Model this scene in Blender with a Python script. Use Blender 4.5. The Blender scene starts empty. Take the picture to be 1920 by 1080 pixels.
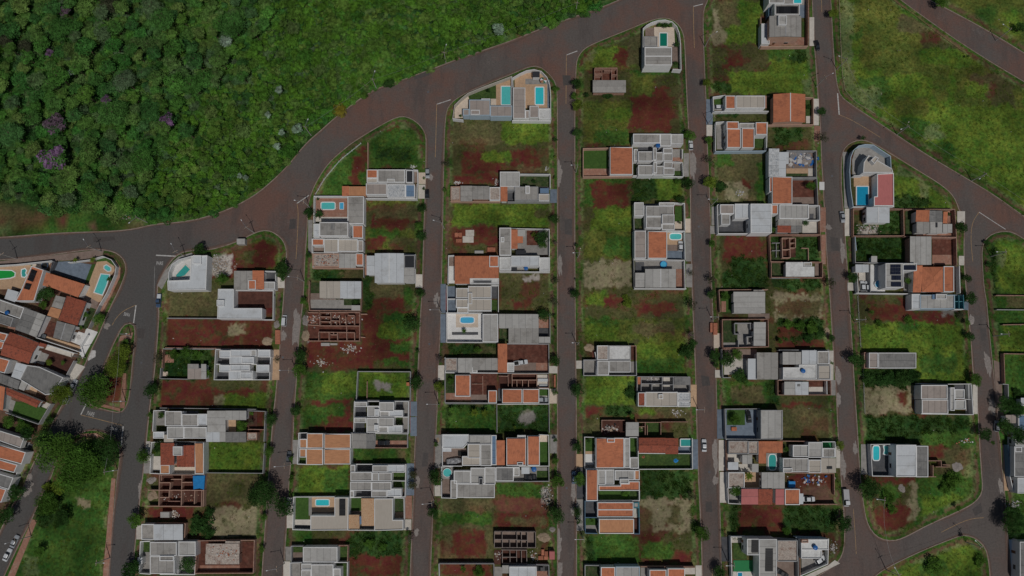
import bpy, bmesh, math, random
import numpy as np
from mathutils import Vector, Matrix
from mathutils.geometry import delaunay_2d_cdt
random.seed(7)
RNG = np.random.default_rng(11)
S = bpy.context.scene
C = S.collection

# ------------------------------------------------------------------ camera, sky, sun, exposure
F = 1280.0                      # focal length in pixels of a 1920 px wide frame (24 mm equivalent)
TILT = math.radians(9.7)
HCAM = 252.0
cam_data = bpy.data.cameras.new('camera')
cam_data.sensor_width = 36.0
cam_data.lens = 36.0 * F / 1920.0
cam_data.clip_end = 20000.0
cam = bpy.data.objects.new('camera', cam_data)
cam.location = (0, 0, HCAM)
cam.rotation_euler = (TILT, 0, 0)
C.objects.link(cam)
S.camera = cam

SUN_EL, SH_DX, SH_DY = math.radians(61), -0.36, 0.93      # shadows fall up and slightly left in the picture
W = bpy.data.worlds.new('World'); S.world = W; W.use_nodes = True
nt = W.node_tree
sky = nt.nodes.new('ShaderNodeTexSky'); sky.sky_type = 'NISHITA'; sky.sun_disc = False
sky.sun_elevation = SUN_EL
sky.sun_rotation = math.atan2(-SH_DX, -SH_DY)
nt.links.new(sky.outputs[0], nt.nodes['Background'].inputs[0])
nt.nodes['Background'].inputs[1].default_value = 0.05
sd = bpy.data.lights.new('sun', 'SUN'); sd.energy = 3.7; sd.angle = math.radians(0.6); sd.color = (1.0, 0.965, 0.92)
so = bpy.data.objects.new('sun', sd); C.objects.link(so)
k = math.hypot(SH_DX, SH_DY)
so.rotation_euler = Vector((SH_DX / k * math.cos(SUN_EL), SH_DY / k * math.cos(SUN_EL), -math.sin(SUN_EL))).to_track_quat('-Z', 'Y').to_euler()
so.location = (60, -120, 200)
S.view_settings.view_transform = 'Standard'
S.view_settings.look = 'None'
S.view_settings.exposure = -1.08
S.view_settings.gamma = 1.0

# ------------------------------------------------------------------ picture measure -> ground coordinates
CT, ST = math.cos(TILT), math.sin(TILT)
Z0 = 0.13                       # level of the lots above the carriageway
def at(u, v, z=0.0):
    a = (u - 960) / F; b = -(v - 540) / F
    dy = b * CT + ST; dz = b * ST - CT
    s = (z - HCAM) / dz
    return (a * s, dy * s, z)
def to_px(x, y, z):
    dz = z - HCAM
    yc = y * CT + dz * ST; zc = -y * ST + dz * CT
    return 960 + F * x / -zc, 540 - F * yc / -zc
class Tile:
    def __init__(s, c, r): s.c, s.r = c, r
    def px(s, x, y): return 480 * s.c + x / 4.0, 270 * s.r + y / 4.0
    def at(s, x, y, z=0.0): return at(*s.px(x, y), z)

# ------------------------------------------------------------------ materials
MATS = {}
def mat(name, col, var=0.12, scale=0.6, rough=0.85, detail=4.0, spot=None, spot_amt=0.0, spot_scale=0.25, streak=False, rnd=0.1, bump=0.0, spec=0.25, metallic=0.0):
    if name in MATS: return MATS[name]
    m = bpy.data.materials.new(name); m.use_nodes = True
    t = m.node_tree; n = t.nodes; l = t.links
    b = n['Principled BSDF']; b.inputs['Roughness'].default_value = rough
    b.inputs['Specular IOR Level'].default_value = spec; b.inputs['Metallic'].default_value = metallic
    if streak:
        tc = n.new('ShaderNodeUVMap'); mp = n.new('ShaderNodeMapping'); l.new(tc.outputs[0], mp.inputs[0])
        mp.inputs['Scale'].default_value = (1.0, 0.22, 1.0)
    else:
        tc = n.new('ShaderNodeNewGeometry'); mp = n.new('ShaderNodeMapping'); l.new(tc.outputs['Position'], mp.inputs[0])
    nz = n.new('ShaderNodeTexNoise'); nz.inputs['Scale'].default_value = scale; nz.inputs['Detail'].default_value = detail; nz.inputs['Roughness'].default_value = 0.65
    l.new(mp.outputs[0], nz.inputs['Vector'])
    mr = n.new('ShaderNodeMapRange'); mr.inputs[1].default_value = 0.25; mr.inputs[2].default_value = 0.75
    mr.inputs[3].default_value = 1 - var; mr.inputs[4].default_value = 1 + var
    l.new(nz.outputs['Fac'], mr.inputs[0])
    oi = n.new('ShaderNodeObjectInfo')
    mo = n.new('ShaderNodeMapRange'); mo.inputs[3].default_value = 1 - rnd; mo.inputs[4].default_value = 1 + rnd
    l.new(oi.outputs['Random'], mo.inputs[0])
    mm = n.new('ShaderNodeMath'); mm.operation = 'MULTIPLY'; l.new(mr.outputs[0], mm.inputs[0]); l.new(mo.outputs[0], mm.inputs[1])
    rgb = n.new('ShaderNodeRGB'); rgb.outputs[0].default_value = (*col, 1)
    src = rgb.outputs[0]
    if spot:
        n2 = n.new('ShaderNodeTexNoise'); n2.inputs['Scale'].default_value = spot_scale; n2.inputs['Detail'].default_value = 6.0; n2.inputs['Roughness'].default_value = 0.7
        g2 = n.new('ShaderNodeNewGeometry'); l.new(g2.outputs['Position'], n2.inputs['Vector'])
        m2 = n.new('ShaderNodeMapRange'); m2.inputs[1].default_value = 0.5; m2.inputs[2].default_value = 0.68; m2.inputs[3].default_value = 0; m2.inputs[4].default_value = spot_amt
        l.new(n2.outputs['Fac'], m2.inputs[0])
        mx = n.new('ShaderNodeMix'); mx.data_type = 'RGBA'; l.new(m2.outputs[0], mx.inputs[0]); l.new(src, mx.inputs[6]); mx.inputs[7].default_value = (*spot, 1)
        src = mx.outputs[2]
    vm = n.new('ShaderNodeVectorMath'); vm.operation = 'SCALE'; l.new(src, vm.inputs[0]); l.new(mm.outputs[0], vm.inputs['Scale'])
    l.new(vm.outputs[0], b.inputs['Base Color'])
    if bump:
        bp = n.new('ShaderNodeBump'); bp.inputs['Strength'].default_value = bump; bp.inputs['Distance'].default_value = 0.08
        l.new(nz.outputs['Fac'], bp.inputs['Height']); l.new(bp.outputs[0], b.inputs['Normal'])
    MATS[name] = m
    return m

# roofs
mat('roof_fc', (.335, .32, .295), .13, 2.2, spot=(.18, .165, .145), spot_amt=.75, spot_scale=.28, streak=True, rnd=.09)
mat('roof_fcl', (.42, .41, .385), .10, 2.2, spot=(.27, .255, .23), spot_amt=.65, spot_scale=.25, streak=True, rnd=.07)
mat('roof_fcd', (.22, .215, .205), .22, 2.0, spot=(.10, .10, .10), spot_amt=.6, spot_scale=.4, streak=True, rnd=.14)
mat('roof_taupe', (.36, .31, .275), .10, 2.0, spot=(.24, .2, .18), spot_amt=.5, spot_scale=.3, streak=True, rnd=.06)
mat('roof_white', (.56, .585, .60), .06, 2.0, rough=.55, spot=(.40, .40, .39), spot_amt=.6, spot_scale=.3, streak=True, rnd=.04)
mat('roof_beige', (.46, .415, .355), .07, 2.0, spot=(.4, .36, .3), spot_amt=.4, streak=True, rnd=.05)
mat('roof_orange', (.50, .18, .092), .22, 2.5, spot=(.27, .10, .06), spot_amt=.7, spot_scale=.45, streak=True, rnd=.07)
mat('roof_peach', (.50, .245, .125), .2, 2.5, spot=(.36, .16, .09), spot_amt=.4, spot_scale=.4, streak=True, rnd=.05)
mat('roof_mottled', (.50, .33, .20), .30, 4.0, spot=(.42, .2, .1), spot_amt=.8, spot_scale=1.6, streak=False, rnd=.05)
mat('roof_red', (.30, .085, .05), .40, 3.2, spot=(.10, .045, .035), spot_amt=.75, spot_scale=1.0, streak=False, rnd=.10)
mat('roof_pink', (.50, .17, .16), .08, 2.0, spot=(.38, .13, .12), spot_amt=.5, streak=True, rnd=.05)
mat('roof_blue', (.14, .22, .33), .1, 2.0, streak=True)
mat('roof_black', (.035, .037, .042), .2, 2.0, streak=True)
mat('roof_wash', (.5, .51, .51), .45, 3.5, spot=(.2, .24, .28), spot_amt=.8, spot_scale=.9, streak=True)
mat('slab', (.34, .32, .29), .22, 1.2, spot=(.17, .16, .15), spot_amt=.6, spot_scale=.35)
mat('slab_white', (.62, .62, .6), .15, 1.2, spot=(.36, .35, .33), spot_amt=.6, spot_scale=.35)
mat('slab_rubble', (.42, .36, .31), .4, 2.2, spot=(.2, .09, .06), spot_amt=.7, spot_scale=.7)
# walls
mat('wall_w', (.72, .72, .71), .07, .7, spot=(.5, .47, .43), spot_amt=.35, spot_scale=.5)
mat('wall_g', (.36, .36, .36), .12, .7, spot=(.24, .22, .2), spot_amt=.5, spot_scale=.5)
mat('wall_n', (.26, .215, .19), .3, 1.4, spot=(.36, .32, .29), spot_amt=.5, spot_scale=.8)
mat('wall_d', (.12, .12, .13), .12, .7)
mat('wall_b', (.38, .22, .165), .35, 1.6, spot=(.40, .33, .28), spot_amt=.5, spot_scale=.8)
mat('wall_t', (.50, .32, .24), .12, .8, spot=(.36, .22, .16), spot_amt=.4)
mat('wall_c', (.56, .52, .45), .1, .8, spot=(.4, .36, .3), spot_amt=.4)
mat('wall_bl', (.42, .52, .60), .08, .7)
mat('wall_db', (.11, .19, .27), .1, .7)
mat('wall_tl', (.08, .24, .28), .1, .7)
# yards
mat('y_conc', (.30, .285, .265), .2, .8, spot=(.17, .155, .14), spot_amt=.5, spot_scale=.3)
mat('y_light', (.58, .54, .48), .13, .8, spot=(.4, .36, .31), spot_amt=.5, spot_scale=.3)
mat('y_white', (.68, .67, .65), .1, .8, spot=(.5, .47, .43), spot_amt=.4)
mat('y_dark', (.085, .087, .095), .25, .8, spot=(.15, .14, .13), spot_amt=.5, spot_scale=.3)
mat('y_blue', (.17, .21, .26), .2, .8, spot=(.10, .12, .15), spot_amt=.5, spot_scale=.3)
mat('y_tan', (.52, .35, .22), .16, 1.5, spot=(.38, .25, .16), spot_amt=.5, spot_scale=.5)
mat('y_cream', (.62, .52, .42), .12, 1.5, spot=(.48, .38, .3), spot_amt=.5, spot_scale=.5)
mat('y_brick', (.33, .17, .12), .25, 1.5, spot=(.4, .3, .24), spot_amt=.6, spot_scale=.5)
mat('y_brown', (.24, .18, .15), .2, 1.0, spot=(.16, .1, .08), spot_amt=.5, spot_scale=.4)
mat('y_soil', (.12, .043, .029), .5, .8, spot=(.19, .10, .07), spot_amt=.6, spot_scale=.45, bump=.3)
mat('y_soild', (.085, .035, .025), .35, .8, spot=(.13, .055, .04), spot_amt=.6, spot_scale=.3, bump=.3)
mat('y_grass', (.042, .08, .018), .5, 1.6, spot=(.07, .10, .022), spot_amt=.7, spot_scale=.4, bump=.6)
mat('y_lawn', (.045, .10, .018), .3, 1.6, spot=(.065, .12, .025), spot_amt=.6, spot_scale=.4, bump=.4)
mat('y_weed', (.035, .06, .018), .6, 1.6, spot=(.11, .085, .05), spot_amt=.7, spot_scale=.5, bump=.6)
mat('y_synth', (.03, .21, .075), .06, 1.0)
mat('y_red', (.42, .08, .08), .1, 1.0)
# other
mat('concrete', (.42, .40, .37), .15, 1.5)
mat('kerb', (.27, .21, .18), .35, .8, spot=(.2, .10, .07), spot_amt=.7, spot_scale=.15)
mat('metal', (.3, .3, .31), .1, 2.0, rough=.5, metallic=.6)
mat('lamp_white', (.75, .77, .78), .05, 2.0)
mat('bark', (.12, .085, .06), .3, 4.0)
mat('rubber', (.02, .02, .02), .1, 2.0)
mat('glass_dark', (.025, .03, .035), .1, 2.0, rough=.12, spec=.6, rnd=0)
mat('door_wood', (.16, .08, .045), .2, 2.0)
mat('solar', (.018, .022, .04), .2, 1.0, rough=.25, spec=.5, rnd=.15)
mat('solar_black', (.016, .016, .018), .2, 1.0, rough=.5, rnd=.3)
mat('paint_white', (.50, .49, .47), .3, 1.5, spot=(.2, .18, .17), spot_amt=.8, spot_scale=1.0)
mat('paint_yellow', (.40, .26, .13), .3, 1.5, spot=(.14, .11, .1), spot_amt=.9, spot_scale=1.0)
mat('sand', (.34, .26, .18), .2, .9, spot=(.24, .17, .12), spot_amt=.6, bump=.4)
mat('sand_grey', (.27, .24, .22), .3, 1.5, spot=(.3, .26, .23), spot_amt=.6, bump=.4)
mat('rubble_w', (.50, .48, .46), .3, 1.5)
mat('clay', (.42, .16, .095), .3, 1.5, rnd=.25)
mat('timber', (.36, .27, .2), .3, 1.5, rnd=.25)
mat('tarp_blue', (.02, .23, .55), .15, 1.2, rough=.5)
mat('tank_blue', (.02, .12, .36), .1, 1.2, rough=.4)
mat('plastic_green', (.02, .16, .10), .1, 1.2, rough=.5)
mat('rim_white', (.72, .74, .74), .05, 1.0)
def water(name, col):
    m = bpy.data.materials.new(name); m.use_nodes = True; n = m.node_tree.nodes; l = m.node_tree.links; b = n['Principled BSDF']
    b.inputs['Roughness'].default_value = .08; b.inputs['IOR'].default_value = 1.33
    nz = n.new('ShaderNodeTexNoise'); nz.inputs['Scale'].default_value = 1.2; nz.inputs['Detail'].default_value = 3
    g = n.new('ShaderNodeNewGeometry'); l.new(g.outputs['Position'], nz.inputs['Vector'])
    cr = n.new('ShaderNodeMix'); cr.data_type = 'RGBA'; l.new(nz.outputs['Fac'], cr.inputs[0])
    cr.inputs[6].default_value = (*[c * .86 for c in col], 1); cr.inputs[7].default_value = (*[c * 1.12 for c in col], 1)
    l.new(cr.outputs[2], b.inputs['Base Color'])
    bp = n.new('ShaderNodeBump'); bp.inputs['Strength'].default_value = .15; bp.inputs['Distance'].default_value = .05
    l.new(nz.outputs['Fac'], bp.inputs['Height']); l.new(bp.outputs[0], b.inputs['Normal'])
    MATS[name] = m
water('w_cyan', (.045, .56, .62)); water('w_turq', (.10, .52, .50)); water('w_green', (.01, .19, .13)); water('w_blue', (.015, .28, .46))
water('w_bgreen', (.02, .33, .06)); water('w_teal', (.05, .36, .33)); water('w_sky', (.08, .42, .66))

def leaf(name, cols, trans=.35):
    m = bpy.data.materials.new(name); m.use_nodes = True; t = m.node_tree; n = t.nodes; l = t.links
    n.remove(n['Principled BSDF']); out = n['Material Output']
    oi = n.new('ShaderNodeObjectInfo'); cr = n.new('ShaderNodeValToRGB')
    el = cr.color_ramp.elements
    while len(el) < len(cols): el.new(.5)
    for i, c in enumerate(cols): el[i].position = i / max(1, len(cols) - 1); el[i].color = (*c, 1)
    l.new(oi.outputs['Random'], cr.inputs[0])
    nz = n.new('ShaderNodeTexNoise'); nz.inputs['Scale'].default_value = .8; nz.inputs['Detail'].default_value = 4
    g = n.new('ShaderNodeNewGeometry'); l.new(g.outputs['Position'], nz.inputs['Vector'])
    mr = n.new('ShaderNodeMapRange'); mr.inputs[1].default_value = .3; mr.inputs[2].default_value = .7; mr.inputs[3].default_value = .5; mr.inputs[4].default_value = 1.6
    l.new(nz.outputs['Fac'], mr.inputs[0])
    nb = n.new('ShaderNodeTexNoise'); nb.inputs['Scale'].default_value = .13; nb.inputs['Detail'].default_value = 3; l.new(g.outputs['Position'], nb.inputs['Vector'])
    mb = n.new('ShaderNodeMapRange'); mb.inputs[1].default_value = .32; mb.inputs[2].default_value = .68; mb.inputs[3].default_value = .74; mb.inputs[4].default_value = 1.3; l.new(nb.outputs['Fac'], mb.inputs[0])
    mp = n.new('ShaderNodeMath'); mp.operation = 'MULTIPLY'; l.new(mr.outputs[0], mp.inputs[0]); l.new(mb.outputs[0], mp.inputs[1])
    v = n.new('ShaderNodeVectorMath'); v.operation = 'SCALE'; l.new(cr.outputs[0], v.inputs[0]); l.new(mp.outputs[0], v.inputs['Scale'])
    d = n.new('ShaderNodeBsdfDiffuse'); tr = n.new('ShaderNodeBsdfTranslucent'); mx = n.new('ShaderNodeMixShader'); mx.inputs[0].default_value = trans
    l.new(v.outputs[0], d.inputs[0]); l.new(v.outputs[0], tr.inputs[0]); l.new(d.outputs[0], mx.inputs[1]); l.new(tr.outputs[0], mx.inputs[2]); l.new(mx.outputs[0], out.inputs[0])
    MATS[name] = m
leaf('leaf_dark', [(.034, .085, .022), (.045, .10, .025)])
leaf('leaf_mid', [(.07, .155, .026), (.09, .18, .03)])
leaf('leaf_yel', [(.13, .19, .026), (.15, .21, .03)])
leaf('leaf_thin', [(.07, .08, .045), (.085, .09, .05)])
leaf('leaf_purple', [(.21, .12, .22), (.25, .15, .26)])
leaf('leaf_purple_dull', [(.17, .12, .15), (.2, .13, .18)])
leaf('leaf_silver', [(.30, .42, .30), (.36, .46, .36)])
leaf('leaf_gold', [(.22, .19, .03), (.25, .21, .03)])
leaf('leaf_bare', [(.13, .10, .10), (.16, .12, .12)])
leaf('leaf_olive', [(.10, .11, .05), (.12, .13, .06)])
leaf('leaf_forest', [(r_ * 1.14, g_ * 1.36, b_ * 1.55) for r_, g_, b_ in [(.05, .115, .028), (.085, .18, .03), (.17, .21, .05), (.06, .15, .03), (.12, .20, .03), (.11, .14, .065), (.06, .17, .03), (.15, .19, .045), (.045, .11, .03), (.10, .21, .03)]])
leaf('leaf_thicket', [(r_ * 1.0, g_ * 1.16, b_ * 1.25) for r_, g_, b_ in [(.09, .185, .024), (.13, .235, .028), (.10, .20, .026), (.17, .23, .045), (.075, .175, .026), (.125, .235, .026), (.15, .20, .06)]])
leaf('leaf_weed', [(.045, .10, .02), (.065, .135, .024), (.08, .135, .026)])
leaf('leaf_grass', [(.11, .165, .026), (.14, .185, .03), (.09, .145, .026)])
leaf('leaf_dry', [(.20, .17, .09), (.15, .12, .06), (.12, .12, .045)])

# ------------------------------------------------------------------ object helpers
def link(name, me, parent=None, m=None, loc=None):
    o = bpy.data.objects.new(name, me); C.objects.link(o)
    if m is not None and me is not None and hasattr(me, 'materials') and len(me.materials) == 0:
        me.materials.append(MATS[m] if isinstance(m, str) else m)
    if parent is not None: o.parent = parent
    if loc is not None: o.location = loc
    return o
def mesh(name, vs, fs, uv=None):
    me = bpy.data.meshes.new(name); me.from_pydata([tuple(v) for v in vs], [], fs)
    if uv is not None:
        ul = me.uv_layers.new(name='UVMap')
        for lp in me.loops: ul.data[lp.index].uv = uv[lp.vertex_index]
    return me
def tag(o, label=None, cat=None, group=None, kind=None):
    if label: o['label'] = label
    if cat: o['category'] = cat
    if group: o['group'] = group
    if kind: o['kind'] = kind
    return o
def empty(name, loc, rz=0.0):
    o = bpy.data.objects.new(name, None); o.empty_display_size = .5; o.location = loc; o.rotation_euler = (0, 0, rz); C.objects.link(o); return o
_j = [0]
def jit():
    _j[0] = (_j[0] + 1) % 23; return .0023 * _j[0]
def area2(p): return sum(p[i][0] * p[(i + 1) % len(p)][1] - p[(i + 1) % len(p)][0] * p[i][1] for i in range(len(p)))
def inset(p, d):
    sgn = 1 if area2(p) > 0 else -1; n = len(p); out = []
    for i in range(n):
        a, b, c = Vector(p[i - 1][:2]), Vector(p[i][:2]), Vector(p[(i + 1) % n][:2])
        e1 = (b - a).normalized(); e2 = (c - b).normalized()
        n1 = Vector((-e1.y, e1.x)) * sgn; n2 = Vector((-e2.y, e2.x)) * sgn
        k = 1 + n1.dot(n2); k = max(k, .35)
        m = (n1 + n2) / k
        out.append((b.x + m.x * d, b.y + m.y * d))
    return out
def ccw(p): return p if area2(p) > 0 else p[::-1]
def prism(p, z0, z1, off):
    p = ccw(p); n = len(p)
    vs = [(x - off[0], y - off[1], z0 - off[2]) for x, y in p] + [(x - off[0], y - off[1], z1 - off[2]) for x, y in p]
    return vs, [(i, (i + 1) % n, n + (i + 1) % n, n + i) for i in range(n)] + [tuple(range(n, 2 * n))]
def ring(p, t, z0, z1, zi, off):
    """a wall ring: outer skin from z0 to z1, a top t wide, inner skin down to zi"""
    p = ccw(p); q = inset(p, t); n = len(p); O = off
    vs = [(x - O[0], y - O[1], z0 - O[2]) for x, y in p] + [(x - O[0], y - O[1], z1 - O[2]) for x, y in p] + [(x - O[0], y - O[1], z1 - O[2]) for x, y in q] + [(x - O[0], y - O[1], zi - O[2]) for x, y in q]
    fs = []
    for i in range(n):
        j = (i + 1) % n
        for a in range(3): fs.append((a * n + i, a * n + j, (a + 1) * n + j, (a + 1) * n + i))
    return vs, fs
def polywall(pts, t, z0, z1, off, closed=False):
    n = len(pts); L = []; R = []
    for i in range(n):
        b = Vector(pts[i]); a = Vector(pts[i - 1]) if (i > 0 or closed) else None; c = Vector(pts[(i + 1) % n]) if (i < n - 1 or closed) else None
        e1 = (b - a).normalized() if a is not None else (c - b).normalized(); e2 = (c - b).normalized() if c is not None else e1
        n1 = Vector((-e1.y, e1.x)); n2 = Vector((-e2.y, e2.x)); m = (n1 + n2) / max(1 + n1.dot(n2), .4)
        L.append(b + m * t / 2); R.append(b - m * t / 2)
    O = off; vs = []
    for P_, z in ((L, z0), (L, z1), (R, z1), (R, z0)): vs += [(p.x - O[0], p.y - O[1], z - O[2]) for p in P_]
    fs = []
    for i in range(n if closed else n - 1):
        j = (i + 1) % n
        for a in range(3): fs.append((a * n + i, (a + 1) * n + i, (a + 1) * n + j, a * n + j))
    if not closed: fs += [(0, n, 2 * n, 3 * n), (n - 1, 4 * n - 1, 3 * n - 1, 2 * n - 1)]
    return vs, fs

# ------------------------------------------------------------------ numpy noise
def vnoise(x, y, seed=0):
    xi = np.floor(x).astype(np.int64); yi = np.floor(y).astype(np.int64); xf = x - xi; yf = y - yi
    def h(a, b):
        n = (a * 374761393 + b * 668265263 + seed * 974711) & 0x7fffffff
        n = ((n ^ (n >> 13)) * 1274126177) & 0x7fffffff
        return ((n ^ (n >> 16)) & 0xffff) / 65535.0
    u = xf * xf * (3 - 2 * xf); v = yf * yf * (3 - 2 * yf)
    return (h(xi, yi) * (1 - u) + h(xi + 1, yi) * u) * (1 - v) + (h(xi, yi + 1) * (1 - u) + h(xi + 1, yi + 1) * u) * v
def fbm(x, y, seed=0, oct=4):
    s = 0; a = .5
    for i in range(oct): s = s + a * vnoise(x * 2 ** i, y * 2 ** i, seed + i); a *= .5
    return s / (1 - .5 ** oct)
def smooth_loop(pts, step=2.5, it=2, closed=True):
    p = np.array(pts, float)
    for _ in range(it):                                   # Chaikin corner cutting
        q = np.roll(p, -1, 0) if closed else p[1:]
        a = p if closed else p[:-1]
        r = np.empty((len(a) * 2, 2)); r[0::2] = a * .75 + q * .25; r[1::2] = a * .25 + q * .75
        p = r if closed else np.vstack([p[:1], r, p[-1:]])
    return p
def resample(p, step, closed=True):
    q = np.vstack([p, p[:1]]) if closed else p
    d = np.r_[0, np.cumsum(np.hypot(*np.diff(q, axis=0).T))]
    n = max(4, int(d[-1] / step)); t = np.linspace(0, d[-1], n + 1)
    if closed: t = t[:-1]
    return np.c_[np.interp(t, d, q[:, 0]), np.interp(t, d, q[:, 1])]
def inside(px, py, poly):
    c = np.zeros(len(px), bool); n = len(poly); j = n - 1
    for i in range(n):
        xi, yi = poly[i]; xj, yj = poly[j]
        cond = ((yi > py) != (yj > py)) & (px < (xj - xi) * (py - yi) / (yj - yi + 1e-12) + xi)
        c ^= cond; j = i
    return c
def dist_poly(px, py, poly):
    d = np.full(len(px), 1e9); n = len(poly)
    for i in range(n):
        ax, ay = poly[i]; bx, by = poly[(i + 1) % n]; ex, ey = bx - ax, by - ay
        t = np.clip(((px - ax) * ex + (py - ay) * ey) / (ex * ex + ey * ey + 1e-9), 0, 1)
        d = np.minimum(d, np.hypot(px - ax - t * ex, py - ay - t * ey))
    return d

# ------------------------------------------------------------------ the setting: carriageway, blocks, kerbs
BLOCKS = {
 'forest': [(-420,450),(-100,449),(0,446),(50,442),(120,437),(200,435),(250,431),(287,421),(345,417),(390,407),(437,390),(480,366),(512,339),(542,310),(573,270),(600,247),(630,220),(675,186),(705,167),(750,152),(805,132),(870,107),(960,77),(1020,52),(1080,31),(1135,12),(1180,-8),(1300,-56),(1420,-110),(1500,-240),(-420,-240)],
 'west': [(-420,492),(-100,490),(0,487),(62,482),(110,475),(175,466),(207,469),(225,477),(236,492),(237,510),(226,540),(207,577),(185,630),(172,655),(160,685),(143,715),(125,747),(110,772),(92,810),(75,846),(57,882),(42,920),(22,950),(8,982),(-15,1030),(-60,1120),(-110,1250),(-420,1250)],
 'island': [(230,610),(240,605),(250,606),(255,617),(250,670),(244,740),(239,760),(230,773),(220,775),(180,765),(162,757),(178,725),(192,695),(207,655),(222,625)],
 'park': [(152,810),(170,805),(190,807),(213,818),(225,837),(226,860),(220,897),(212,985),(205,1080),(200,1250),(-40,1250),(-20,1140),(5,1084),(37,1015),(60,972),(77,930),(97,892),(105,860),(125,825)],
 'garden_row': [(445,453),(480,434),(502,430),(522,440),(535,455),(539,477),(534,510),(534,540),(530,590),(525,660),(519,730),(512,790),(507,860),(500,960),(492,1075),(484,1250),(238,1250),(247,1080),(250,1047),(255,997),(262,930),(271,860),(275,810),(282,747),(290,690),(295,627),(298,577),(293,545),(298,525),(312,500),(327,480),(350,469),(392,469)],
 'crescent': [(575,390),(585,355),(600,327),(620,300),(650,275),(660,267),(695,245),(730,225),(750,217),(767,219),(787,232),(799,250),(800,270),(798,370),(795,440),(793,540),(790,577),(786,665),(782,745),(780,810),(777,885),(774,985),(770,1072),(764,1250),(518,1250),(531,1060),(536,997),(541,897),(549,825),(550,777),(555,715),(557,660),(565,585),(569,540),(570,495),(574,445),(576,410)],
 'middle': [(905,160),(960,138),(997,122),(1017,126),(1037,145),(1045,162),(1046,200),(1046,270),(1046,400),(1046,540),(1046,810),(1046,1080),(1047,1250),(800,1250),(807,1047),(812,935),(816,820),(819,765),(821,690),(825,615),(827,520),(829,445),(830,370),(832,270),(834,225),(837,205),(847,190),(870,175)],
 'east': [(1110,82),(1175,56),(1225,35),(1252,32),(1270,42),(1282,60),(1285,85),(1287,150),(1292,240),(1295,345),(1297,495),(1300,585),(1305,690),(1307,790),(1310,885),(1315,985),(1318,1080),(1322,1250),(1081,1250),(1080,1080),(1080,810),(1079,700),(1077,540),(1077,270),(1077,200),(1079,125),(1082,108),(1092,93)],
 'terrace': [(1327,0),(1319,15),(1317,40),(1320,125),(1324,212),(1325,270),(1330,370),(1332,495),(1335,577),(1341,690),(1344,790),(1346,860),(1349,960),(1351,1035),(1352,1080),(1356,1250),(1440,1250),(1475,1120),(1535,1080),(1557,1067),(1575,1052),(1584,1030),(1585,985),(1580,922),(1575,860),(1572,810),(1569,740),(1562,640),(1557,552),(1552,495),(1546,382),(1541,295),(1540,250),(1535,190),(1532,140),(1526,62),(1524,0),(1519,-110),(1516,-240),(1400,-240),(1360,-110)],
 'wedge': [(1590,269),(1610,261),(1630,264),(1665,284),(1715,315),(1760,342),(1785,362),(1795,380),(1799,395),(1810,412),(1808,457),(1809,500),(1812,540),(1815,577),(1822,640),(1825,702),(1834,752),(1837,825),(1841,885),(1844,920),(1835,937),(1815,952),(1740,985),(1695,1010),(1672,1016),(1645,1010),(1625,985),(1617,940),(1611,885),(1607,810),(1602,740),(1595,615),(1590,540),(1584,445),(1580,390),(1576,345),(1577,285)],
 'meadow': [(1557,0),(1562,100),(1567,150),(1572,175),(1585,190),(1640,226),(1705,270),(1752,300),(1815,337),(1865,367),(1920,407),(2060,500),(2300,660),(2300,385),(2060,236),(1920,152),(1865,120),(1790,72),(1727,27),(1690,0),(1600,-70),(1550,-110)],
 'hill': [(1740,0),(1772,15),(1850,57),(1920,100),(2060,186),(2300,335),(2300,-240),(1560,-240),(1560,-160),(1650,-60)],
 'corner': [(1840,470),(1845,450),(1860,437),(1885,432),(1902,436),(1920,447),(2060,540),(2300,700),(2300,1250),(1925,1250),(1897,1080),(1892,1047),(1887,985),(1884,935),(1877,872),(1874,822),(1870,810),(1867,752),(1862,702),(1857,652),(1852,602),(1849,565),(1844,540),(1841,495)],
 'south': [(1645,1075),(1665,1062),(1727,1032),(1790,1007),(1807,1002),(1825,1006),(1840,1017),(1850,1030),(1855,1055),(1857,1080),(1870,1250),(1600,1250),(1625,1095)],
}
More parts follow.
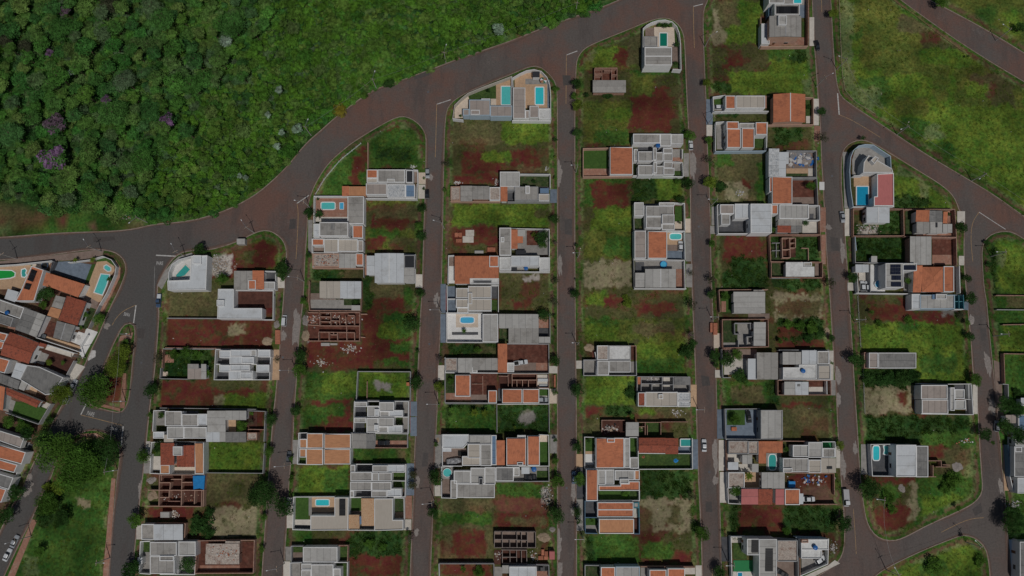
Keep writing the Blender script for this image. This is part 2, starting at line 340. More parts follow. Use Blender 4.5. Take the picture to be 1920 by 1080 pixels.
def asphalt():
    m = bpy.data.materials.new('asphalt'); m.use_nodes = True; t = m.node_tree; n = t.nodes; l = t.links; b = n['Principled BSDF']; b.inputs['Roughness'].default_value = .9; b.inputs['Specular IOR Level'].default_value = .2
    g = n.new('ShaderNodeNewGeometry')
    def nz(sc, det, ro=.6, sy=1.0):
        mp = n.new('ShaderNodeMapping'); mp.inputs['Scale'].default_value = (1, sy, 1); l.new(g.outputs['Position'], mp.inputs[0])
        x = n.new('ShaderNodeTexNoise'); x.inputs['Scale'].default_value = sc; x.inputs['Detail'].default_value = det; x.inputs['Roughness'].default_value = ro; l.new(mp.outputs[0], x.inputs['Vector']); return x.outputs['Fac']
    def mr(s, a, b2, c, d):
        x = n.new('ShaderNodeMapRange'); x.inputs[1].default_value = a; x.inputs[2].default_value = b2; x.inputs[3].default_value = c; x.inputs[4].default_value = d; l.new(s, x.inputs[0]); return x.outputs[0]
    def mix(f, a, b2):
        x = n.new('ShaderNodeMix'); x.data_type = 'RGBA'; l.new(f, x.inputs[0])
        for s, i in ((a, 6), (b2, 7)):
            if isinstance(s, tuple): x.inputs[i].default_value = (*s, 1)
            else: l.new(s, x.inputs[i])
        return x.outputs[2]
    sx = n.new('ShaderNodeSeparateXYZ'); l.new(g.outputs['Position'], sx.inputs[0])
    base = mix(mr(sx.outputs[0], -128, -100, 0, 1), (.096, .092, .088), (.122, .105, .096))
    dm = n.new('ShaderNodeMath'); dm.operation = 'MULTIPLY'; dm2 = n.new('ShaderNodeMath'); dm2.operation = 'MULTIPLY'; l.new(mr(nz(.022, 7, .72), .45, .60, 0, .95), dm.inputs[0]); l.new(mr(sx.outputs[0], -135, -95, .1, 1), dm.inputs[1]); l.new(dm.outputs[0], dm2.inputs[0]); l.new(mr(sx.outputs[1], -70, 60, .35, 1), dm2.inputs[1])
    dust = mix(dm2.outputs[0], base, (.165, .092, .072))
    pat = mix(mr(nz(.12, 7, .75, .22), .50, .62, 0, .6), dust, (.088, .073, .068))
    pal = mix(mr(nz(.05, 8, .8), .60, .75, 0, .55), pat, (.19, .16, .145))
    fine = mr(nz(1.6, 6, .8), .3, .7, .74, 1.26)
    v = n.new('ShaderNodeVectorMath'); v.operation = 'SCALE'; l.new(pal, v.inputs[0]); l.new(fine, v.inputs['Scale']); l.new(v.outputs[0], b.inputs['Base Color'])
    MATS['asphalt'] = m
asphalt()
c4 = [at(u, v, 0) for u, v in ((-400, -230), (2280, -230), (2280, 1240), (-400, 1240))]
tag(link('road', mesh('road', c4, [(0, 3, 2, 1)]), m='asphalt'), kind='structure')
mat('far_ground', (.05, .08, .025), .4, .02, detail=8)
tag(link('ground', mesh('ground', [(-4000, -4000, -.25), (4000, -4000, -.25), (4000, 4000, -.25), (-4000, 4000, -.25)], [(0, 1, 2, 3)]), m='far_ground'), kind='structure')

# ---- what grows or lies bare on the lots: (tile, [(kind, x0, y0, x1, y1) ...]); soft, ragged edges
SOIL = {'G': ((.104,.166,.022),1), 'L': ((.052,.114,.02),1), 'D': ((.03,.068,.017),1), 'Y': ((.108,.128,.026),1), 'K': ((.27,.235,.14),.15), 'T': ((.118,.104,.045),.8),
        'S': ((.122,.036,.023),0), 'R': ((.17,.07,.045),0), 'M': ((.082,.08,.03),.6), 'W': ((.42,.38,.34),0), 'P': ((.15,.19,.07),.9), 'C': ((.25,.23,.21),0), 'B': ((.15,.085,.058),.1)}
PATCH = [
 ((1,0),'L 840 930 1240 1100;P 900 890 1250 960;S 940 910 1060 970;T 1440 915 1860 1080;G 1850 910 1960 1080'),
 ((2,0),'G 0 915 300 1080;Y 500 360 960 520;G 600 340 880 500;S 790 350 880 510;S 770 410 870 470;T 870 260 970 500;P 540 380 620 460;M 480 530 620 720;L 905 540 1270 600;Y 905 570 1100 720;S 900 720 1200 980;S 1060 620 1180 760;M 1080 570 1270 660;Y 530 750 890 920;G 700 800 890 920;Y 530 900 890 1080;L 600 960 880 1080;T 1480 0 1880 110;G 1580 0 1880 330;K 1500 80 1590 360;T 1550 0 1700 200;M 1550 350 1870 620;S 1600 430 1720 510;S 1570 500 1650 530;G 1620 540 1920 700;D 1480 620 1640 700;M 1540 840 1890 905;D 1540 850 1700 880'),
 ((3,0),'L 0 350 320 450;G 0 450 330 600;D 180 360 320 460;P 250 590 330 700;G 0 580 250 700;M 0 940 335 1080;D 40 960 250 1080;P 540 0 640 700;Y 640 0 1000 300;L 630 220 720 300;T 960 120 1400 380;M 1150 220 1420 350;Y 700 250 1150 520;G 1150 350 1400 560;Y 850 480 1350 760;G 750 560 1250 760;L 680 580 900 800;Y 950 730 1200 850;Y 1400 500 1920 800;T 1500 560 1800 700;M 1650 600 1850 790;G 1480 620 1640 720;G 1200 830 1960 1080;L 1000 880 1180 1020;P 1170 930 1310 1050;L 1560 50 1720 200;P 640 660 860 820;G 1750 100 1900 260'),
 ((0,1),'T -300 480 350 640;L 350 480 1000 600;R 120 600 1050 640;L 190 640 1080 670;R -300 110 50 340;S 1560 780 1920 1000;W 1570 840 1730 980;M 1760 760 1920 900'),
 ((1,1),'Y 0 640 200 950;S -20 740 150 930;L 480 60 840 385;S 780 0 835 120;S 740 90 810 200;S 705 190 775 320;L 850 0 1230 185;D 900 20 1150 120;Y 830 420 1240 500;M 830 460 1240 640;S 870 540 1130 630;T 900 470 1200 560;Y 830 630 1240 810;S 830 700 960 800;M 1000 700 1200 800;L 860 640 1060 700;D 370 935 800 1020;T 630 940 800 1020;T 810 1040 1240 1080;M 1510 0 1920 180;S 1540 60 1850 220;G 1700 60 1920 130;S 1480 230 1830 310;G 1470 440 1960 610;S 1480 620 1820 750;M 1450 760 1820 830;D 810 990 880 1040'),
 ((2,1),'M 0 0 280 60;S 0 50 200 170;T 30 170 300 210;G 0 440 290 630;M 180 470 280 560;T 0 960 290 1080;W 90 980 210 1020;L 540 250 900 300;S 550 290 870 470;G 600 470 900 660;Y 530 660 900 870;L 700 700 890 850;K 530 880 900 1080;D 910 260 1100 420;G 1080 260 1290 430;T 1490 60 1900 430;L 1530 60 1650 160;K 1600 290 1780 420;S 1740 280 1800 330;L 1830 140 1910 440;M 1550 690 1610 950;S 1600 690 1880 900;D 1650 860 1920 1080;D 1580 960 1720 1080;L 540 250 590 470'),
 ((3,1),'G 940 100 1400 480;P 960 160 1180 260;P 1120 250 1350 410;D 950 390 1370 480;D 650 490 1015 680;M 650 490 740 600;W 680 620 830 680;D 655 695 1030 890;G 1640 680 1960 1080;D 1600 720 1710 1080;P 1700 820 1760 920;D 30 1005 440 1080;D 30 690 390 880;G 1200 0 1920 500;L 1100 0 1400 120;M 140 0 370 50'),
 ((0,2),'T 1260 20 1630 220;S 1250 230 1920 450;K 1700 280 1830 350;D 1220 470 1600 680;S 1200 690 1600 890;M 1590 700 1920 790;S 1600 760 1920 800;G 1650 800 1920 905;K 1590 800 1670 890;S 790 680 920 870;M 880 270 1010 500;B 920 470 980 920;L 120 850 350 1015'),
 ((1,2),'S 0 30 130 230;S 0 240 180 460;M 0 690 130 790;G 0 790 110 910;S 0 920 70 1080;D 800 -60 870 170;T 870 0 1230 80;S 860 70 1110 160;L 1100 0 1230 120;S 800 170 1180 600;S 800 160 930 600;L 940 190 1200 380;G 920 270 1050 370;L 1000 400 1180 480;C 290 150 400 420;S 360 400 1000 600;M 900 530 1180 610;L 960 530 1160 580;L 360 640 750 850;G 500 650 750 800;S 420 840 720 1080;L 350 870 520 1030;L 500 870 660 960;G 765 630 1150 840;C 880 705 1010 770;D 1440 415 1810 510;T 1650 430 1810 500;D 1400 870 1800 1080;L 1450 900 1800 1080;D 1815 870 1920 1080;S 1620 640 1800 800;D 1425 640 1495 780;M 1825 -20 1920 180'),
 ((2,2),'M 0 -60 290 170;S 0 95 150 150;S 0 420 275 580;D 0 870 275 1080;C 60 920 180 1010;M 540 0 900 220;S 700 60 830 120;G 560 20 700 120;M 920 20 1300 220;S 950 110 1230 190;G 540 240 900 400;L 560 220 900 280;Y 800 230 1290 400;T 900 250 1200 350;G 930 400 1290 640;L 940 520 1280 640;G 540 660 930 870;D 850 720 930 840;M 540 880 920 990;S 540 890 680 960;D 700 880 900 960;T 940 900 1370 1000;G 950 900 1080 960;T 550 1000 660 1080;L 1560 690 1920 890;T 1640 730 1900 860;L 1570 20 1660 180'),
 ((3,2),'K 40 40 410 240;T 60 100 390 220;R 410 30 470 240;D 60 240 440 390;S 70 300 250 370;S 70 390 450 450;D 0 690 70 880;M 70 810 450 910;S 90 870 400 900;T 110 910 460 1080;M 680 50 1000 250;S 760 130 1010 240;S 980 50 1060 200;S 1060 170 1490 270;C 1290 170 1430 210;L 1400 180 1500 280;G 700 270 1490 480;L 980 260 1120 320;G 1110 480 1490 700;L 1150 500 1400 640;D 700 600 1120 740;K 690 740 1090 940;S 980 770 1050 870;S 1090 930 1200 990;D 740 960 1560 1080;D 1640 0 1720 480;G 1760 0 1960 50;L 1710 60 1960 160;L 1710 165 1960 265;T 1780 70 1960 150;G 1760 280 1960 480;L 1770 500 1960 720'),
 ((0,3),'L 380 400 830 1250;K 570 490 680 570;D 250 350 480 700;G 1560 80 1940 300;T 1550 310 1940 520;M 1700 380 1850 480;K 1580 560 1940 780;S 1060 560 1460 660;P 180 920 300 1080'),
 ((1,3),'G 0 80 40 300;K -20 560 70 760;L 730 125 1130 235;T 1060 130 1150 220;G 300 250 700 470;L 500 270 700 460;M 230 720 690 830;D 690 750 1110 940;S 690 930 1110 1080;T 1390 500 1780 620;L 1380 610 1780 700;T 1400 700 1780 960;S 1470 740 1720 930;S 1380 1000 1770 1080;M 1770 600 1920 720;L 240 720 420 830'),
 ((2,3),'L -120 385 300 490;R -120 485 300 600;W 225 410 290 550;S -120 610 270 720;T 0 640 250 700;D 960 285 1370 490;K 960 490 1350 750;T 970 560 1050 740;T 1180 540 1260 700;L 560 770 945 990;D 500 790 620 980;M 960 760 1370 990;S 980 780 1120 830;S 1200 900 1340 980;L 960 830 1200 940;D 1560 540 1730 780;S 1700 550 1960 740;S 1620 440 1700 530'),
 ((3,3),'D 110 550 560 760;S -20 550 105 760;D 740 -10 1540 90;L 1150 0 1540 110;S 1200 100 1330 200;T 1300 120 1500 320;S 780 340 1110 740;M 800 380 1060 560;L 850 400 980 520;S 800 560 1060 740;L 1110 330 1570 660;G 1150 480 1500 640;K 1060 380 1120 660;P 1480 230 1560 330;G 850 800 1660 1080;L 1150 950 1350 1080;S 480 780 570 900;S 130 310 500 470;B 250 420 520 530;S 700 320 820 340'),
]
PL = []
for (c, r), txt in PATCH:
    for e in txt.split(';'):
        kk, *q = e.split(); x0, y0, x1, y1 = map(float, q)
        PL.append((kk, 480 * c + x0 / 4, 270 * r + y0 / 4, 480 * c + x1 / 4, 270 * r + y1 / 4))
BASE = {'forest': 'D', 'west': 'B', 'island': 'M', 'park': 'L', 'meadow': 'G', 'hill': 'Y', 'corner': 'L', 'south': 'G', 'wedge': 'M'}
KIDX = {kk: i for i, kk in enumerate(SOIL)}
KCOL = np.array([SOIL[kk][0] for kk in SOIL]); KVEG = np.array([SOIL[kk][1] for kk in SOIL])
def paint(x, y, d, base):
    """returns colour, vegetation share and kind for ground points; d = distance to the kerb"""
    u, v = to_px(x, y, Z0)
    wu = u + 10 * (fbm(x * .35, y * .35, 3) - .5) * 2 + 4.5 * (fbm(x * .9, y * .9, 31, 3) - .5) * 2
    wv = v + 10 * (fbm(x * .35 + 50, y * .35, 4) - .5) * 2 + 4.5 * (fbm(x * .9 + 50, y * .9, 32, 3) - .5) * 2
    col = np.tile(KCOL[KIDX[base]], (len(x), 1)); veg = np.full(len(x), float(KVEG[KIDX[base]])); kind = np.full(len(x), KIDX[base])
    for kk, x0, y0, x1, y1 in PL:
        cx, cy, hx, hy = (x0 + x1) / 2, (y0 + y1) / 2, (x1 - x0) / 2, (y1 - y0) / 2
        if u.max() < x0 - 20 or u.min() > x1 + 20 or v.max() < y0 - 20 or v.min() > y1 + 20: continue
        e = np.minimum(hx - np.abs(wu - cx), hy - np.abs(wv - cy))
        w = np.clip(e / 3.0 + .5, 0, 1)[:, None]
        col = col * (1 - w) + KCOL[KIDX[kk]] * w; veg = veg * (1 - w[:, 0]) + KVEG[KIDX[kk]] * w[:, 0]; kind = np.where(w[:, 0] > .5, KIDX[kk], kind)
    # the verge: grass, a trodden soil strip, grass
    if base != 'D' or True:
        n1 = fbm(x * .25, y * .25, 9); n2 = fbm(x * .6, y * .6, 10)
        vb = d + (n2 - .5) * .9
        wv_ = np.clip((3.4 - vb) / .6, 0, 1)
        strip = ((vb > 1.05) & (vb < 2.0)) & (n1 < .6)
        vk = np.where(strip, KIDX['B'], np.where(vb < 1.3, np.where(n1 > .62, KIDX['T'], KIDX['L']), np.where(n1 > .60, KIDX['L'], np.where(n1 > .36, KIDX['P'], KIDX['T']))))
        w = wv_[:, None] * .85
        col = col * (1 - w) + KCOL[vk] * w; veg = veg * (1 - w[:, 0]) + KVEG[vk] * w[:, 0]; kind = np.where(wv_ > .5, vk, kind)
    # patchiness inside a lot: bare soil shows through thin grass, weeds come up on soil
    n3 = fbm(x * .16, y * .16, 21, 5); n4 = fbm(x * .5 + 9, y * .5, 22, 4)
    thin = np.clip((n3 - .58) / .06, 0, 1) * np.clip((.97 - veg) * 3, 0, 1) * (veg > .2) * .75
    col = col * (1 - thin[:, None]) + np.array([.115, .038, .025]) * thin[:, None]; veg = veg * (1 - thin)
    gr = np.clip((n4 - .66) / .05, 0, 1) * (veg < .2) * .6
    col = col * (1 - gr[:, None]) + np.array([.06, .07, .024]) * gr[:, None]; veg = np.maximum(veg, gr * .8)
    lu = np.clip((n3 - .5) * 5, -1, 1) * veg
    col = col * (1 + .28 * lu[:, None] * np.array([1.2, .8, .9])) * (0.84 + .32 * n4[:, None]) * np.clip(.62 + 1.5 * (fbm(x * .085 + 31, y * .085, 91, 4) - .26), .6, 1.3)[:, None]
    return col, veg, kind
def groundmat():
    m = bpy.data.materials.new('lot_ground'); m.use_nodes = True; t = m.node_tree; n = t.nodes; l = t.links; b = n['Principled BSDF']; b.inputs['Roughness'].default_value = .95; b.inputs['Specular IOR Level'].default_value = .1
    a = n.new('ShaderNodeAttribute'); a.attribute_name = 'tint'; vg = n.new('ShaderNodeAttribute'); vg.attribute_name = 'veg'
    g = n.new('ShaderNodeNewGeometry')
    def nz(sc, det, ro=.65):
        x = n.new('ShaderNodeTexNoise'); x.inputs['Scale'].default_value = sc; x.inputs['Detail'].default_value = det; x.inputs['Roughness'].default_value = ro; l.new(g.outputs['Position'], x.inputs['Vector']); return x.outputs['Fac']
    f1 = nz(1.1, 5); f2 = nz(.33, 4)
    mr = n.new('ShaderNodeMapRange'); mr.inputs[1].default_value = .28; mr.inputs[2].default_value = .72; mr.inputs[3].default_value = .45; mr.inputs[4].default_value = 1.55; l.new(f1, mr.inputs[0])
    mr2 = n.new('ShaderNodeMapRange'); mr2.inputs[1].default_value = .28; mr2.inputs[2].default_value = .72; mr2.inputs[3].default_value = .80; mr2.inputs[4].default_value = 1.2; l.new(f1, mr2.inputs[0])
    mx = n.new('ShaderNodeMix'); l.new(vg.outputs['Fac'], mx.inputs[0]); l.new(mr2.outputs[0], mx.inputs[2]); l.new(mr.outputs[0], mx.inputs[3])
    v = n.new('ShaderNodeVectorMath'); v.operation = 'SCALE'; l.new(a.outputs['Color'], v.inputs[0]); l.new(mx.outputs[0], v.inputs['Scale'])
    def step(s, a_, b_, amt, msk):
        x = n.new('ShaderNodeMapRange'); x.inputs[1].default_value = a_; x.inputs[2].default_value = b_; x.inputs[3].default_value = 0; x.inputs[4].default_value = amt; l.new(s, x.inputs[0])
        y = n.new('ShaderNodeMath'); y.operation = 'MULTIPLY'; l.new(x.outputs[0], y.inputs[0]); l.new(msk, y.inputs[1]); return y.outputs[0]
    inv = n.new('ShaderNodeMath'); inv.operation = 'SUBTRACT'; inv.inputs[0].default_value = 1; l.new(vg.outputs['Fac'], inv.inputs[1])
    cur = v.outputs[0]
    for fac, cc, bt in ((step(nz(.62, 7, .72), .55, .63, .45, vg.outputs['Fac']), (.026, .062, .016), 0), (step(nz(.41, 7, .75), .59, .68, .30, vg.outputs['Fac']), (.20, .185, .075), 0), (step(nz(.5, 7, .75), .60, .65, .55, inv.outputs[0]), (.06, .07, .026), 0), (step(nz(1.7, 5, .7), .63, .68, .5, inv.outputs[0]), (.26, .16, .11), 0)):
        q = n.new('ShaderNodeMix'); q.data_type = 'RGBA'; l.new(fac, q.inputs[0]); l.new(cur, q.inputs[6]); q.inputs[7].default_value = (*cc, 1); cur = q.outputs[2]
    hs = n.new('ShaderNodeHueSaturation'); l.new(cur, hs.inputs['Color'])
    mh = n.new('ShaderNodeMapRange'); mh.inputs[1].default_value = .3; mh.inputs[2].default_value = .7; mh.inputs[3].default_value = .47; mh.inputs[4].default_value = .53; l.new(f2, mh.inputs[0]); l.new(mh.outputs[0], hs.inputs['Hue'])
    l.new(hs.outputs[0], b.inputs['Base Color'])
    bp = n.new('ShaderNodeBump'); bp.inputs['Strength'].default_value = .7; bp.inputs['Distance'].default_value = .22; l.new(f1, bp.inputs['Height']); l.new(bp.outputs[0], b.inputs['Normal'])
    MATS['lot_ground'] = m
groundmat()
def dustmat():
    m = bpy.data.materials.new('gutter_dust'); m.use_nodes = True; t = m.node_tree; n = t.nodes; l = t.links; b = n['Principled BSDF']; b.inputs['Roughness'].default_value = .95; b.inputs['Base Color'].default_value = (.185, .118, .092, 1)
    a = n.new('ShaderNodeAttribute'); a.attribute_name = 'edge'; g = n.new('ShaderNodeNewGeometry'); z = n.new('ShaderNodeTexNoise'); z.inputs['Scale'].default_value = .9; z.inputs['Detail'].default_value = 7; z.inputs['Roughness'].default_value = .75; l.new(g.outputs['Position'], z.inputs['Vector'])
    ad = n.new('ShaderNodeMath'); ad.operation = 'ADD'; l.new(a.outputs['Fac'], ad.inputs[0]); l.new(z.outputs['Fac'], ad.inputs[1])
    r = n.new('ShaderNodeMapRange'); r.inputs[1].default_value = .65; r.inputs[2].default_value = 1.35; r.inputs[4].default_value = .85; l.new(ad.outputs[0], r.inputs[0]); l.new(r.outputs[0], b.inputs['Alpha']); MATS['gutter_dust'] = m
dustmat()
LOOPS = []
TUFTS = {'weed': [], 'grass': [], 'dry': []}
for bn, outline in BLOCKS.items():
    w2 = np.array([at(u, v, Z0)[:2] for u, v in outline])
    loop = resample(smooth_loop(w2, it=2), 2.0)
    if area2(loop) < 0: loop = loop[::-1].copy()
    inner = np.array(inset([tuple(p) for p in loop], .32))
    step = 4.0 if bn == 'forest' else (1.5 if bn in ('hill',) else .65)
    gx, gy = np.meshgrid(np.arange(max(loop[:, 0].min(), -235), min(loop[:, 0].max(), 235), step), np.arange(max(loop[:, 1].min(), -128), min(loop[:, 1].max(), 195), step))
    gx = gx.ravel() + RNG.uniform(-.3, .3, gx.size) * step; gy = gy.ravel() + RNG.uniform(-.3, .3, gy.size) * step
    ok = inside(gx, gy, inner); gx, gy = gx[ok], gy[ok]
    d = dist_poly(gx, gy, inner); ok = d > step * .45; gx, gy, d = gx[ok], gy[ok], d[ok]
    nl = len(inner); LOOPS.append(inner)
    pts = [Vector(p) for p in inner] + [Vector((a, b)) for a, b in zip(gx, gy)]
    vo, eo, fo, *_ = delaunay_2d_cdt(pts, [(i, (i + 1) % nl) for i in range(nl)], [], 1, 1e-5)
    vx = np.array([p.x for p in vo]); vy = np.array([p.y for p in vo]); dd = np.r_[np.zeros(nl), d] if len(vo) == len(pts) else dist_poly(vx, vy, inner)
    col, veg, kind = paint(vx, vy, dd, BASE.get(bn, 'M'))
    z = Z0 + np.clip(dd / 3, 0, 1) * veg * .16 * fbm(vx * .5, vy * .5, 44, 3)
    me = mesh('lot_ground', np.c_[vx, vy, z], [tuple(f) for f in fo])
    ca = me.attributes.new('tint', 'FLOAT_COLOR', 'POINT'); ca.data.foreach_set('color', np.c_[col, np.ones(len(col))].astype(np.float32).ravel())
    va = me.attributes.new('veg', 'FLOAT', 'POINT'); va.data.foreach_set('value', veg.astype(np.float32))
    me.polygons.foreach_set('use_smooth', np.ones(len(me.polygons), bool))
    tag(link('lot_ground', me, m='lot_ground'), kind='structure')
    # kerb stones: a raised ring
    L2 = [tuple(p) for p in loop]
    vs, fs = ring(L2, .32, 0.0, .155, .10, (0, 0, 0))
    tag(link('kerb', mesh('kerb', vs, fs), m='kerb'), kind='structure')
    # red dust washed into the gutter along the kerb
    out = np.array(inset(L2, -1.0)) - np.array(L2); wd = .15 + 2.6 * np.clip(fbm(loop[:, 0] * .07, loop[:, 1] * .07, 61, 4) - .28, 0, 1)
    A = np.array(L2) + out * .01; Bo = np.array(L2) + out * wd[:, None]; nn = len(A)
    dm = mesh('gutter_dust', np.r_[np.c_[A, np.full(nn, .0045)], np.c_[Bo, np.full(nn, .0045)]], [(i, nn + i, nn + (i + 1) % nn, (i + 1) % nn) for i in range(nn)])
    da = dm.attributes.new('edge', 'FLOAT', 'POINT'); da.data.foreach_set('value', np.r_[np.ones(nn), np.zeros(nn)].astype(np.float32))
    tag(link('gutter_dust', dm, m='gutter_dust'), kind='structure')
    if bn != 'forest':
        u_, v_ = to_px(vx, vy, z)
        vis = (u_ > -60) & (u_ < 1980) & (v_ > -60) & (v_ < 1140) & (dd > .3)
        for nm, ks, pr, hs in (('weed', 'D', .26, 1.0), ('grass', 'GYPML', .11, .75), ('dry', 'KTB', .14, .6)):
            sel = np.where(vis & np.isin(kind, [KIDX[q] for q in ks]) & (RNG.random(len(vx)) < pr))[0]
            for i in sel: TUFTS[nm].append((vx[i], vy[i], z[i], hs))

# ------------------------------------------------------------------ builders: houses
KIND = {'fc': 'roof_fc', 'fl': 'roof_fcl', 'fd': 'roof_fcd', 'tp': 'roof_taupe', 'wm': 'roof_white', 'be': 'roof_beige', 'or': 'roof_orange', 'pe': 'roof_peach', 'mo': 'roof_mottled',
        'rd': 'roof_red', 'pk': 'roof_pink', 'bl': 'roof_blue', 'bk': 'roof_black', 'ws': 'roof_wash', 'sl': 'slab', 'sw': 'slab_white', 'sr': 'slab_rubble'}
SHEET = {'fc': 2.3, 'fl': 2.3, 'fd': 2.3, 'tp': 2.3, 'wm': 3.0, 'be': 2.6, 'ws': 2.3, 'bl': 2.6, 'pk': 2.6}
FOOT = []            # ground polygons that carry no weeds
ANCH = []            # (x, y, label) of every house, for describing trees and poles beside it
LABELS = {}
def B(x0, y0, x1, y1, h, k, **o): return ('b', [(x0, y0), (x1, y0), (x1, y1), (x0, y1)], h, k, o)
def BP(pts, h, k, **o): return ('b', pts, h, k, o)
def Wl(c, h, *pts, t=.22): return ('w', c, h, pts, t)
def Y(x0, y0, x1, y1, m): return ('y', [(x0, y0), (x1, y0), (x1, y1), (x0, y1)], m)
def YP(pts, m): return ('y', pts, m)
def Cells(c, h, *segs): return ('c', c, h, segs)
def Sol(x0, y0, x1, y1, nx, ny, h, m='solar'): return ('s', (x0, y0, x1, y1), nx, ny, h, m)
def SolP(pts, nx, ny, h, m='solar'): return ('s', pts, nx, ny, h, m)
def lerp(a, b, t): return (a[0] + (b[0] - a[0]) * t, a[1] + (b[1] - a[1]) * t)
def quad_prism(q, zt, zb, off):
    """q four ground points with their own top heights zt; flat underside offsets zb below"""
    vs = [(p[0] - off[0], p[1] - off[1], z - off[2]) for p, z in zip(q, zt)] + [(p[0] - off[0], p[1] - off[1], z - zb - off[2]) for p, z in zip(q, zt)]
    if area2(q) < 0: fs = [(3, 2, 1, 0)] + [(i, (i + 1) % 4, 4 + (i + 1) % 4, 4 + i) for i in range(4)]
    else: fs = [(0, 1, 2, 3)] + [(4 + i, 4 + (i + 1) % 4, (i + 1) % 4, i) for i in range(4)]
    return vs, fs
def dist2(a, b): return math.hypot(a[0] - b[0], a[1] - b[1])
def roof_strips(root, q, h, k, o, off):
    """pitched roof over the quad q (tl, tr, br, bl): sheets laid in rows across the fall"""
    hor = (dist2(q[0], q[1]) + dist2(q[3], q[2])) / 2; ver = (dist2(q[0], q[3]) + dist2(q[1], q[2])) / 2
    g = o.get('g'); s = o.get('s')
    if g is None and s is None: s = 'x' if hor >= ver else 'y'
    ax = 'y' if (g == 'x' or s == 'y') else 'x'                 # direction of fall in the plan
    if ax == 'y': e0 = lambda t: lerp(q[0], q[3], t); e1 = lambda t: lerp(q[1], q[2], t); L = ver; Wd = hor
    else: e0 = lambda t: lerp(q[0], q[1], t); e1 = lambda t: lerp(q[3], q[2], t); L = hor; Wd = ver
    pitch = o.get('r', .17 if k in ('or', 'pe', 'rd', 'mo') else .06)
    zf = (lambda t: h + pitch * L * (.5 - abs(t - .5))) if g else ((lambda t: h + pitch * .5 * L * t) if o.get('fl') else (lambda t: h + pitch * .5 * L * (1 - t)))
    m = KIND[k]
    cuts = [0, .5, 1] if g else [0, 1]
    roof = None
    for a, b in zip(cuts[:-1], cuts[1:]):
        qq = [e0(a), e1(a), e1(b), e0(b)]
        vs, fs = quad_prism(qq, [zf(a) - .07 + 1e-3] * 2 + [zf(b) - .07 + 1e-3] * 2, .10, off)
        if k in SHEET:
            r = link('roof', mesh('roof', vs, fs), root, 'wall_d')
            n = max(1, round(L * (b - a) / SHEET[k]))
            for i in range(n):
                t0 = a + (b - a) * i / n; t1 = a + (b - a) * (i + 1) / n; gp = .035 / L
                p = [e0(t0 + gp), e1(t0 + gp), e1(t1 - gp), e0(t1 - gp)]; dz = random.uniform(0, .02)
                vs, fs = quad_prism(p, [zf(t0) + dz] * 2 + [zf(t1) + dz] * 2, .05, off)
                uo = random.random() * 50; W2 = Wd; uv = [(uo, t0 * L), (uo + W2, t0 * L), (uo + W2, t1 * L), (uo, t1 * L)] * 2
                link('roof_sheet', mesh('roof_sheet', vs, fs, uv), r, m)
        else:
            vs, fs = quad_prism(qq, [zf(a)] * 2 + [zf(b)] * 2, .16, off)
            uo = random.random() * 50; uv = [(uo, a * L), (uo + Wd, a * L), (uo + Wd, b * L), (uo, b * L)] * 2
            r = link('roof', mesh('roof', vs, fs, uv), root, m)
        roof = r
    if g:
        c0, c1 = e0(.5), e1(.5); zr = zf(.5)
        vs, fs = polywall([c0, c1], .34, zr - .05, zr + .09, off)
        link('ridge_cap', mesh('ridge_cap', vs, fs), roof, 'wall_' + o.get('rc', 'w') if k not in ('rd',) else m)
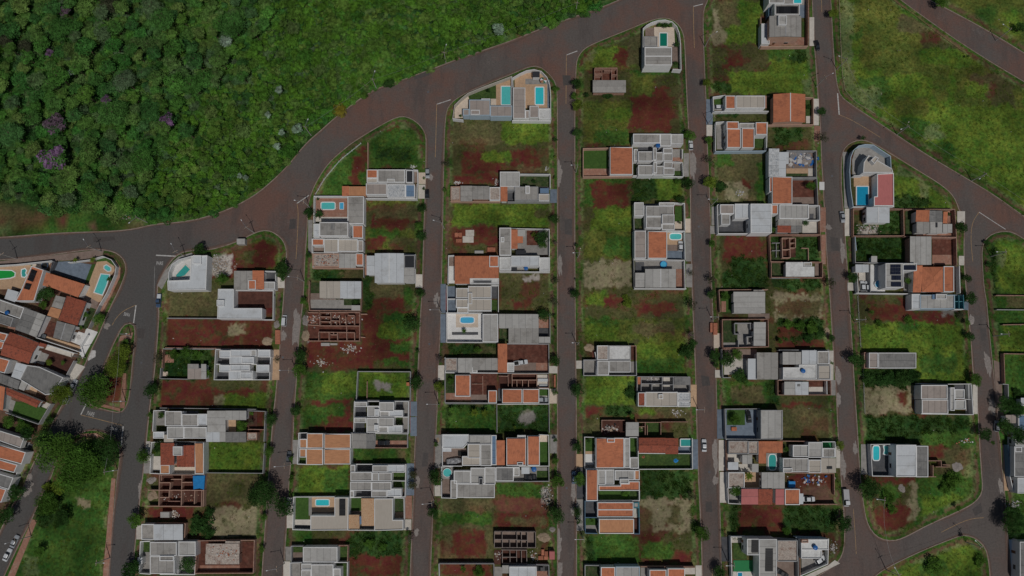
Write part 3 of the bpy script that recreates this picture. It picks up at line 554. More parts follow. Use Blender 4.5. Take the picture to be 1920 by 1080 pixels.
def house(tile, label, items, front='l', name='house', cat='house', group=None):
    T = Tile(*tile)
    allp = [p for it in items if it[0] in 'by' for p in it[1]] or [p for it in items if it[0] == 'w' for p in it[3]]
    cu = sum(p[0] for p in allp) / len(allp); cv = sum(p[1] for p in allp) / len(allp)
    off = T.at(cu, cv, Z0)
    root = empty(name, off); tag(root, label, cat, group)
    assert label not in LABELS, label
    LABELS[label] = 1; ANCH.append((off[0], off[1], label))
    first = True
    for it in items:
        if it[0] == 'b':
            _, pts, h, k, o = it
            h = h + jit(); m = KIND[k]
            q = [T.at(x, y, h)[:2] for x, y in pts]; FOOT.append(q)
            par = o.get('p', 'w' if k in ('fc', 'fl', 'tp', 'be', 'wm', 'or', 'pe', 'sl', 'sw') else None)
            wc = 'wall_' + o.get('w', par or 'w'); z0 = o.get('z', Z0 - .05)
            if par:
                tp = o.get('t', .26); up = o.get('u', .32)
                vs, fs = ring(q, tp, z0, h + up + jit(), h - .35, off)
                link('wall', mesh('wall', vs, fs), root, wc if wc == 'wall_' + par else wc)
                q2 = inset(q, tp - .01)
            else:
                q2 = q; e = o.get('e', .35)
                vs, fs = prism(inset(q, e), z0, h - .12, off)
                link('wall', mesh('wall', vs, fs), root, wc)
            if len(pts) == 4 and k not in ('sl', 'sw', 'sr', 'bk') and not o.get('hip'):
                roof_strips(root, q2, h, k, o, off)
            elif o.get('hip'):
                hor = dist2(q2[0], q2[1]); ver = dist2(q2[0], q2[3]); c = lambda a, b: lerp(lerp(q2[0], q2[1], a), lerp(q2[3], q2[2], a), b)
                if hor > ver: i = ver / hor / 2; r0, r1 = c(i, .5), c(1 - i, .5); fc = [(0, 1, 5, 4), (1, 2, 5), (2, 3, 4, 5), (3, 0, 4)]
                else: i = hor / ver / 2; r0, r1 = c(.5, i), c(.5, 1 - i); fc = [(0, 1, 4), (1, 2, 5, 4), (2, 3, 5), (3, 0, 4, 5)]
                zr = h + .2 * min(hor, ver) / 2 + .1
                vs = [(p[0] - off[0], p[1] - off[1], h - off[2]) for p in q2] + [(r[0] - off[0], r[1] - off[1], zr - off[2]) for r in (r0, r1)]
                if area2(q2) < 0: fc = [f[::-1] for f in fc]
                for f in fc:
                    link('roof', mesh('roof', [vs[i] for i in f], [tuple(range(len(f)))], [(vs[i][0], vs[i][1]) for i in f]), root, m)
                for a, b_ in ((0, 4), (3, 4) if hor > ver else (1, 4), (1, 5) if hor > ver else (2, 5), (2, 5) if hor > ver else (3, 5), (4, 5)):
                    A, Bq = Vector(vs[a]), Vector(vs[b_]); d = (Bq - A); s = Vector((-d.y, d.x, 0)).normalized() * .13; u = Vector((0, 0, .06))
                    link('ridge_cap', mesh('ridge_cap', [A - s, A + u, A + s, Bq - s, Bq + u, Bq + s], [(0, 1, 4, 3), (1, 2, 5, 4)]), root, m)
            else:
                vs, fs = prism(q2, h - .2, h, off)
                link('roof', mesh('roof', vs, fs, [(v[0], v[1]) for v in vs]), root, m)
            if first and h > 2.6 and len(pts) == 4 and not o.get('nd'):
                first = False                                     # street-side door and window
                sgn = area2(q)
                pa, pb = {'l': (q[0], q[3]), 'r': (q[1], q[2]), 'd': (q[3], q[2]), 'u': (q[0], q[1])}[front]
                L = dist2(pa, pb); e = Vector((pb[0] - pa[0], pb[1] - pa[1])).normalized(); ce = Vector((sum(p[0] for p in q) / 4, sum(p[1] for p in q) / 4))
                nn = Vector((e.y, -e.x)); mid = (Vector(pa) + Vector(pb)) / 2
                if nn.dot(mid - ce) < 0: nn = -nn
                base = -.35 if not par else 0.0
                for nm, t, w_, za, zb, mm in (('door', .3, .95, Z0, Z0 + 2.1, 'door_wood'), ('window', .68, 1.5, Z0 + 1.0, Z0 + 2.1, 'glass_dark')):
                    c = Vector(pa) + e * L * t + nn * (base + .01)
                    vs, fs = polywall([c - e * w_ / 2, c + e * w_ / 2], .08, za, zb, off)
                    po = link(nm, mesh(nm, vs, fs), root, mm)
                    vs, fs = polywall([c - e * (w_ / 2 + .12), c + e * (w_ / 2 + .12)], .14, zb + .01, zb + .12, off)
                    link('lintel', mesh('lintel', vs, fs), po, 'concrete')
        elif it[0] == 'w':
            _, c, h, pts, t = it; h = h + jit() * 1.7
            p = [T.at(x, y, h)[:2] for x, y in pts]
            vs, fs = polywall(p, t, Z0 - .05, Z0 + h, off); link('boundary_wall', mesh('boundary_wall', vs, fs), root, 'wall_' + c)
        elif it[0] == 'c':
            _, c, h, segs = it
            for x0, y0, x1, y1 in segs:
                hh = h * random.uniform(.82, 1.04) + jit()
                p = [T.at(x, y, h)[:2] for x, y in ((x0, y0), (x1, y1))]
                vs, fs = polywall(p, .2, Z0 - .05, Z0 + hh, off); link('unfinished_wall', mesh('unfinished_wall', vs, fs), root, 'wall_' + c)
        elif it[0] == 'y':
            _, pts, m = it
            q = [T.at(x, y, Z0)[:2] for x, y in pts]; FOOT.append(q) if m not in ('y_weed',) else None
            vs, fs = prism(q, Z0 - .05, Z0 + .155 + jit() * .7, off); link('yard', mesh('yard', vs, fs), root, m)
        elif it[0] == 's':
            _, g, nx, ny, h, m = it
            if len(g) == 4 and not isinstance(g[0], tuple): g = [(g[0], g[1]), (g[2], g[1]), (g[2], g[3]), (g[0], g[3])]
            q = [T.at(x, y, h)[:2] for x, y in g]
            me0 = None
            for i in range(nx):
                for j in range(ny):
                    c = lambda a, b: lerp(lerp(q[0], q[1], a), lerp(q[3], q[2], a), b)
                    pp = [c((i + .04) / nx, (j + .04) / ny), c((i + .96) / nx, (j + .04) / ny), c((i + .96) / nx, (j + .96) / ny), c((i + .04) / nx, (j + .96) / ny)]
                    vs, fs = prism(pp, h - .06, h + .02, off); link('solar_panel', mesh('solar_panel', vs, fs), root, m)
    return root

# ------------------------------------------------------------------ builders: pools, tanks, heaps
def rounded(q, k, n=6):
    """quad with rounded corners, k the share of the half side taken by the corner"""
    out = []
    for i in range(4):
        a, b, c = q[i - 1], q[i], q[(i + 1) % 4]
        p0, p1 = lerp(b, a, k / 2), lerp(b, c, k / 2)
        for j in range(n + 1):
            t = j / n; out.append(lerp(lerp(p0, b, t), lerp(b, p1, t), t))
    return out
def pool(tile, g, wat, label, k=.3, rim='rim_white', rw=.35, up=0.0, step=True):
    T = Tile(*tile)
    if len(g) == 4 and not isinstance(g[0], tuple): g = [(g[0], g[1]), (g[2], g[1]), (g[2], g[3]), (g[0], g[3])]
    q = [T.at(x, y, Z0)[:2] for x, y in g]
    if k > 0 and len(q) == 4: q = rounded(q, k)
    c = (sum(p[0] for p in q) / len(q), sum(p[1] for p in q) / len(q), Z0)
    root = empty('swimming_pool', c); tag(root, label, 'swimming pool'); LABELS[label] = 1
    zt = Z0 + .30 + up
    o = [tuple(p) for p in inset(ccw(q), -rw)]
    vs, fs = ring(o, rw, Z0, zt, zt - .25, c); link('rim', mesh('rim', vs, fs), root, rim)
    vs, fs = prism(inset(ccw(q), .002), zt - .24, zt - .10, c); link('water', mesh('water', vs, fs), root, wat)
    if step and len(q) > 8:
        a, b, d = q[0], lerp(q[0], q[len(q) // 2], .25), q[1]
        e = lerp(q[0], q[-1], .5)
    FOOT.append(o)
    return root
def round_pool(tile, x, y, r, wat, label, rim='rim_white', h=.9):
    T = Tile(*tile); pts = [(x + r * math.cos(a), y + r * math.sin(a)) for a in [i * math.tau / 28 for i in range(28)]]
    q = [T.at(a, b, h)[:2] for a, b in pts]; c = (*T.at(x, y, h)[:2], Z0)
    root = empty('round_pool', c); tag(root, label, 'swimming pool'); LABELS[label] = 1
    vs, fs = ring(q, .16, Z0, Z0 + h, Z0 + h - .4, c); link('rim', mesh('rim', vs, fs), root, rim)
    vs, fs = prism(inset(ccw(q), .15), Z0 + h - .35, Z0 + h - .14, c); link('water', mesh('water', vs, fs), root, wat)
def lathe(prof, n=20):
    vs = []; fs = []
    for r, z in prof: vs += [(r * math.cos(i * math.tau / n), r * math.sin(i * math.tau / n), z) for i in range(n)]
    for a in range(len(prof) - 1):
        for i in range(n): j = (i + 1) % n; fs.append((a * n + i, a * n + j, (a + 1) * n + j, (a + 1) * n + i))
    fs.append(tuple((len(prof) - 1) * n + i for i in range(n)))
    return vs, fs
def tank(tile, x, y, h, label, r=.75, m='tank_blue'):
    c = Tile(*tile).at(x, y, h + .8); root = empty('water_tank', (c[0], c[1], h)); tag(root, label, 'water tank'); LABELS[label] = 1
    vs, fs = lathe([(r * .86, 0), (r, .7), (r * 1.02, .75)]); link('drum', mesh('drum', vs, fs), root, m)
    vs, fs = lathe([(r * 1.08, .74), (r * 1.08, .8), (r * .8, .9), (r * .3, .98), (.05, 1.0)]); link('lid', mesh('lid', vs, fs), root, m)
def heap(tile, x, y, rx, ry, h, m, label, cat, name, z=None):
    """a loose pile: uneven mound"""
    T = Tile(*tile); c = T.at(x, y, Z0); a = T.at(x + rx, y, Z0); b = T.at(x, y + ry, Z0); RX = abs(a[0] - c[0]); RY = abs(b[1] - c[1]); sd = random.random() * 90
    h *= .5; RX *= .85; RY *= .85; vs = [(0, 0, h)]; fs = []; n = 26; R = 5
    for i in range(1, R + 1):
        for j in range(n):
            t = j * math.tau / n; w = .55 + .9 * float(fbm(np.array([math.cos(t) * 1.9 + sd]), np.array([math.sin(t) * 1.9 + sd]), 5, 5)[0])
            f = i / R; zz = h * (1 - f) ** .8 * random.uniform(.5, 1.15) + .1 if i < R else .02
            vs.append((RX * f * w * math.cos(t), RY * f * w * math.sin(t), zz))
    for j in range(n): fs.append((0, 1 + j, 1 + (j + 1) % n))
    for i in range(R - 1):
        for j in range(n): k2 = (j + 1) % n; fs.append((1 + i * n + j, 1 + (i + 1) * n + j, 1 + (i + 1) * n + k2, 1 + i * n + k2))
    o = link(name, mesh(name, vs, fs), m=m, loc=(c[0], c[1], z or Z0)); tag(o, label, cat); LABELS[label] = 1
    return o
def spill(tile, x, y, rx, ry, m, z=.012):
    """thin ragged spread of sand on the carriageway"""
    T = Tile(*tile); c = T.at(x, y, 0); RX = rx / 20.; RY = ry / 20.; sd = random.random() * 90; n = 60; vs = [(0, 0, .03)]; fs = []
    for i in (1, 2):
        for j in range(n):
            t = j * math.tau / n; w = .35 + 1.25 * float(fbm(np.array([math.cos(t) * 2.6 + sd]), np.array([math.sin(t) * 2.6 + sd]), 6, 5)[0])
            vs.append((RX * w * math.cos(t) * i / 2, RY * w * math.sin(t) * i / 2, .02 if i == 1 else 0))
    for j in range(n): fs += [(0, 1 + j, 1 + (j + 1) % n), (1 + j, 1 + n + j, 1 + n + (j + 1) % n, 1 + (j + 1) % n)]
    tag(link('sand_spill', mesh('sand_spill', vs, fs), m=m, loc=(c[0], c[1], z)), kind='stuff')
def debris(tile, x0, y0, x1, y1, n, ms, label, cat, name, smin=.15, smax=.65, z=None, flat=.3):
    """a scatter of broken pieces lying together: one heap of rubbish, real chunks"""
    T = Tile(*tile); c = T.at((x0 + x1) / 2, (y0 + y1) / 2, Z0); z = z or Z0 + .1
    root = empty(name, (c[0], c[1], z)); tag(root, label, cat); LABELS[label] = 1
    per = {}
    for i in range(n):
        p = T.at(random.gauss((x0 + x1) / 2, (x1 - x0) / 4.2), random.gauss((y0 + y1) / 2, (y1 - y0) / 4.2), z); s = random.uniform(smin, smax); s2 = s * random.uniform(.3, 1); hh = s * flat * random.uniform(.4, 1.2); a = random.random() * 6.3
        ca, sa = math.cos(a), math.sin(a); V, Fc = per.setdefault(random.choice(ms), ([], [])); b0 = len(V)
        for zz, kx in ((-.05, 1), (hh, .8)):
            for dx, dy in ((-1, -1), (1, -1), (1, 1), (-1, 1)):
                X, Yv = dx * s / 2 * kx, dy * s2 / 2 * kx; V.append((p[0] - c[0] + X * ca - Yv * sa, p[1] - c[1] + X * sa + Yv * ca, zz + random.uniform(0, .1)))
        Fc += [(b0 + 4, b0 + 5, b0 + 6, b0 + 7)] + [(b0 + i2, b0 + (i2 + 1) % 4, b0 + 4 + (i2 + 1) % 4, b0 + 4 + i2) for i2 in range(4)]
    for m, (V, Fc) in per.items(): tag(link('debris_pieces', mesh('debris_pieces', V, Fc), root, m), kind='stuff')
    return root
def pave(tile, pts, m):
    T = Tile(*tile)
    if len(pts) == 4 and not isinstance(pts[0], tuple): pts = [(pts[0], pts[1]), (pts[2], pts[1]), (pts[2], pts[3]), (pts[0], pts[3])]
    q = [T.at(x, y, Z0)[:2] for x, y in pts]; FOOT.append(q); c = (*q[0], 0)
    vs, fs = prism(q, 0.0, Z0 + .10 + jit() * .8, (0, 0, 0)); tag(link('pavement', mesh('pavement', vs, fs), m=m), kind='structure')

# ------------------------------------------------------------------ builders: vehicles
def box_vf(x0, x1, y0, y1, z0, z1, tx=0, ty=0):
    vs = [(x0, y0, z0), (x1, y0, z0), (x1, y1, z0), (x0, y1, z0), (x0 + tx, y0 + ty, z1), (x1 - tx, y0 + ty, z1), (x1 - tx, y1 - ty, z1), (x0 + tx, y1 - ty, z1)]
    return vs, [(3, 2, 1, 0), (4, 5, 6, 7)] + [(i, (i + 1) % 4, 4 + (i + 1) % 4, 4 + i) for i in range(4)]
def loft(secs):
    """secs: (x, half width at the sill, half width at the shoulder, z bottom, z shoulder, z top, half width at the top)"""
    vs = []; fs = []
    for x, ws, wm, zb, zm, zt, wt in secs: vs += [(x, -ws, zb), (x, -wm, zm), (x, -wt, zt), (x, wt, zt), (x, wm, zm), (x, ws, zb)]
    for i in range(len(secs) - 1):
        for j in range(6): k2 = (j + 1) % 6; fs.append((i * 6 + j, i * 6 + k2, (i + 1) * 6 + k2, (i + 1) * 6 + j))
    e = (len(secs) - 1) * 6; fs += [(5, 4, 3, 2, 1, 0), tuple(e + i for i in range(6))]
    return vs, fs
CARM = {}
def carmesh(kind):
    if kind in CARM: return CARM[kind]
    P = {}
    pk = kind in ('pickup', 'truck'); Lh = {'hatch': 1.95, 'sedan': 2.2, 'pickup': 2.55, 'van': 2.1, 'truck': 3.0}[kind]; w = .86 if kind != 'truck' else .98
    zt = .82 if kind != 'truck' else .95
    P['body'] = loft([(-Lh, w * .86, w * .9, .32, .55, .72 if not pk else .85, w * .84), (-Lh + .18, w * .97, w, .25, .6, zt, w * .94), (-.6, w, w, .22, .62, zt + .04, w * .95), (.7, w, w, .22, .62, zt + .04, w * .94), (Lh - .45, w * .97, w * .98, .24, .58, zt - .06, w * .9), (Lh - .08, w * .85, w * .88, .28, .5, zt - .2, w * .8), (Lh, w * .74, w * .78, .32, .46, .56, w * .7)])
    g = {'hatch': (-1.85, -1.25, .25, .95, 1.45), 'sedan': (-1.6, -.85, .35, 1.05, 1.42), 'pickup': (-.35, -.2, .75, 1.35, 1.7), 'van': (-2.0, -1.8, .9, 1.55, 1.75), 'truck': (.9, 1.0, 2.2, 2.7, 2.1)}[kind]
    xa, xb, xc, xd, zr = g; wt = w * .72
    P['windows'] = loft([(xa, w * .9, w * .88, zt - .05, zt + .02, zt + .03, w * .82), (xb, w * .93, w * .86, zt - .05, zt + .3, zr - .04, wt), (xc, w * .93, w * .86, zt - .05, zt + .3, zr - .04, wt), (xd, w * .9, w * .86, zt - .05, zt, zt + .02, w * .8)])
    P['roof_panel'] = loft([(xb - .08, wt * .9, wt * .98, zr - .06, zr - .03, zr - .01, wt * .8), (xb + .15, wt * 1.02, wt * 1.04, zr - .06, zr - .01, zr + .03, wt * .9), (xc - .15, wt * 1.02, wt * 1.04, zr - .06, zr - .01, zr + .03, wt * .9), (xc + .06, wt * .9, wt * .98, zr - .06, zr - .03, zr - .01, wt * .8)])
    if kind == 'pickup': P['cargo_bed'] = box_vf(-Lh + .15, -.5, -w * .78, w * .78, zt - .2, zt + .035)
    if kind == 'truck': P['cargo_bed'] = box_vf(-Lh + .05, .75, -w * 1.02, w * 1.02, zt - .1, zt + .5, .02, .02)
    P['headlight'] = box_vf(Lh - .24, Lh - .06, -.09, .09, .5, .63); P['tail_light'] = box_vf(-Lh - .02, -Lh + .1, -.07, .07, .5, .7)
    vs, fs = lathe([(.30, -.1), (.31, .1)], 14); vs = [(x, z, y) for x, y, z in vs]; fs = [f[::-1] for f in fs]; P['wheel'] = (vs, fs)
    vs, fs = lathe([(.19, -.04), (.19, .105)], 10); P['rim'] = ([(x, z, y) for x, y, z in vs], [f[::-1] for f in fs])
    CARM[kind] = ({a: mesh(a, *b) for a, b in P.items()}, Lh, w); return CARM[kind]
def paintmat(name, col):
    m = bpy.data.materials.new(name); m.use_nodes = True; b = m.node_tree.nodes['Principled BSDF']; b.inputs['Base Color'].default_value = (*col, 1); b.inputs['Roughness'].default_value = .3; b.inputs['Coat Weight'].default_value = .4
    MATS[name] = m
for nm, cc in (('car_white', (.62, .64, .65)), ('car_black', (.012, .012, .014)), ('car_silver', (.34, .36, .38)), ('car_grey', (.10, .11, .12)), ('car_blue', (.05, .09, .16)), ('car_red', (.35, .03, .02)), ('lens', (.7, .7, .66)), ('lens_red', (.4, .02, .02))): paintmat(nm, cc)
def car(tile, x, y, ang, kind, col, label, cat='car', bed=None):
    """ang: heading in the picture, degrees clockwise from up"""
    P, Lh, w = carmesh(kind); c = Tile(*tile).at(x, y, .5)
    on_lot = label.find('road') < 0 and label.find('kerb') < 0
    root = empty('pickup_truck' if kind == 'pickup' else ('flatbed_truck' if kind == 'truck' else 'parked_car'), (c[0], c[1], Z0 + .17 if on_lot else .008), math.radians(90 - ang)); tag(root, label, cat, 'vehicles parked in the streets and yards'); LABELS[label] = 1
    def part(nm, m, loc=(0, 0, 0), par=root):
        o = bpy.data.objects.new(nm, P[nm]); C.objects.link(o); o.parent = par; o.location = loc
        if len(P[nm].materials) == 0: P[nm].materials.append(None)
        o.material_slots[0].link = 'OBJECT'; o.material_slots[0].material = MATS[m]; return o
    part('body', col); part('windows', 'glass_dark'); part('roof_panel', col)
    if 'cargo_bed' in P: part('cargo_bed', bed or 'rubber')
    for s in (-1, 1):
        part('headlight', 'lens', (0, s * w * .58, 0)); part('tail_light', 'lens_red', (0, s * w * .66, 0))
        for xx in (-Lh * .62, Lh * .6):
            wh = part('wheel', 'rubber', (xx, s * (w - .08), .31)); part('rim', 'metal', (0, 0, 0), wh)

# ------------------------------------------------------------------ builders: trees
def crown_mesh(seed, lobes, nq, size, flat=.62, hollow=.35, up=.5):
    r = np.random.default_rng(seed); cs = []
    for i in range(lobes):
        a = i * 2.4 + r.uniform(-.5, .5); d = math.sqrt((i + .4) / lobes) * .66
        cs.append((math.cos(a) * d, math.sin(a) * d, (1 - d) * .32 + r.uniform(-.1, .14), r.uniform(.30, .48)))
    cs = np.array(cs); idx = r.integers(0, lobes, nq); dirs = r.normal(size=(nq, 3)); dirs[:, 2] = np.abs(dirs[:, 2]) * 1.1 - .25; dirs /= np.linalg.norm(dirs, axis=1)[:, None]
    rad = cs[idx, 3] * (hollow + (1 - hollow) * r.random(nq) ** .35)
    pos = cs[idx, :3] + dirs * rad[:, None] * np.array([1, 1, flat + .2]); pos[:, 2] = pos[:, 2] * flat
    nrm = dirs * .8 + r.normal(size=(nq, 3)) * .55 + np.array([0, 0, up]); nrm /= np.linalg.norm(nrm, axis=1)[:, None]
    t1 = np.cross(nrm, r.normal(size=(nq, 3))); t1 /= np.linalg.norm(t1, axis=1)[:, None]; t2 = np.cross(nrm, t1)
    s = size * r.uniform(.6, 1.35, nq)[:, None]; a = t1 * s; b = t2 * s * r.uniform(.5, .9, nq)[:, None]
    V = np.stack([pos - a, pos - b * .9, pos + a, pos + b * .9], 1).reshape(-1, 3)
    return mesh('crown', V, [(4 * i, 4 * i + 1, 4 * i + 2, 4 * i + 3) for i in range(nq)])
def palm_mesh(seed):
    r = random.Random(seed); vs = []; fs = []
    for i in range(13):
        a = i * math.tau / 13 + r.uniform(-.2, .2); L = r.uniform(.8, 1.05); pr = None
        for j in range(6):
            t = j / 5; rr = L * t; z = .35 * math.sin(t * 2.4) - .25 * t; wd = .13 * math.sin(min(1, t * 1.2 + .12) * 2.9) + .01
            cx, cy = rr * math.cos(a), rr * math.sin(a); nx, ny = -math.sin(a) * wd, math.cos(a) * wd
            vs += [(cx + nx, cy + ny, z - .05), (cx, cy, z), (cx - nx, cy - ny, z - .05)]
            b = len(vs) - 3
            if pr is not None: fs += [(pr, pr + 1, b + 1, b), (pr + 1, pr + 2, b + 2, b + 1)]
            pr = b
    return mesh('crown', vs, fs)
CR = {'s': [crown_mesh(10 + i, 7 + i, 700, .085) for i in range(4)], 'm': [crown_mesh(30 + i, 12 + 2 * i, 1500, .062) for i in range(4)], 'l': [crown_mesh(50 + i, 24 + 4 * i, 4200, .036, .55) for i in range(3)],
      't': [crown_mesh(70 + i, 8, 330, .075, .62, .2) for i in range(3)], 'p': [palm_mesh(i) for i in range(2)], 'b': [crown_mesh(90 + i, 9, 900, .075, .5, .3, .8) for i in range(3)]}
TRUNK = None
def trunk_mesh():
    vs, fs = lathe([(.075, -.05), (.055, .5), (.04, 1.0)], 8)
    for i in range(5):
        a = i * 1.26; b = len(vs); d = (math.cos(a), math.sin(a)); 
        for t, r in ((.55, .03), (1.05, .012)):
            cx, cy = d[0] * (t - .5) * .7, d[1] * (t - .5) * .7
            vs += [(cx + r, cy, t), (cx, cy + r, t), (cx - r, cy, t), (cx, cy - r, t)]
        fs += [(b + j, b + (j + 1) % 4, b + 4 + (j + 1) % 4, b + 4 + j) for j in range(4)]
    return mesh('trunk', vs, fs)
TRUNK = trunk_mesh(); TRUNK.materials.append(MATS['bark'])
def setmat(o, m):
    if len(o.data.materials) == 0: o.data.materials.append(None)
    o.material_slots[0].link = 'OBJECT'; o.material_slots[0].material = MATS[m]
def tree_at(x, y, r, col, shape=None, hgt=None, name='tree', z=Z0):
    """r crown radius in metres"""
    shape = shape or ('s' if r < 1.7 else ('m' if r < 4.2 else 'l'))
    h = hgt if hgt is not None else (1.3 + r * 1.05)
    root = empty(name, (x, y, z), 0)
    t = bpy.data.objects.new('trunk', TRUNK); C.objects.link(t); t.parent = root; s = max(.6, r * .75); t.scale = (s * 1.2, s * 1.2, h * .95)
    c = bpy.data.objects.new('crown', random.choice(CR[shape])); C.objects.link(c); c.parent = root; c.location = (0, 0, h * .78)
    k = r / .98; c.scale = (k * random.uniform(.92, 1.08), k * random.uniform(.92, 1.08), k * random.uniform(.9, 1.1)); c.rotation_euler = (random.uniform(-.08, .08), random.uniform(-.08, .08), random.random() * 6.28)
    setmat(c, col); return root

# ------------------------------------------------------------------ the houses, street by street (tile, label, parts)
# --- row along the avenue, top
house((1,0), 'taupe-roofed house with a turquoise pool on the avenue bend', [
 B(1600,750,1757,868,4.0,'tp',w='bl'), B(1757,795,1922,876,4.0,'tp',w='bl'), B(1552,820,1600,868,3.6,'tp',w='bl'), B(1610,826,1678,862,4.7,'tp',p='w',z=3.9),
 B(1690,742,1757,780,3.2,'wm'), YP([(1490,790),(1590,705),(1600,720),(1600,880),(1490,890)],'y_cream'), YP([(1590,712),(1800,640),(1800,745),(1600,752)],'y_grass'), Y(1762,742,1802,795,'y_cream'), YP([(1800,640),(1920,592),(1920,795),(1802,795)],'y_tan'),
 Wl('c',2.4,(1475,890),(1490,790),(1540,740),(1590,700),(1700,655),(1920,572)), Wl('w',2.4,(1475,890),(1555,900)), Wl('w',2.2,(1918,575),(1920,800)) ], front='u')
pool((1,0),(1842,652,1908,786),'w_turq','long turquoise rectangular pool on tan brick patio by the avenue',k=.08)
house((2,0), 'taupe-roofed house with a bright cyan pool at the rounded corner', [
 B(8,660,100,892,4.0,'tp'), B(100,830,130,892,3.6,'tp'), B(132,796,200,885,4.2,'tp'), B(202,816,286,896,3.4,'sw'),
 YP([(20,590),(160,530),(262,580),(283,660),(283,812),(100,812),(100,656),(20,656)],'y_tan'), Y(100,592,265,634,'y_conc'), Y(265,600,284,810,'y_blue'),
 Wl('w',2.3,(8,660),(5,585),(60,552),(110,530),(165,522),(220,536),(262,580),(284,640),(290,720),(291,905)), Wl('w',2.5,(0,905),(291,908)), B(155,536,208,578,2.8,'bk',e=.1)], front='r')
pool((2,0),(176,658,236,784),'w_cyan','bright cyan rectangular pool at the rounded corner by the avenue',k=.12)
house((2,0), 'pale grey corner house around a dark green pool', [
 B(994,356,1198,492,5.6,'fc',g='x'), B(990,276,1090,350,3.2,'fc',p='g'), YP([(1065,205),(1215,205),(1222,350),(1090,352),(1065,260)],'y_cream'), Y(1000,210,1064,272,'y_brown'), YP([(1198,352),(1240,352),(1262,520),(1205,515)],'y_brown'), Y(1205,470,1262,512,'y_grass'), YP([(1080,168),(1200,165),(1235,215),(1245,350),(1222,350),(1215,205),(1080,203)],'y_grass'),
 Wl('w',2.6,(982,522),(984,300),(984,215),(1010,190),(1050,168),(1100,153),(1150,150),(1200,164),(1235,198),(1255,250),(1264,330),(1268,525),(1205,520))], front='u')
pool((2,0),(1109,252,1161,348),'w_green','dark green rectangular pool on a cream terrace in a walled corner',k=.06)
house((2,0), 'half-built brick house with a single grey roof slope', [
 B(606,602,854,694,3.2,'fc',p=None,w='b',s='y'), Y(620,512,790,602,'y_soil'), Cells('b',2.7,(620,512,790,512),(620,512,620,600),(788,512,788,600),(620,562,676,562),(676,530,676,598),(748,512,748,600),(620,545,676,545),(748,560,788,560),(690,530,748,530))], front='l', name='unfinished_house')
house((3,0), 'tall house with black solar heaters at the top edge', [
 B(10,120,250,277,6.8,'fc',g='y',p=None,w='t',rc='g'), B(48,32,236,112,6.6,'fc'), Sol(62,44,226,104,9,1,6.95,'solar_black'), B(76,118,138,188,7.9,'fl',z=6.5), B(-52,180,10,332,3.4,'wm',s='x'), B(5,-60,120,28,6.0,'fc'), Y(236,40,300,135,'y_blue'), Y(120,-60,300,40,'y_conc'), Y(254,165,282,300,'y_grass'), YP([(10,282),(295,282),(298,340),(20,345)],'y_brick'),
 Wl('db',3.2,(8,-60),(5,118)), Wl('b',2.4,(302,-60),(300,342)), Wl('t',2.2,(300,346),(-50,350)), Wl('t',2.2,(-54,130),(-52,350))], front='d')
pool((3,0),(192,-40,248,26),'w_cyan','cyan pool cut by the top edge beside solar heaters',k=.1)
house((2,0), 'long beige flat-roofed house with a short orange front roof', [
 B(1680,720,1896,814,3.8,'be'), B(1600,720,1674,818,3.6,'or',s='x'), Y(1518,742,1582,788,'y_lawn'), Y(1518,788,1600,828,'y_light'), Y(1898,720,1930,812,'y_brick'),
 Wl('w',2.4,(1512,835),(1508,728),(1600,715)), Wl('w',2.4,(1508,836),(1895,834),(1925,836))], front='l')
house((3,0), 'single orange gable house with a white ridge by the road', [
 B(40,706,280,918,4.6,'or',g='y',p=None,w='t',e=.4), Y(282,740,336,872,'y_grass'), Y(284,872,336,925,'y_light'), Y(-10,730,40,925,'y_weed'), Wl('t',2.0,(270,730),(338,735),(340,935),(-10,938))], front='r')
house((2,0), 'twin house with split orange roofs and a grey-blue front wall', [
 B(1610,968,1714,1110,4.0,'or',s='x'), B(1608,914,1698,970,4.2,'or',s='x'), B(1722,964,1816,1112,3.9,'or',s='x'), B(1826,920,1912,1012,4.0,'or',s='x'), B(1704,925,1824,964,3.2,'sl',p='w'), Y(1535,930,1606,1120,'y_conc'), Y(1818,1015,1912,1110,'y_grass'), 
 Wl('w',2.6,(1525,1136),(1530,918),(1608,912)), Wl('bl',2.8,(1525,1136),(1905,1132)), Wl('w',2.4,(1915,918),(1908,1130))], front='l')
# --- east column
house((2,1), 'orange mono-pitch house behind a pink-walled grass yard', [
 B(734,26,906,232,4.0,'or',s='x'), Y(538,40,730,186,'y_lawn'), Y(538,186,730,240,'y_brick'), Wl('t',2.4,(905,242),(534,246),(534,34),(735,30))], front='l')
house((2,1), 'large white multi-parapet duplex with many grey roof panels', [
 B(908,-74,1110,-4,4.2,'fc'), B(1110,-74,1192,18,4.0,'fl'), B(1192,-72,1282,2,3.8,'fl'), B(946,58,1056,132,4.0,'fc'), B(1060,64,1132,132,3.8,'fc'), B(1135,72,1202,130,4.0,'fc'), B(1133,32,1202,72,4.4,'fc'), B(1058,30,1084,120,4.8,'fc',z=3.6),
 B(946,160,1056,236,4.0,'fc'), B(1060,166,1135,236,3.8,'fc'), B(1135,182,1216,232,4.2,'fc'), B(1137,136,1202,182,3.9,'fc'), B(1060,138,1086,220,4.8,'fc',z=3.6), B(914,40,942,130,3.0,'fc'), Y(944,0,1130,58,'y_dark'), Y(1204,40,1278,102,'y_conc'), Y(1210,142,1278,202,'y_conc'), Y(1204,102,1278,142,'y_brick'), Y(1216,204,1280,240,'y_grass'), Y(914,134,944,236,'y_weed'),
 Wl('w',2.4,(908,238),(1282,246)), Wl('w',2.2,(1280,40),(1278,108)), Wl('w',2.2,(1280,140),(1284,246)), Wl('w',2.2,(1202,134),(1278,138))], front='r')
tank((2,1),1096,12,3.4,'blue water tank among the duplex roof panels above',r=.8)
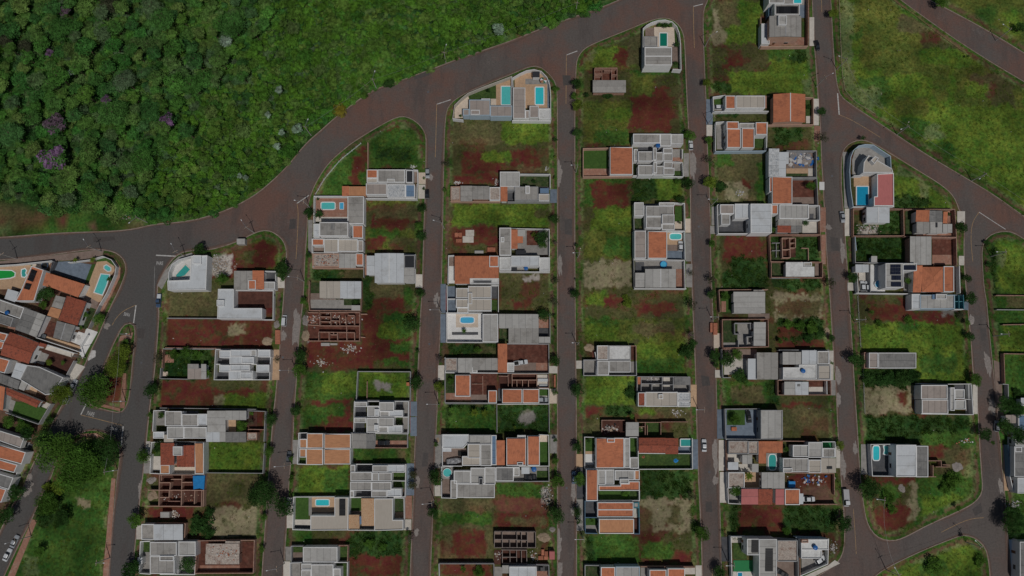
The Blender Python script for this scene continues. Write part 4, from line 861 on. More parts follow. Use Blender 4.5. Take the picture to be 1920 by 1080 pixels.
house((2,1), 'white parapet house with one raised roof square and side lawn', [
 B(1004,466,1212,545,4.2,'fc'), B(1004,546,1122,632,4.2,'fc',s='x'), B(1124,530,1216,600,5.0,'fc'), B(1124,602,1218,646,4.0,'fc'), B(916,440,986,542,3.4,'fl'), B(1102,440,1216,466,3.8,'fl'), Y(1220,468,1276,582,'y_lawn'), Y(1220,582,1276,646,'y_cream'), Y(918,544,992,640,'y_weed'), Y(990,448,1100,466,'y_dark'),
 Wl('w',2.4,(1216,442),(1294,446),(1298,648)), Wl('g',2.4,(914,542),(916,646),(1296,650)), Wl('w',3.4,(996,460),(998,632),(1118,636))], front='r')
house((2,1), 'orange-roofed house with a small cyan pool and white car', [
 B(1018,656,1162,860,4.0,'or',s='x'), B(918,652,1004,858,3.5,'tp',s='y'), Y(1160,664,1286,756,'y_tan'), Y(1160,756,1286,802,'y_brown'), Y(1160,802,1286,862,'y_blue'), Y(1004,660,1020,858,'y_dark'), Wl('w',2.4,(1162,652),(1296,656),(1298,868)), Wl('w',2.5,(914,864),(1290,872)), Wl('w',2.4,(912,652),(914,866))], front='r')
pool((2,1),(1184,675,1268,716),'w_turq','small turquoise pool on orange tiles next to white car',k=.6)
house((2,1), 'grey-roofed house with a cluttered yard and round blue pool', [
 B(998,938,1230,1078,3.7,'fl',g='y',p=None,w='g'), B(924,966,998,1076,3.2,'fl',p=None,w='g'), Y(924,876,1290,938,'y_conc'), Y(924,886,990,962,'y_dark'), Y(1230,938,1290,1078,'y_brick'), Wl('g',2.2,(914,872),(918,1082)), Wl('w',2.3,(918,1084),(1308,1086)), Wl('w',2.3,(1294,872),(1298,1084))], front='r')
round_pool((2,1),1137,903,26,'w_sky','round blue pool above the cluttered grey-roofed house',rim='tank_blue')
house((2,2), 'pair of small slab-roofed houses with open brick rear walls', [
 B(726,432,890,542,3.4,'sw',p='g',s='x'), B(638,432,722,540,3.4,'sr',p='w'), B(640,546,726,654,3.4,'fc',p='w'), B(728,546,888,632,3.5,'fc'), Y(540,545,632,650,'y_conc'), Y(892,440,928,540,'y_soild'), Y(890,552,930,652,'y_conc'), Y(728,634,890,654,'y_dark'), Y(600,470,640,540,'y_soil'),
 Wl('b',2.2,(890,434),(930,434),(932,545)), Wl('g',2.2,(932,548),(934,656),(538,656),(538,540),(636,540)), Wl('w',2.4,(622,480),(636,545),(632,650))], front='l')
house((2,2), 'roofless shell of concrete rooms strewn with white debris', [
 B(1216,670,1332,728,3.0,'fd',p=None,w='g'), Y(940,665,1335,776,'y_conc'), Y(1136,670,1206,772,'y_light'), Cells('g',2.8,(940,665,1335,668),(968,665,968,772),(1128,668,1128,772),(1210,668,1210,772),(1333,668,1335,772),(968,718,1128,718),(1050,718,1050,772),(1128,726,1206,726),(940,665,940,775),(940,775,1335,778)), B(942,668,964,722,2.6,'or',p=None,w='b')], front='r', name='unfinished_house')
debris((2,2),1010,668,1118,722,70,['rubble_w','sand_grey'],'white rubble strewn over the roofless concrete rooms','rubble','rubble_pile',.3,1.2)
house((2,2), 'beige-roofed house with striped bluish carport and red tile strip', [
 B(1000,780,1242,890,3.9,'be'), B(944,784,998,888,3.6,'rd',p='w'), B(1244,784,1336,846,3.2,'ws',p='w'), B(1244,850,1336,892,3.2,'ws',p='w'), B(1098,797,1132,832,4.6,'be',z=3.7), B(1004,862,1100,888,3.0,'bk',p='w')], front='r')
house((2,2), 'small square grey roof beside roofless brick cells', [
 B(854,1006,950,1112,3.4,'fl',p=None,w='g'), Y(672,992,852,1110,'y_soild'), Y(952,1010,1120,1108,'y_grass'), Cells('b',2.3,(672,992,850,992),(674,992,674,1080),(952,1008,1118,1008),(1000,1008,1000,1106),(1016,1030,1016,1106),(1118,1008,1118,1100),(952,1040,1000,1040),(1118,1004,1320,1004))], front='l', name='unfinished_house')
debris((2,2),690,1030,790,1080,70,['rubble_w','rubber','timber','sand_grey'],'dark heap of scrap boards beside the small square grey roof','scrap heap','scrap_heap',.3,1.2)
house((2,3), 'orange house with diagonal ridge and grey flat rear strip', [
 B(628,44,840,270,4.1,'or',s='x'), B(712,48,770,78,4.9,'or',z=3.8), B(842,46,884,268,3.7,'fl'), B(884,190,948,272,3.5,'fc'), Y(884,46,944,186,'y_lawn'), Y(552,48,614,144,'y_lawn'), Y(550,144,614,166,'y_tan'), Y(550,166,614,244,'y_white'), Y(550,244,626,272,'y_conc'), Wl('w',2.3,(618,40),(545,38),(546,272)), Wl('w',2.6,(846,42),(946,42),(948,275),(548,276))], front='l')
house((2,3), 'old red-tiled gable house with raised pool at its end', [
 B(950,44,1152,156,4.0,'rd',g='x',w='g'), B(1150,46,1246,166,3.8,'rd',g='x',w='g'), Y(1246,110,1344,162,'y_blue'), Y(950,166,1350,274,'y_grass'), Wl('w',2.2,(950,160),(1150,162)), Wl('w',2.2,(1352,46),(1354,278),(950,280)), Wl('w',2.0,(1246,162),(1344,162))], front='r')
pool((2,3),(1262,56,1344,104),'w_teal','raised teal pool at the end of the old red-tiled house',k=.1,up=.6)
house((2,3), 'L-shaped orange house wrapped round grey flats and a lawn', [
 B(556,280,642,516,4.0,'or',s='y'), BP([(650,402),(812,402),(812,386),(876,386),(876,370),(956,370),(956,440),(650,440)],3.7,'or'), B(646,282,700,396,3.6,'fl'), B(700,282,766,392,3.7,'fl'), B(772,286,916,360,3.9,'fl'), B(808,350,876,386,4.5,'fl',z=3.6), B(918,286,956,360,3.4,'pe'), Y(655,442,886,514,'y_lawn'), Y(886,442,952,514,'y_grass'), Wl('w',2.4,(640,518),(956,516),(956,440))], front='l')
house((2,3), 'narrow orange-roofed house with a dark yard and teal back', [
 B(640,526,910,638,4.0,'or',g='x'), Y(552,520,638,636,'y_dark'), B(912,528,950,570,3.0,'fl',p='tl'), Y(912,572,950,642,'y_light'), Wl('db',2.4,(640,518),(548,518),(548,640)), Wl('tl',2.4,(952,522),(954,642))], front='l')
house((2,3), 'peach mono-roof house with a small front lawn and blue walls', [
 B(652,652,914,762,4.1,'pe',s='y'), Y(554,646,636,698,'y_lawn'), Y(554,698,636,758,'y_conc'), Y(916,650,954,762,'y_soild'), Wl('db',2.3,(642,642),(548,642),(550,758),(642,762)), Wl('db',2.3,(956,648),(956,764),(916,764))], front='l')
house((2,3), 'orange and bluish roofs at the bottom edge left of the rubble', [
 B(666,1012,772,1120,4.0,'or',s='y'), B(776,1008,958,1120,4.0,'fl',p='bl'), Y(552,1006,664,1100,'y_weed'), Wl('g',2.2,(550,1000),(662,1002)), Wl('g',2.2,(548,1000),(548,1120))], front='l')
house((2,3), 'two orange roofs at the bottom edge behind a brick wall', [
 B(1030,1032,1156,1130,3.9,'or',s='y'), B(1166,1022,1296,1130,3.9,'or',s='y'), Y(1296,1018,1372,1066,'y_light'), Y(964,1016,1028,1110,'y_conc'), Wl('b',2.2,(964,1010),(1372,1012))], front='r')
# --- terrace column (between the two right-hand streets)
house((2,1), 'white metal-roofed house around a dark courtyard', [
 B(1788,450,1946,668,5.2,'wm',s='y'), B(1670,450,1784,560,3.8,'wm'), B(1560,455,1664,525,3.6,'tp'), B(1568,526,1634,605,3.3,'fc'), Y(1550,560,1768,664,'y_dark'), Y(1634,525,1672,560,'y_dark'), Wl('w',2.6,(1558,450),(1540,460),(1546,672),(1788,672)), Wl('w',3.0,(1776,560),(1782,668))], front='l')
house((3,1), 'pale blue-white roofed workshop with a junk-filled yard', [
 B(4,36,82,246,4.2,'ws',p=None,s='y'), B(82,62,134,246,4.0,'wm',p=None,s='y'), B(132,60,155,150,3.0,'wm',p=None), Y(136,56,362,184,'y_brown'), Y(136,184,300,248,'y_tan'), Y(300,184,360,246,'y_light'), Y(136,222,296,250,'y_weed'), Wl('g',2.2,(140,52),(362,52),(364,250),(136,252))], front='r')
debris((3,1),150,60,360,160,130,['rubble_w','sand_grey','metal','tank_blue','rubble_w'],'jumble of white boards and scrap in the workshop yard','scrap heap','scrap_heap',.4,2.2)
house((3,1), 'orange mono-roof house with a bare walled back court', [
 B(28,248,180,452,4.1,'or',s='x'), B(8,252,42,362,3.8,'or',p='w'), Y(180,266,366,456,'y_soil'), Y(184,400,360,452,'y_brown'), Wl('g',2.3,(178,258),(366,258),(374,458)), Wl('g',2.3,(180,458),(376,460))], front='r')
house((3,1), 'grey parapet house joined to patched roofs with red lean-to', [
 B(84,456,302,562,4.0,'fl',p='w'), B(26,458,72,528,3.8,'or'), B(74,566,256,612,3.4,'fc',p=None), B(68,612,172,666,3.2,'rd',p=None), B(172,608,254,664,3.1,'fd',p=None), Y(302,470,386,562,'y_conc'), Y(256,574,392,672,'y_light'), Y(22,530,74,668,'y_weed'), Y(310,524,340,562,'y_dark'), Wl('w',2.3,(300,462),(386,464),(388,572),(260,572)), Wl('b',2.0,(390,575),(392,678),(15,680))], front='r')
house((3,1), 'low brick ruin with bare room walls on a grass lot', [
 Y(30,760,104,876,'y_weed'), Y(108,706,206,850,'y_soild'), Cells('b',2.3,(14,682,395,684),(14,682,20,882),(395,684,398,800),(20,882,408,886)), Cells('t',2.5,(106,704,206,704),(106,704,110,852),(164,704,168,852),(206,704,206,778),(168,742,206,742),(168,778,206,778),(110,790,168,790),(110,852,170,852)), Cells('g',1.2,(30,742,106,742),(62,742,62,850),(30,800,106,798)), Cells('t',1.2,(252,780,304,782),(302,782,304,872))], name='unfinished_house', front='r')
house((3,1), 'small white slab-roofed house inside brick walls', [
 BP([(134,886),(264,886),(264,920),(348,920),(348,994),(134,994)],3.5,'sw',p=None), B(264,888,326,918,3.0,'sl',p='w'), Y(30,895,132,992,'y_weed'), Y(350,896,402,994,'y_brown'), Cells('b',2.2,(24,888,24,1000),(24,1000,408,1002),(408,886,408,1002),(326,886,408,886))], front='r')
house((3,1), 'angular corner house with a pink roof and deep blue pool', [
 BP([(710,216),(716,140),(752,86),(926,186),(936,216)],4.6,'be',p='w'), BP([(816,226),(940,220),(942,466),(792,466),(792,396),(816,394)],4.2,'pk',p='w'), BP([(768,124),(800,92),(828,108),(796,152)],6.2,'be',p='w',z=4.4), YP([(632,232),(630,120),(650,50),(700,12),(790,12),(915,90),(920,185),(716,140),(705,236)],'y_conc'), Y(642,240,788,320,'y_tan'), Y(752,320,792,466,'y_brick'), Y(784,236,816,392,'y_dark'), Y(655,316,754,468,'y_tan'),  # narrow dark yard strip left of the pink roof is its shade, painted in
 Wl('bl',3.0,(638,472),(618,330),(612,200),(620,100),(640,50),(680,15),(730,4),(790,8),(918,92),(922,184)), Wl('w',2.6,(636,472),(945,470)), Wl('w',2.4,(642,238),(712,238))], front='l')
pool((3,1),(664,322,748,460),'w_blue','deep blue rectangular pool behind the curved blue corner wall',k=.04)
house((3,1), 'lone white gable shed-house below the pink-roofed corner house', [
 B(738,474,912,592,3.8,'wm',g='y',p=None,rc='w'), Y(700,480,742,585,'y_dark'), Wl('b',2.1,(640,486),(736,484)), Wl('b',2.1,(912,486),(1015,488),(1020,688),(640,690),(640,486))], front='l')
house((3,1), 'patchwork house with three orange strips and grey sheets', [
 B(1108,498,1208,582,3.9,'or',p=None,s='y',w='w'), B(1208,500,1308,582,3.6,'fd',p=None,w='w'), B(1312,510,1344,594,3.6,'or',p=None,w='w'), B(1112,584,1214,670,3.4,'fc',p=None), B(1214,584,1308,672,3.5,'fl',p=None), B(1256,588,1272,625,3.65,'bk',p=None,z=3.3,e=.02), B(1310,600,1382,666,3.3,'fl',p=None), Y(1030,496,1108,680,'y_weed'), Y(1344,496,1402,600,'y_brick'), Y(1108,670,1400,696,'y_brick'), Wl('b',2.2,(1022,490),(1400,490),(1412,700),(1022,694))], front='r')
house((3,1), 'pale grey lean-to house fronted by a bare brick yard', [
 B(1062,694,1226,906,4.0,'fl',p=None,s='x',w='b'), Y(1230,706,1404,832,'y_soil'), Y(1230,832,1402,904,'y_brick'), Y(1036,694,1062,900,'y_brick'), B(774,840,818,886,2.6,'fl',p=None), Wl('b',2.3,(1226,702),(1412,704),(1416,910)), Wl('bl',2.2,(652,696),(662,800)), Wl('g',2.0,(650,696),(655,890),(1062,892))], front='r')
house((3,1), 'large white villa with solar panels and orange hip roof', [
 B(878,896,1012,1078,5.4,'fl',p='w'), B(1014,896,1112,952,5.4,'fl',p='w'), B(1086,914,1150,1112,3.9,'or',p=None), B(1154,922,1312,1110,4.2,'or',hip=1,p=None,e=.3), B(1314,918,1392,1110,4.0,'or',s='x'), B(654,904,756,962,3.4,'wm',p=None), Y(768,904,876,1110,'y_white'), Y(680,962,768,1112,'y_light'), Y(1016,956,1086,1110,'y_conc'), Y(1394,918,1430,1110,'y_brick'), Sol(918,902,996,980,4,3,5.85), Sol(928,984,998,1022,4,1,5.85), Sol(926,1034,1000,1070,4,1,5.85), Sol(1018,908,1106,946,5,1,5.85), Wl('w',2.4,(1434,914),(1440,1118)), Wl('w',2.4,(662,1118),(1076,1124)), Wl('g',2.4,(764,905),(768,1110)), Wl('w',2.4,(668,965),(676,1118))], front='r')
round_pool((3,1),832,1050,32,'w_sky','round sky-blue pool on the white terrace beside solar panels')
house((3,2), 'pale blue house with teal glass front and parapet roof', [
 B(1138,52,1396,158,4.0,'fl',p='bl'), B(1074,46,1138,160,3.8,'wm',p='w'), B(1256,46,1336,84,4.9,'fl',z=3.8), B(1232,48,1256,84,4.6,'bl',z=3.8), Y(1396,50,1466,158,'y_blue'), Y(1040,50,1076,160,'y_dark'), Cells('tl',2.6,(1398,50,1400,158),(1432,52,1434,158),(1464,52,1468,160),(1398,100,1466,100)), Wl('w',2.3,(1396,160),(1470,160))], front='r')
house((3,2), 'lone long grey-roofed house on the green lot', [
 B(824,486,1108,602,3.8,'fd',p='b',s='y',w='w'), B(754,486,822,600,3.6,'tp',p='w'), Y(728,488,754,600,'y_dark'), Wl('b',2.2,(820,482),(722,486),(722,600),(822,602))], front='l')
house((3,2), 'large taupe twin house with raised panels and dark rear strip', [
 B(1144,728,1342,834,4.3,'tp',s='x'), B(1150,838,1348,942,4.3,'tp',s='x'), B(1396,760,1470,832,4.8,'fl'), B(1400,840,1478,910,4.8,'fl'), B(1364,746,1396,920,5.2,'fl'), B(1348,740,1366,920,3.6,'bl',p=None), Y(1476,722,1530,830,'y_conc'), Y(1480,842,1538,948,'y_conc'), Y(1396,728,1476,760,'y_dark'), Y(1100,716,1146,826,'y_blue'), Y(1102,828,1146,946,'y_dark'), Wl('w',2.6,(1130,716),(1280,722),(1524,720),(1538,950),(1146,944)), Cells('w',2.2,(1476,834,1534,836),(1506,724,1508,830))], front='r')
house((2,2), 'L-shaped white and grey shed above the walled court', [
 B(1810,14,1892,30,3.6,'fc',p=None), B(1660,28,1898,106,4.0,'fl',p=None,s='y'), B(1664,106,1898,190,4.0,'fl',p=None,s='y',fl=1), Y(1570,26,1662,184,'y_lawn'), Y(1570,100,1604,180,'y_brick'), Wl('b',2.1,(1552,16),(1562,180)), Wl('b',2.1,(1552,14),(1920,12)), Y(1770,192,1930,230,'y_brown')], front='l')
house((2,2), 'roofless brick rooms with one white roofed strip', [
 B(1812,256,1902,434,3.6,'fl',p=None,s='y'), Y(1584,242,1690,410,'y_weed'), Y(1584,410,1690,450,'y_conc'), Y(1690,262,1812,442,'y_conc'), Cells('b',2.4,(1576,236,1920,234),(1578,236,1582,448),(1920,234,1924,442),(1584,450,1920,440)), Cells('g',2.5,(1670,264,1794,264),(1670,264,1672,344),(1790,264,1792,310),(1672,344,1720,344),(1760,366,1808,366),(1760,366,1762,424),(1700,390,1700,446))], front='l', name='unfinished_house')
house((2,2), 'grey-roofed house with white side roof and garden trees', [
 B(1834,484,1996,686,4.0,'fc',p=None,s='x'), B(1768,530,1836,686,3.5,'wm',p=None,s='x'), Y(1590,460,1834,530,'y_brown'), Y(1590,530,1766,650,'y_light'), Wl('g',2.1,(1574,458),(1582,672),(1640,672)), Wl('b',2.0,(1574,458),(1700,456))], front='l')
house((3,2), 'grey slab and white roofed house with zigzag carport frame', [
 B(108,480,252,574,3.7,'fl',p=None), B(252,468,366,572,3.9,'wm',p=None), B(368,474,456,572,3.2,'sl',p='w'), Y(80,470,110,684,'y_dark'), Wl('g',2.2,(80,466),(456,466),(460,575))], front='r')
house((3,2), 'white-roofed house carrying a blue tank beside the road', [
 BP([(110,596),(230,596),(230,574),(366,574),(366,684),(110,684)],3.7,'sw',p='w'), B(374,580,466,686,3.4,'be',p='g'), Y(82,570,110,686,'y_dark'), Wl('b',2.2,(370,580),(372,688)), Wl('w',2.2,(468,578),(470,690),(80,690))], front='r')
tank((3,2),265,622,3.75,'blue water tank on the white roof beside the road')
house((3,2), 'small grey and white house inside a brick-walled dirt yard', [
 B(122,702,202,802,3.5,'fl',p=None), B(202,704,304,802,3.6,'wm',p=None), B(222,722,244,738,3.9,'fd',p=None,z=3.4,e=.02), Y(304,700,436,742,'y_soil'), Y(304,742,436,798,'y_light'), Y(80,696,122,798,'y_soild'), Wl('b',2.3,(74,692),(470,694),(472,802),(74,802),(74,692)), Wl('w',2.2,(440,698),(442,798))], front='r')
house((2,2), 'long grey-roofed hall beside a paved yard with a dark car', [
 B(1864,916,2028,1134,4.6,'fl',p='g',s='x'), Y(1600,912,1866,1130,'y_blue'), Y(1610,914,1746,1028,'y_lawn'), Y(1846,916,1866,1130,'y_dark'), Wl('g',2.4,(1596,908),(1860,906)), Wl('g',2.4,(1596,908),(1604,1134)), Wl('w',2.4,(1604,1134),(1866,1136)), B(1646,1044,1686,1072,.8,'or',p=None,w='b',e=.05,nd=1)], front='l')
house((2,3), 'crowded old house of stained slabs with orange corner roof', [
 BP([(1850,70),(2030,70),(2030,156),(1906,156),(1906,236),(1850,236)],3.8,'or',p=None,w='w'), B(1622,66,1770,166,3.2,'sr',p='g'), B(1770,68,1846,168,3.3,'sr',p='g'), B(1726,172,1802,240,3.8,'fl',p=None), B(1618,226,1698,284,3.0,'wm',p=None), B(1800,238,1848,302,3.0,'fl',p=None), Y(1616,166,1726,226,'y_light'), Y(1698,240,1800,300,'y_light'), Y(1906,158,2020,290,'y_conc'), Wl('b',2.0,(1610,62),(1614,290)), Wl('b',2.0,(1612,62),(2028,60))], front='l')
pool((3,3),(4,170,58,282),'w_teal','green-teal oval-ended pool between stained slab roofs',k=.7)
house((2,3), 'low grey roof blocks with white parapets below the teal pool', [
 B(1870,302,2046,424,3.6,'fl',p=None), B(1620,302,1742,420,3.0,'sr',p='w'), Y(1742,300,1870,420,'y_tan'), Cells('w',2.2,(1700,370,1745,370),(1722,345,1724,410)), Wl('w',2.1,(1615,300),(1620,425),(1868,424))], front='l')
house((2,3), 'pink and red striped roofs by the dirt yard', [
 B(1720,426,1846,544,3.9,'pk',p=None,s='y'), B(1846,428,1952,546,3.9,'rd',p=None,s='y'), B(1976,428,2040,546,3.7,'pk',p=None,s='y'), B(2044,428,2156,546,3.7,'or',p='w',s='y'), B(2156,460,2184,542,3.2,'wm',p=None), Y(1628,424,1718,530,'y_conc'), Wl('w',2.2,(1618,420),(1624,536),(1718,540)), Wl('b',2.2,(2184,544),(2440,542))], front='l')
debris((3,3),170,320,460,400,55,['tank_blue','rubble_w','sand_grey','clay'],'scattered blue drums and junk in the red dirt yard','junk','junk_scatter',.3,1.0)
house((3,3), 'pair of white-grey stepped roofs with a small dark green court', [
 B(184,98,302,186,3.6,'fl',p='w'), B(300,76,406,192,3.9,'fl',p='w'), B(408,122,500,190,3.4,'fc',p='w'), Y(410,78,500,122,'y_synth'), Y(110,90,186,186,'y_weed'), Wl('w',2.3,(406,74),(504,74),(506,190)), Wl('b',2.0,(110,68),(300,70))], front='r')
house((3,3), 'row of beige and patched grey roofs below the stepped pair', [
 B(110,196,300,300,3.5,'fc',p='w'), B(302,208,396,306,3.7,'be',p='w'), B(396,196,510,306,3.6,'be',p=None), B(442,258,482,278,3.9,'bk',p=None,z=3.5,e=.02), B(110,270,180,302,3.9,'fl',p='w')], front='r')
house((2,3), 'white house with solar heaters and a green sports lawn', [
 B(1760,800,1852,922,5.6,'fl',p='w'), B(1850,802,1984,1120,5.8,'fl',p='w'), Sol(1796,806,1850,906,1,6,6.0,'solar_black'), Sol(1898,872,1960,1046,1,10,6.2,'solar_black'), YP([(1660,830),(1745,830),(1760,955),(1660,955)],'y_grass'), Y(1660,962,1812,1046,'y_synth'), Y(1656,1046,1850,1110,'y_light'), Y(1812,925,1850,1046,'y_dark'), Y(1640,790,1760,830,'y_light'), Wl('w',2.6,(1760,788),(1642,786),(1650,1110))], front='l')
pool((2,3),(1692,1054,1724,1110),'w_blue','small blue pool cut by the bottom edge near green lawn',k=.1)
house((3,3), 'weathered grey slab house at the bottom edge', [
 B(68,812,220,970,4.2,'sr',p='g'), Y(66,970,224,1110,'y_brown'), Cells('g',2.4,(66,800,220,808),(224,808,226,1110),(100,970,210,972))], front='d')
house((3,3), 'white stepped terraces house on the lower corner', [
 B(246,804,452,884,4.6,'sw',p='w'), B(246,884,402,948,4.2,'sw',p='w'), B(250,806,300,830,5.4,'sr',p='b',z=4.4), YP([(250,950),(450,890),(444,990),(250,1075)],'y_conc'), Wl('w',2.4,(454,800),(448,990),(240,1080)), Wl('b',2.4,(236,800),(240,1078)), Wl('bl',2.6,(208,790),(420,795))], front='r')
tank((3,3),357,868,4.8,'dark blue water tank on the white stepped terraces')
# --- wedge column, lower
house((3,3), 'white metal house with dark terrace and two cyan pools', [
 B(958,96,1108,336,5.0,'wm',s='y',p='w'), B(1108,104,1198,338,4.4,'fd',p='w',s='y'), YP([(778,100),(958,100),(958,326),(784,326)],'y_dark'), Wl('w',2.6,(958,92),(770,94),(782,330),(962,332)), Cells('b',2.2,(1200,216,1300,216),(1200,336,1262,336),(1240,250,1240,334),(1300,216,1302,262),(1258,262,1366,262),(1310,246,1366,248))], front='l')
pool((3,3),(786,106,832,210),'w_cyan','long cyan fibreglass pool on the dark terrace',k=.5)
pool((3,3),[(866,106),(892,104),(902,116),(896,135),(902,158),(886,170),(866,162),(872,138)],'w_turq','small kidney-shaped pool on the dark terrace',k=0)
# --- right-hand edge
house((3,3), 'white-framed flat house on the right edge', [
 B(1842,108,2010,334,4.2,'fd',p='w'), Y(1800,96,1842,330,'y_dark'), B(1850,112,1900,150,4.3,'sl',p='w',z=3.5), Wl('db',2.2,(1800,96),(1812,335))], front='l')
house((3,3), 'small white roof on the right edge below the framed house', [B(1866,342,2000,460,3.8,'wm',p='w'), Y(1815,336,1866,440,'y_dark'), Wl('w',2.2,(1815,336),(1838,440))], front='l')
house((3,2), 'pale roofs on the right edge above the framed house', [B(1850,1080,2000,1184,3.8,'fl',p='w'), B(1780,952,1872,1014,3.0,'tp',p=None), B(1874,950,1960,1070,3.6,'bl',p='w'), B(1894,824,1990,884,3.0,'wm',p=None), Wl('g',2.2,(1760,720),(1800,724),(1802,850)), Wl('g',2.2,(1770,920),(1812,922))], front='l')
house((3,3), 'dark house behind a pale blue pavement at lower right', [B(1884,822,2010,1120,4.0,'fd',p='w'), Wl('w',2.2,(1868,806),(1884,1100))], front='l')

# --- middle block
house((1,1), 'long low grey and tan house with a slab-roofed rear end', [
 B(1534,314,1622,430,3.6,'fc',p=None,w='t'), B(1622,316,1750,416,3.8,'fc',p=None,w='t'), B(1460,320,1532,424,3.0,'sr',p='t'), B(1752,326,1832,424,3.3,'sr',p='w'), Wl('t',2.2,(1458,430),(1830,432))], front='l')
house((1,1), 'grey house with small orange strip and green tarp in the yard', [
 B(1940,322,2116,424,4.0,'fc',p='g',s='x'), B(1830,210,1978,322,3.8,'fl',p='w'), B(1834,322,1886,430,3.6,'or',p=None), B(2020,316,2052,372,4.8,'fl',z=3.8), B(2120,376,2200,428,3.2,'be',p='w'), B(1886,316,1940,350,3.6,'fc',p='g'), Y(1984,236,2200,318,'y_weed'), Y(2118,322,2200,376,'y_dark'), Y(1886,350,1940,430,'y_dark'), B(2130,332,2196,372,2.3,'bl',p=None,z=2.1,e=.0,nd=1), Wl('w',2.3,(1980,226),(2206,228),(2206,330)), Wl('g',2.3,(1886,434),(2204,434))], front='r')
house((1,1), 'narrow grey and orange house beside a dark yard with tree', [
 B(1826,630,1914,836,4.0,'fc',p='w',s='y'), B(1836,698,1862,736,4.6,'fl',z=3.9), B(1914,642,1962,786,3.8,'or',p=None,s='x'), Y(1962,640,2196,832,'y_conc'), Y(2030,640,2120,760,'y_soil'), B(1962,642,2020,692,2.6,'fl',p=None), B(1958,692,2002,742,2.4,'or',p=None,w='b'), B(1948,798,2026,832,2.6,'bk',p=None), Wl('w',2.2,(1914,634),(2200,640),(2200,840))], front='r')
house((1,1), 'long white house with an open concrete end and tank', [
 B(1914,840,2126,918,4.0,'wm',p='w',s='x'), B(1826,850,1914,946,3.4,'sw',p='w'), B(2126,852,2204,952,3.2,'sw',p='w'), Y(1914,918,2040,956,'y_conc'), B(1912,922,1958,952,2.6,'bk',p=None), Wl('w',2.2,(1826,948),(1828,958),(2204,960))], front='r')
tank((2,1),105,932,2.6,'dark blue tank in the slot of the long white house',r=.7)
house((1,1), 'broad orange roof house with boxed orange corner', [
 BP([(1490,840),(1750,840),(1750,922),(1820,922),(1820,1006),(1602,1006),(1602,1048),(1490,1048)],4.2,'or',p=None,e=.2), B(1750,840,1820,922,4.8,'or',p='w'), Y(1446,850,1490,916,'y_brown'), Y(1446,916,1490,1046,'y_white'), B(1604,1008,1822,1050,3.6,'sw',p='w'), B(1630,1024,1768,1046,3.7,'bk',p='g',z=3.5,nd=1), Wl('w',2.4,(1486,836),(1444,838),(1440,1050))], front='l')
house((1,2), 'beige twin house with four roof squares and blue yards', [
 B(1500,2,1592,76,3.9,'be'), B(1592,-14,1766,76,4.1,'be'), B(1500,84,1592,148,3.9,'be'), B(1510,148,1592,188,3.6,'be',p='w'), B(1592,82,1766,172,4.1,'be'), B(1590,36,1622,120,4.9,'be',z=4.0), Y(1438,-12,1498,76,'y_blue'), Y(1440,86,1500,180,'y_blue'), Y(1768,-10,1816,80,'y_dark'), Y(1768,90,1814,176,'y_grass'), Wl('w',2.4,(1432,-20),(1436,186),(1508,188)), Wl('w',2.4,(1766,-20),(1818,-18),(1818,180)), Wl('w',2.2,(1438,82),(1500,82))], front='l')
house((1,2), 'white terrace house with an oval-ended blue pool and planter', [
 B(1700,196,1816,406,3.9,'fl',s='x'), YP([(1432,190),(1698,192),(1698,404),(1432,402)],'y_white'), Y(1500,196,1666,296,'y_cream'), Y(1470,330,1666,352,'y_dark'), Wl('w',2.3,(1700,188),(1428,186),(1430,406),(1700,408))], front='l')
pool((1,2),(1534,220,1634,263),'w_sky','blue oval-ended pool on the white terrace with planter',k=.6)
house((2,2), 'wide grey shed roofs beside a black paved yard', [
 B(-98,196,200,302,3.8,'fl',p=None,s='x'), B(-26,302,200,416,3.8,'fc',p=None,s='x'), B(200,366,286,412,3.3,'fl',p=None), Y(200,302,276,364,'y_dark'), Y(200,206,282,300,'y_brick'), Y(-94,306,-28,396,'y_weed'), Wl('g',2.2,(200,196),(284,196),(286,416))], front='r')
house((1,2), 'long dull grey roofs with a broken slab end', [
 B(1514,526,1626,634,3.6,'fl',p=None,w='w'), B(1626,526,1814,616,3.6,'fc',p=None,w='w',s='x'), B(1422,526,1510,626,3.0,'sr',p='g'), Y(1640,616,1812,636,'y_dark'), B(1622,594,1660,634,3.4,'fl',p='w'), Wl('w',2.2,(1418,520),(1420,634),(1815,638))], front='l')
house((1,2), 'slim orange roof strip at the side of a red yard', [
 B(1814,420,1884,634,3.8,'or',p=None,s='y',w='w'), Y(1884,420,2194,632,'y_soil'), Y(1884,560,2110,632,'y_brown'), Y(2100,562,2192,628,'y_brick'), B(1884,560,1936,630,2.4,'sw',p='w'), Wl('g',2.1,(1884,418),(2196,420),(2198,636)), Wl('g',2.1,(1816,640),(2198,640))], front='r')
house((1,2), 'orange roof block standing in a red walled yard', [
 B(1494,652,1608,814,3.9,'or',p='w',s='y'), B(1742,768,1806,864,3.6,'or',p='w',s='y'), Y(1610,640,1806,800,'y_soil'), Y(1422,650,1494,788,'y_weed'), Y(1422,788,1612,850,'y_brick'), Y(1612,800,1740,856,'y_brown'), Wl('g',2.1,(1810,640),(1418,636),(1418,860),(1740,862)), Cells('b',.9,(1700,660,1702,800),(1620,720,1700,720))], front='l')
house((2,2), 'long orange roof in two pieces with a white carport', [
 B(-74,758,76,864,4.0,'or',p='w',s='x'), B(80,758,204,864,4.0,'or',p='w',s='x'), Y(204,762,274,808,'y_lawn'), Y(204,808,274,866,'y_light'), Y(-104,754,-74,866,'y_dark'), Wl('w',2.2,(204,754),(276,756),(278,870),(-110,872))], front='r')
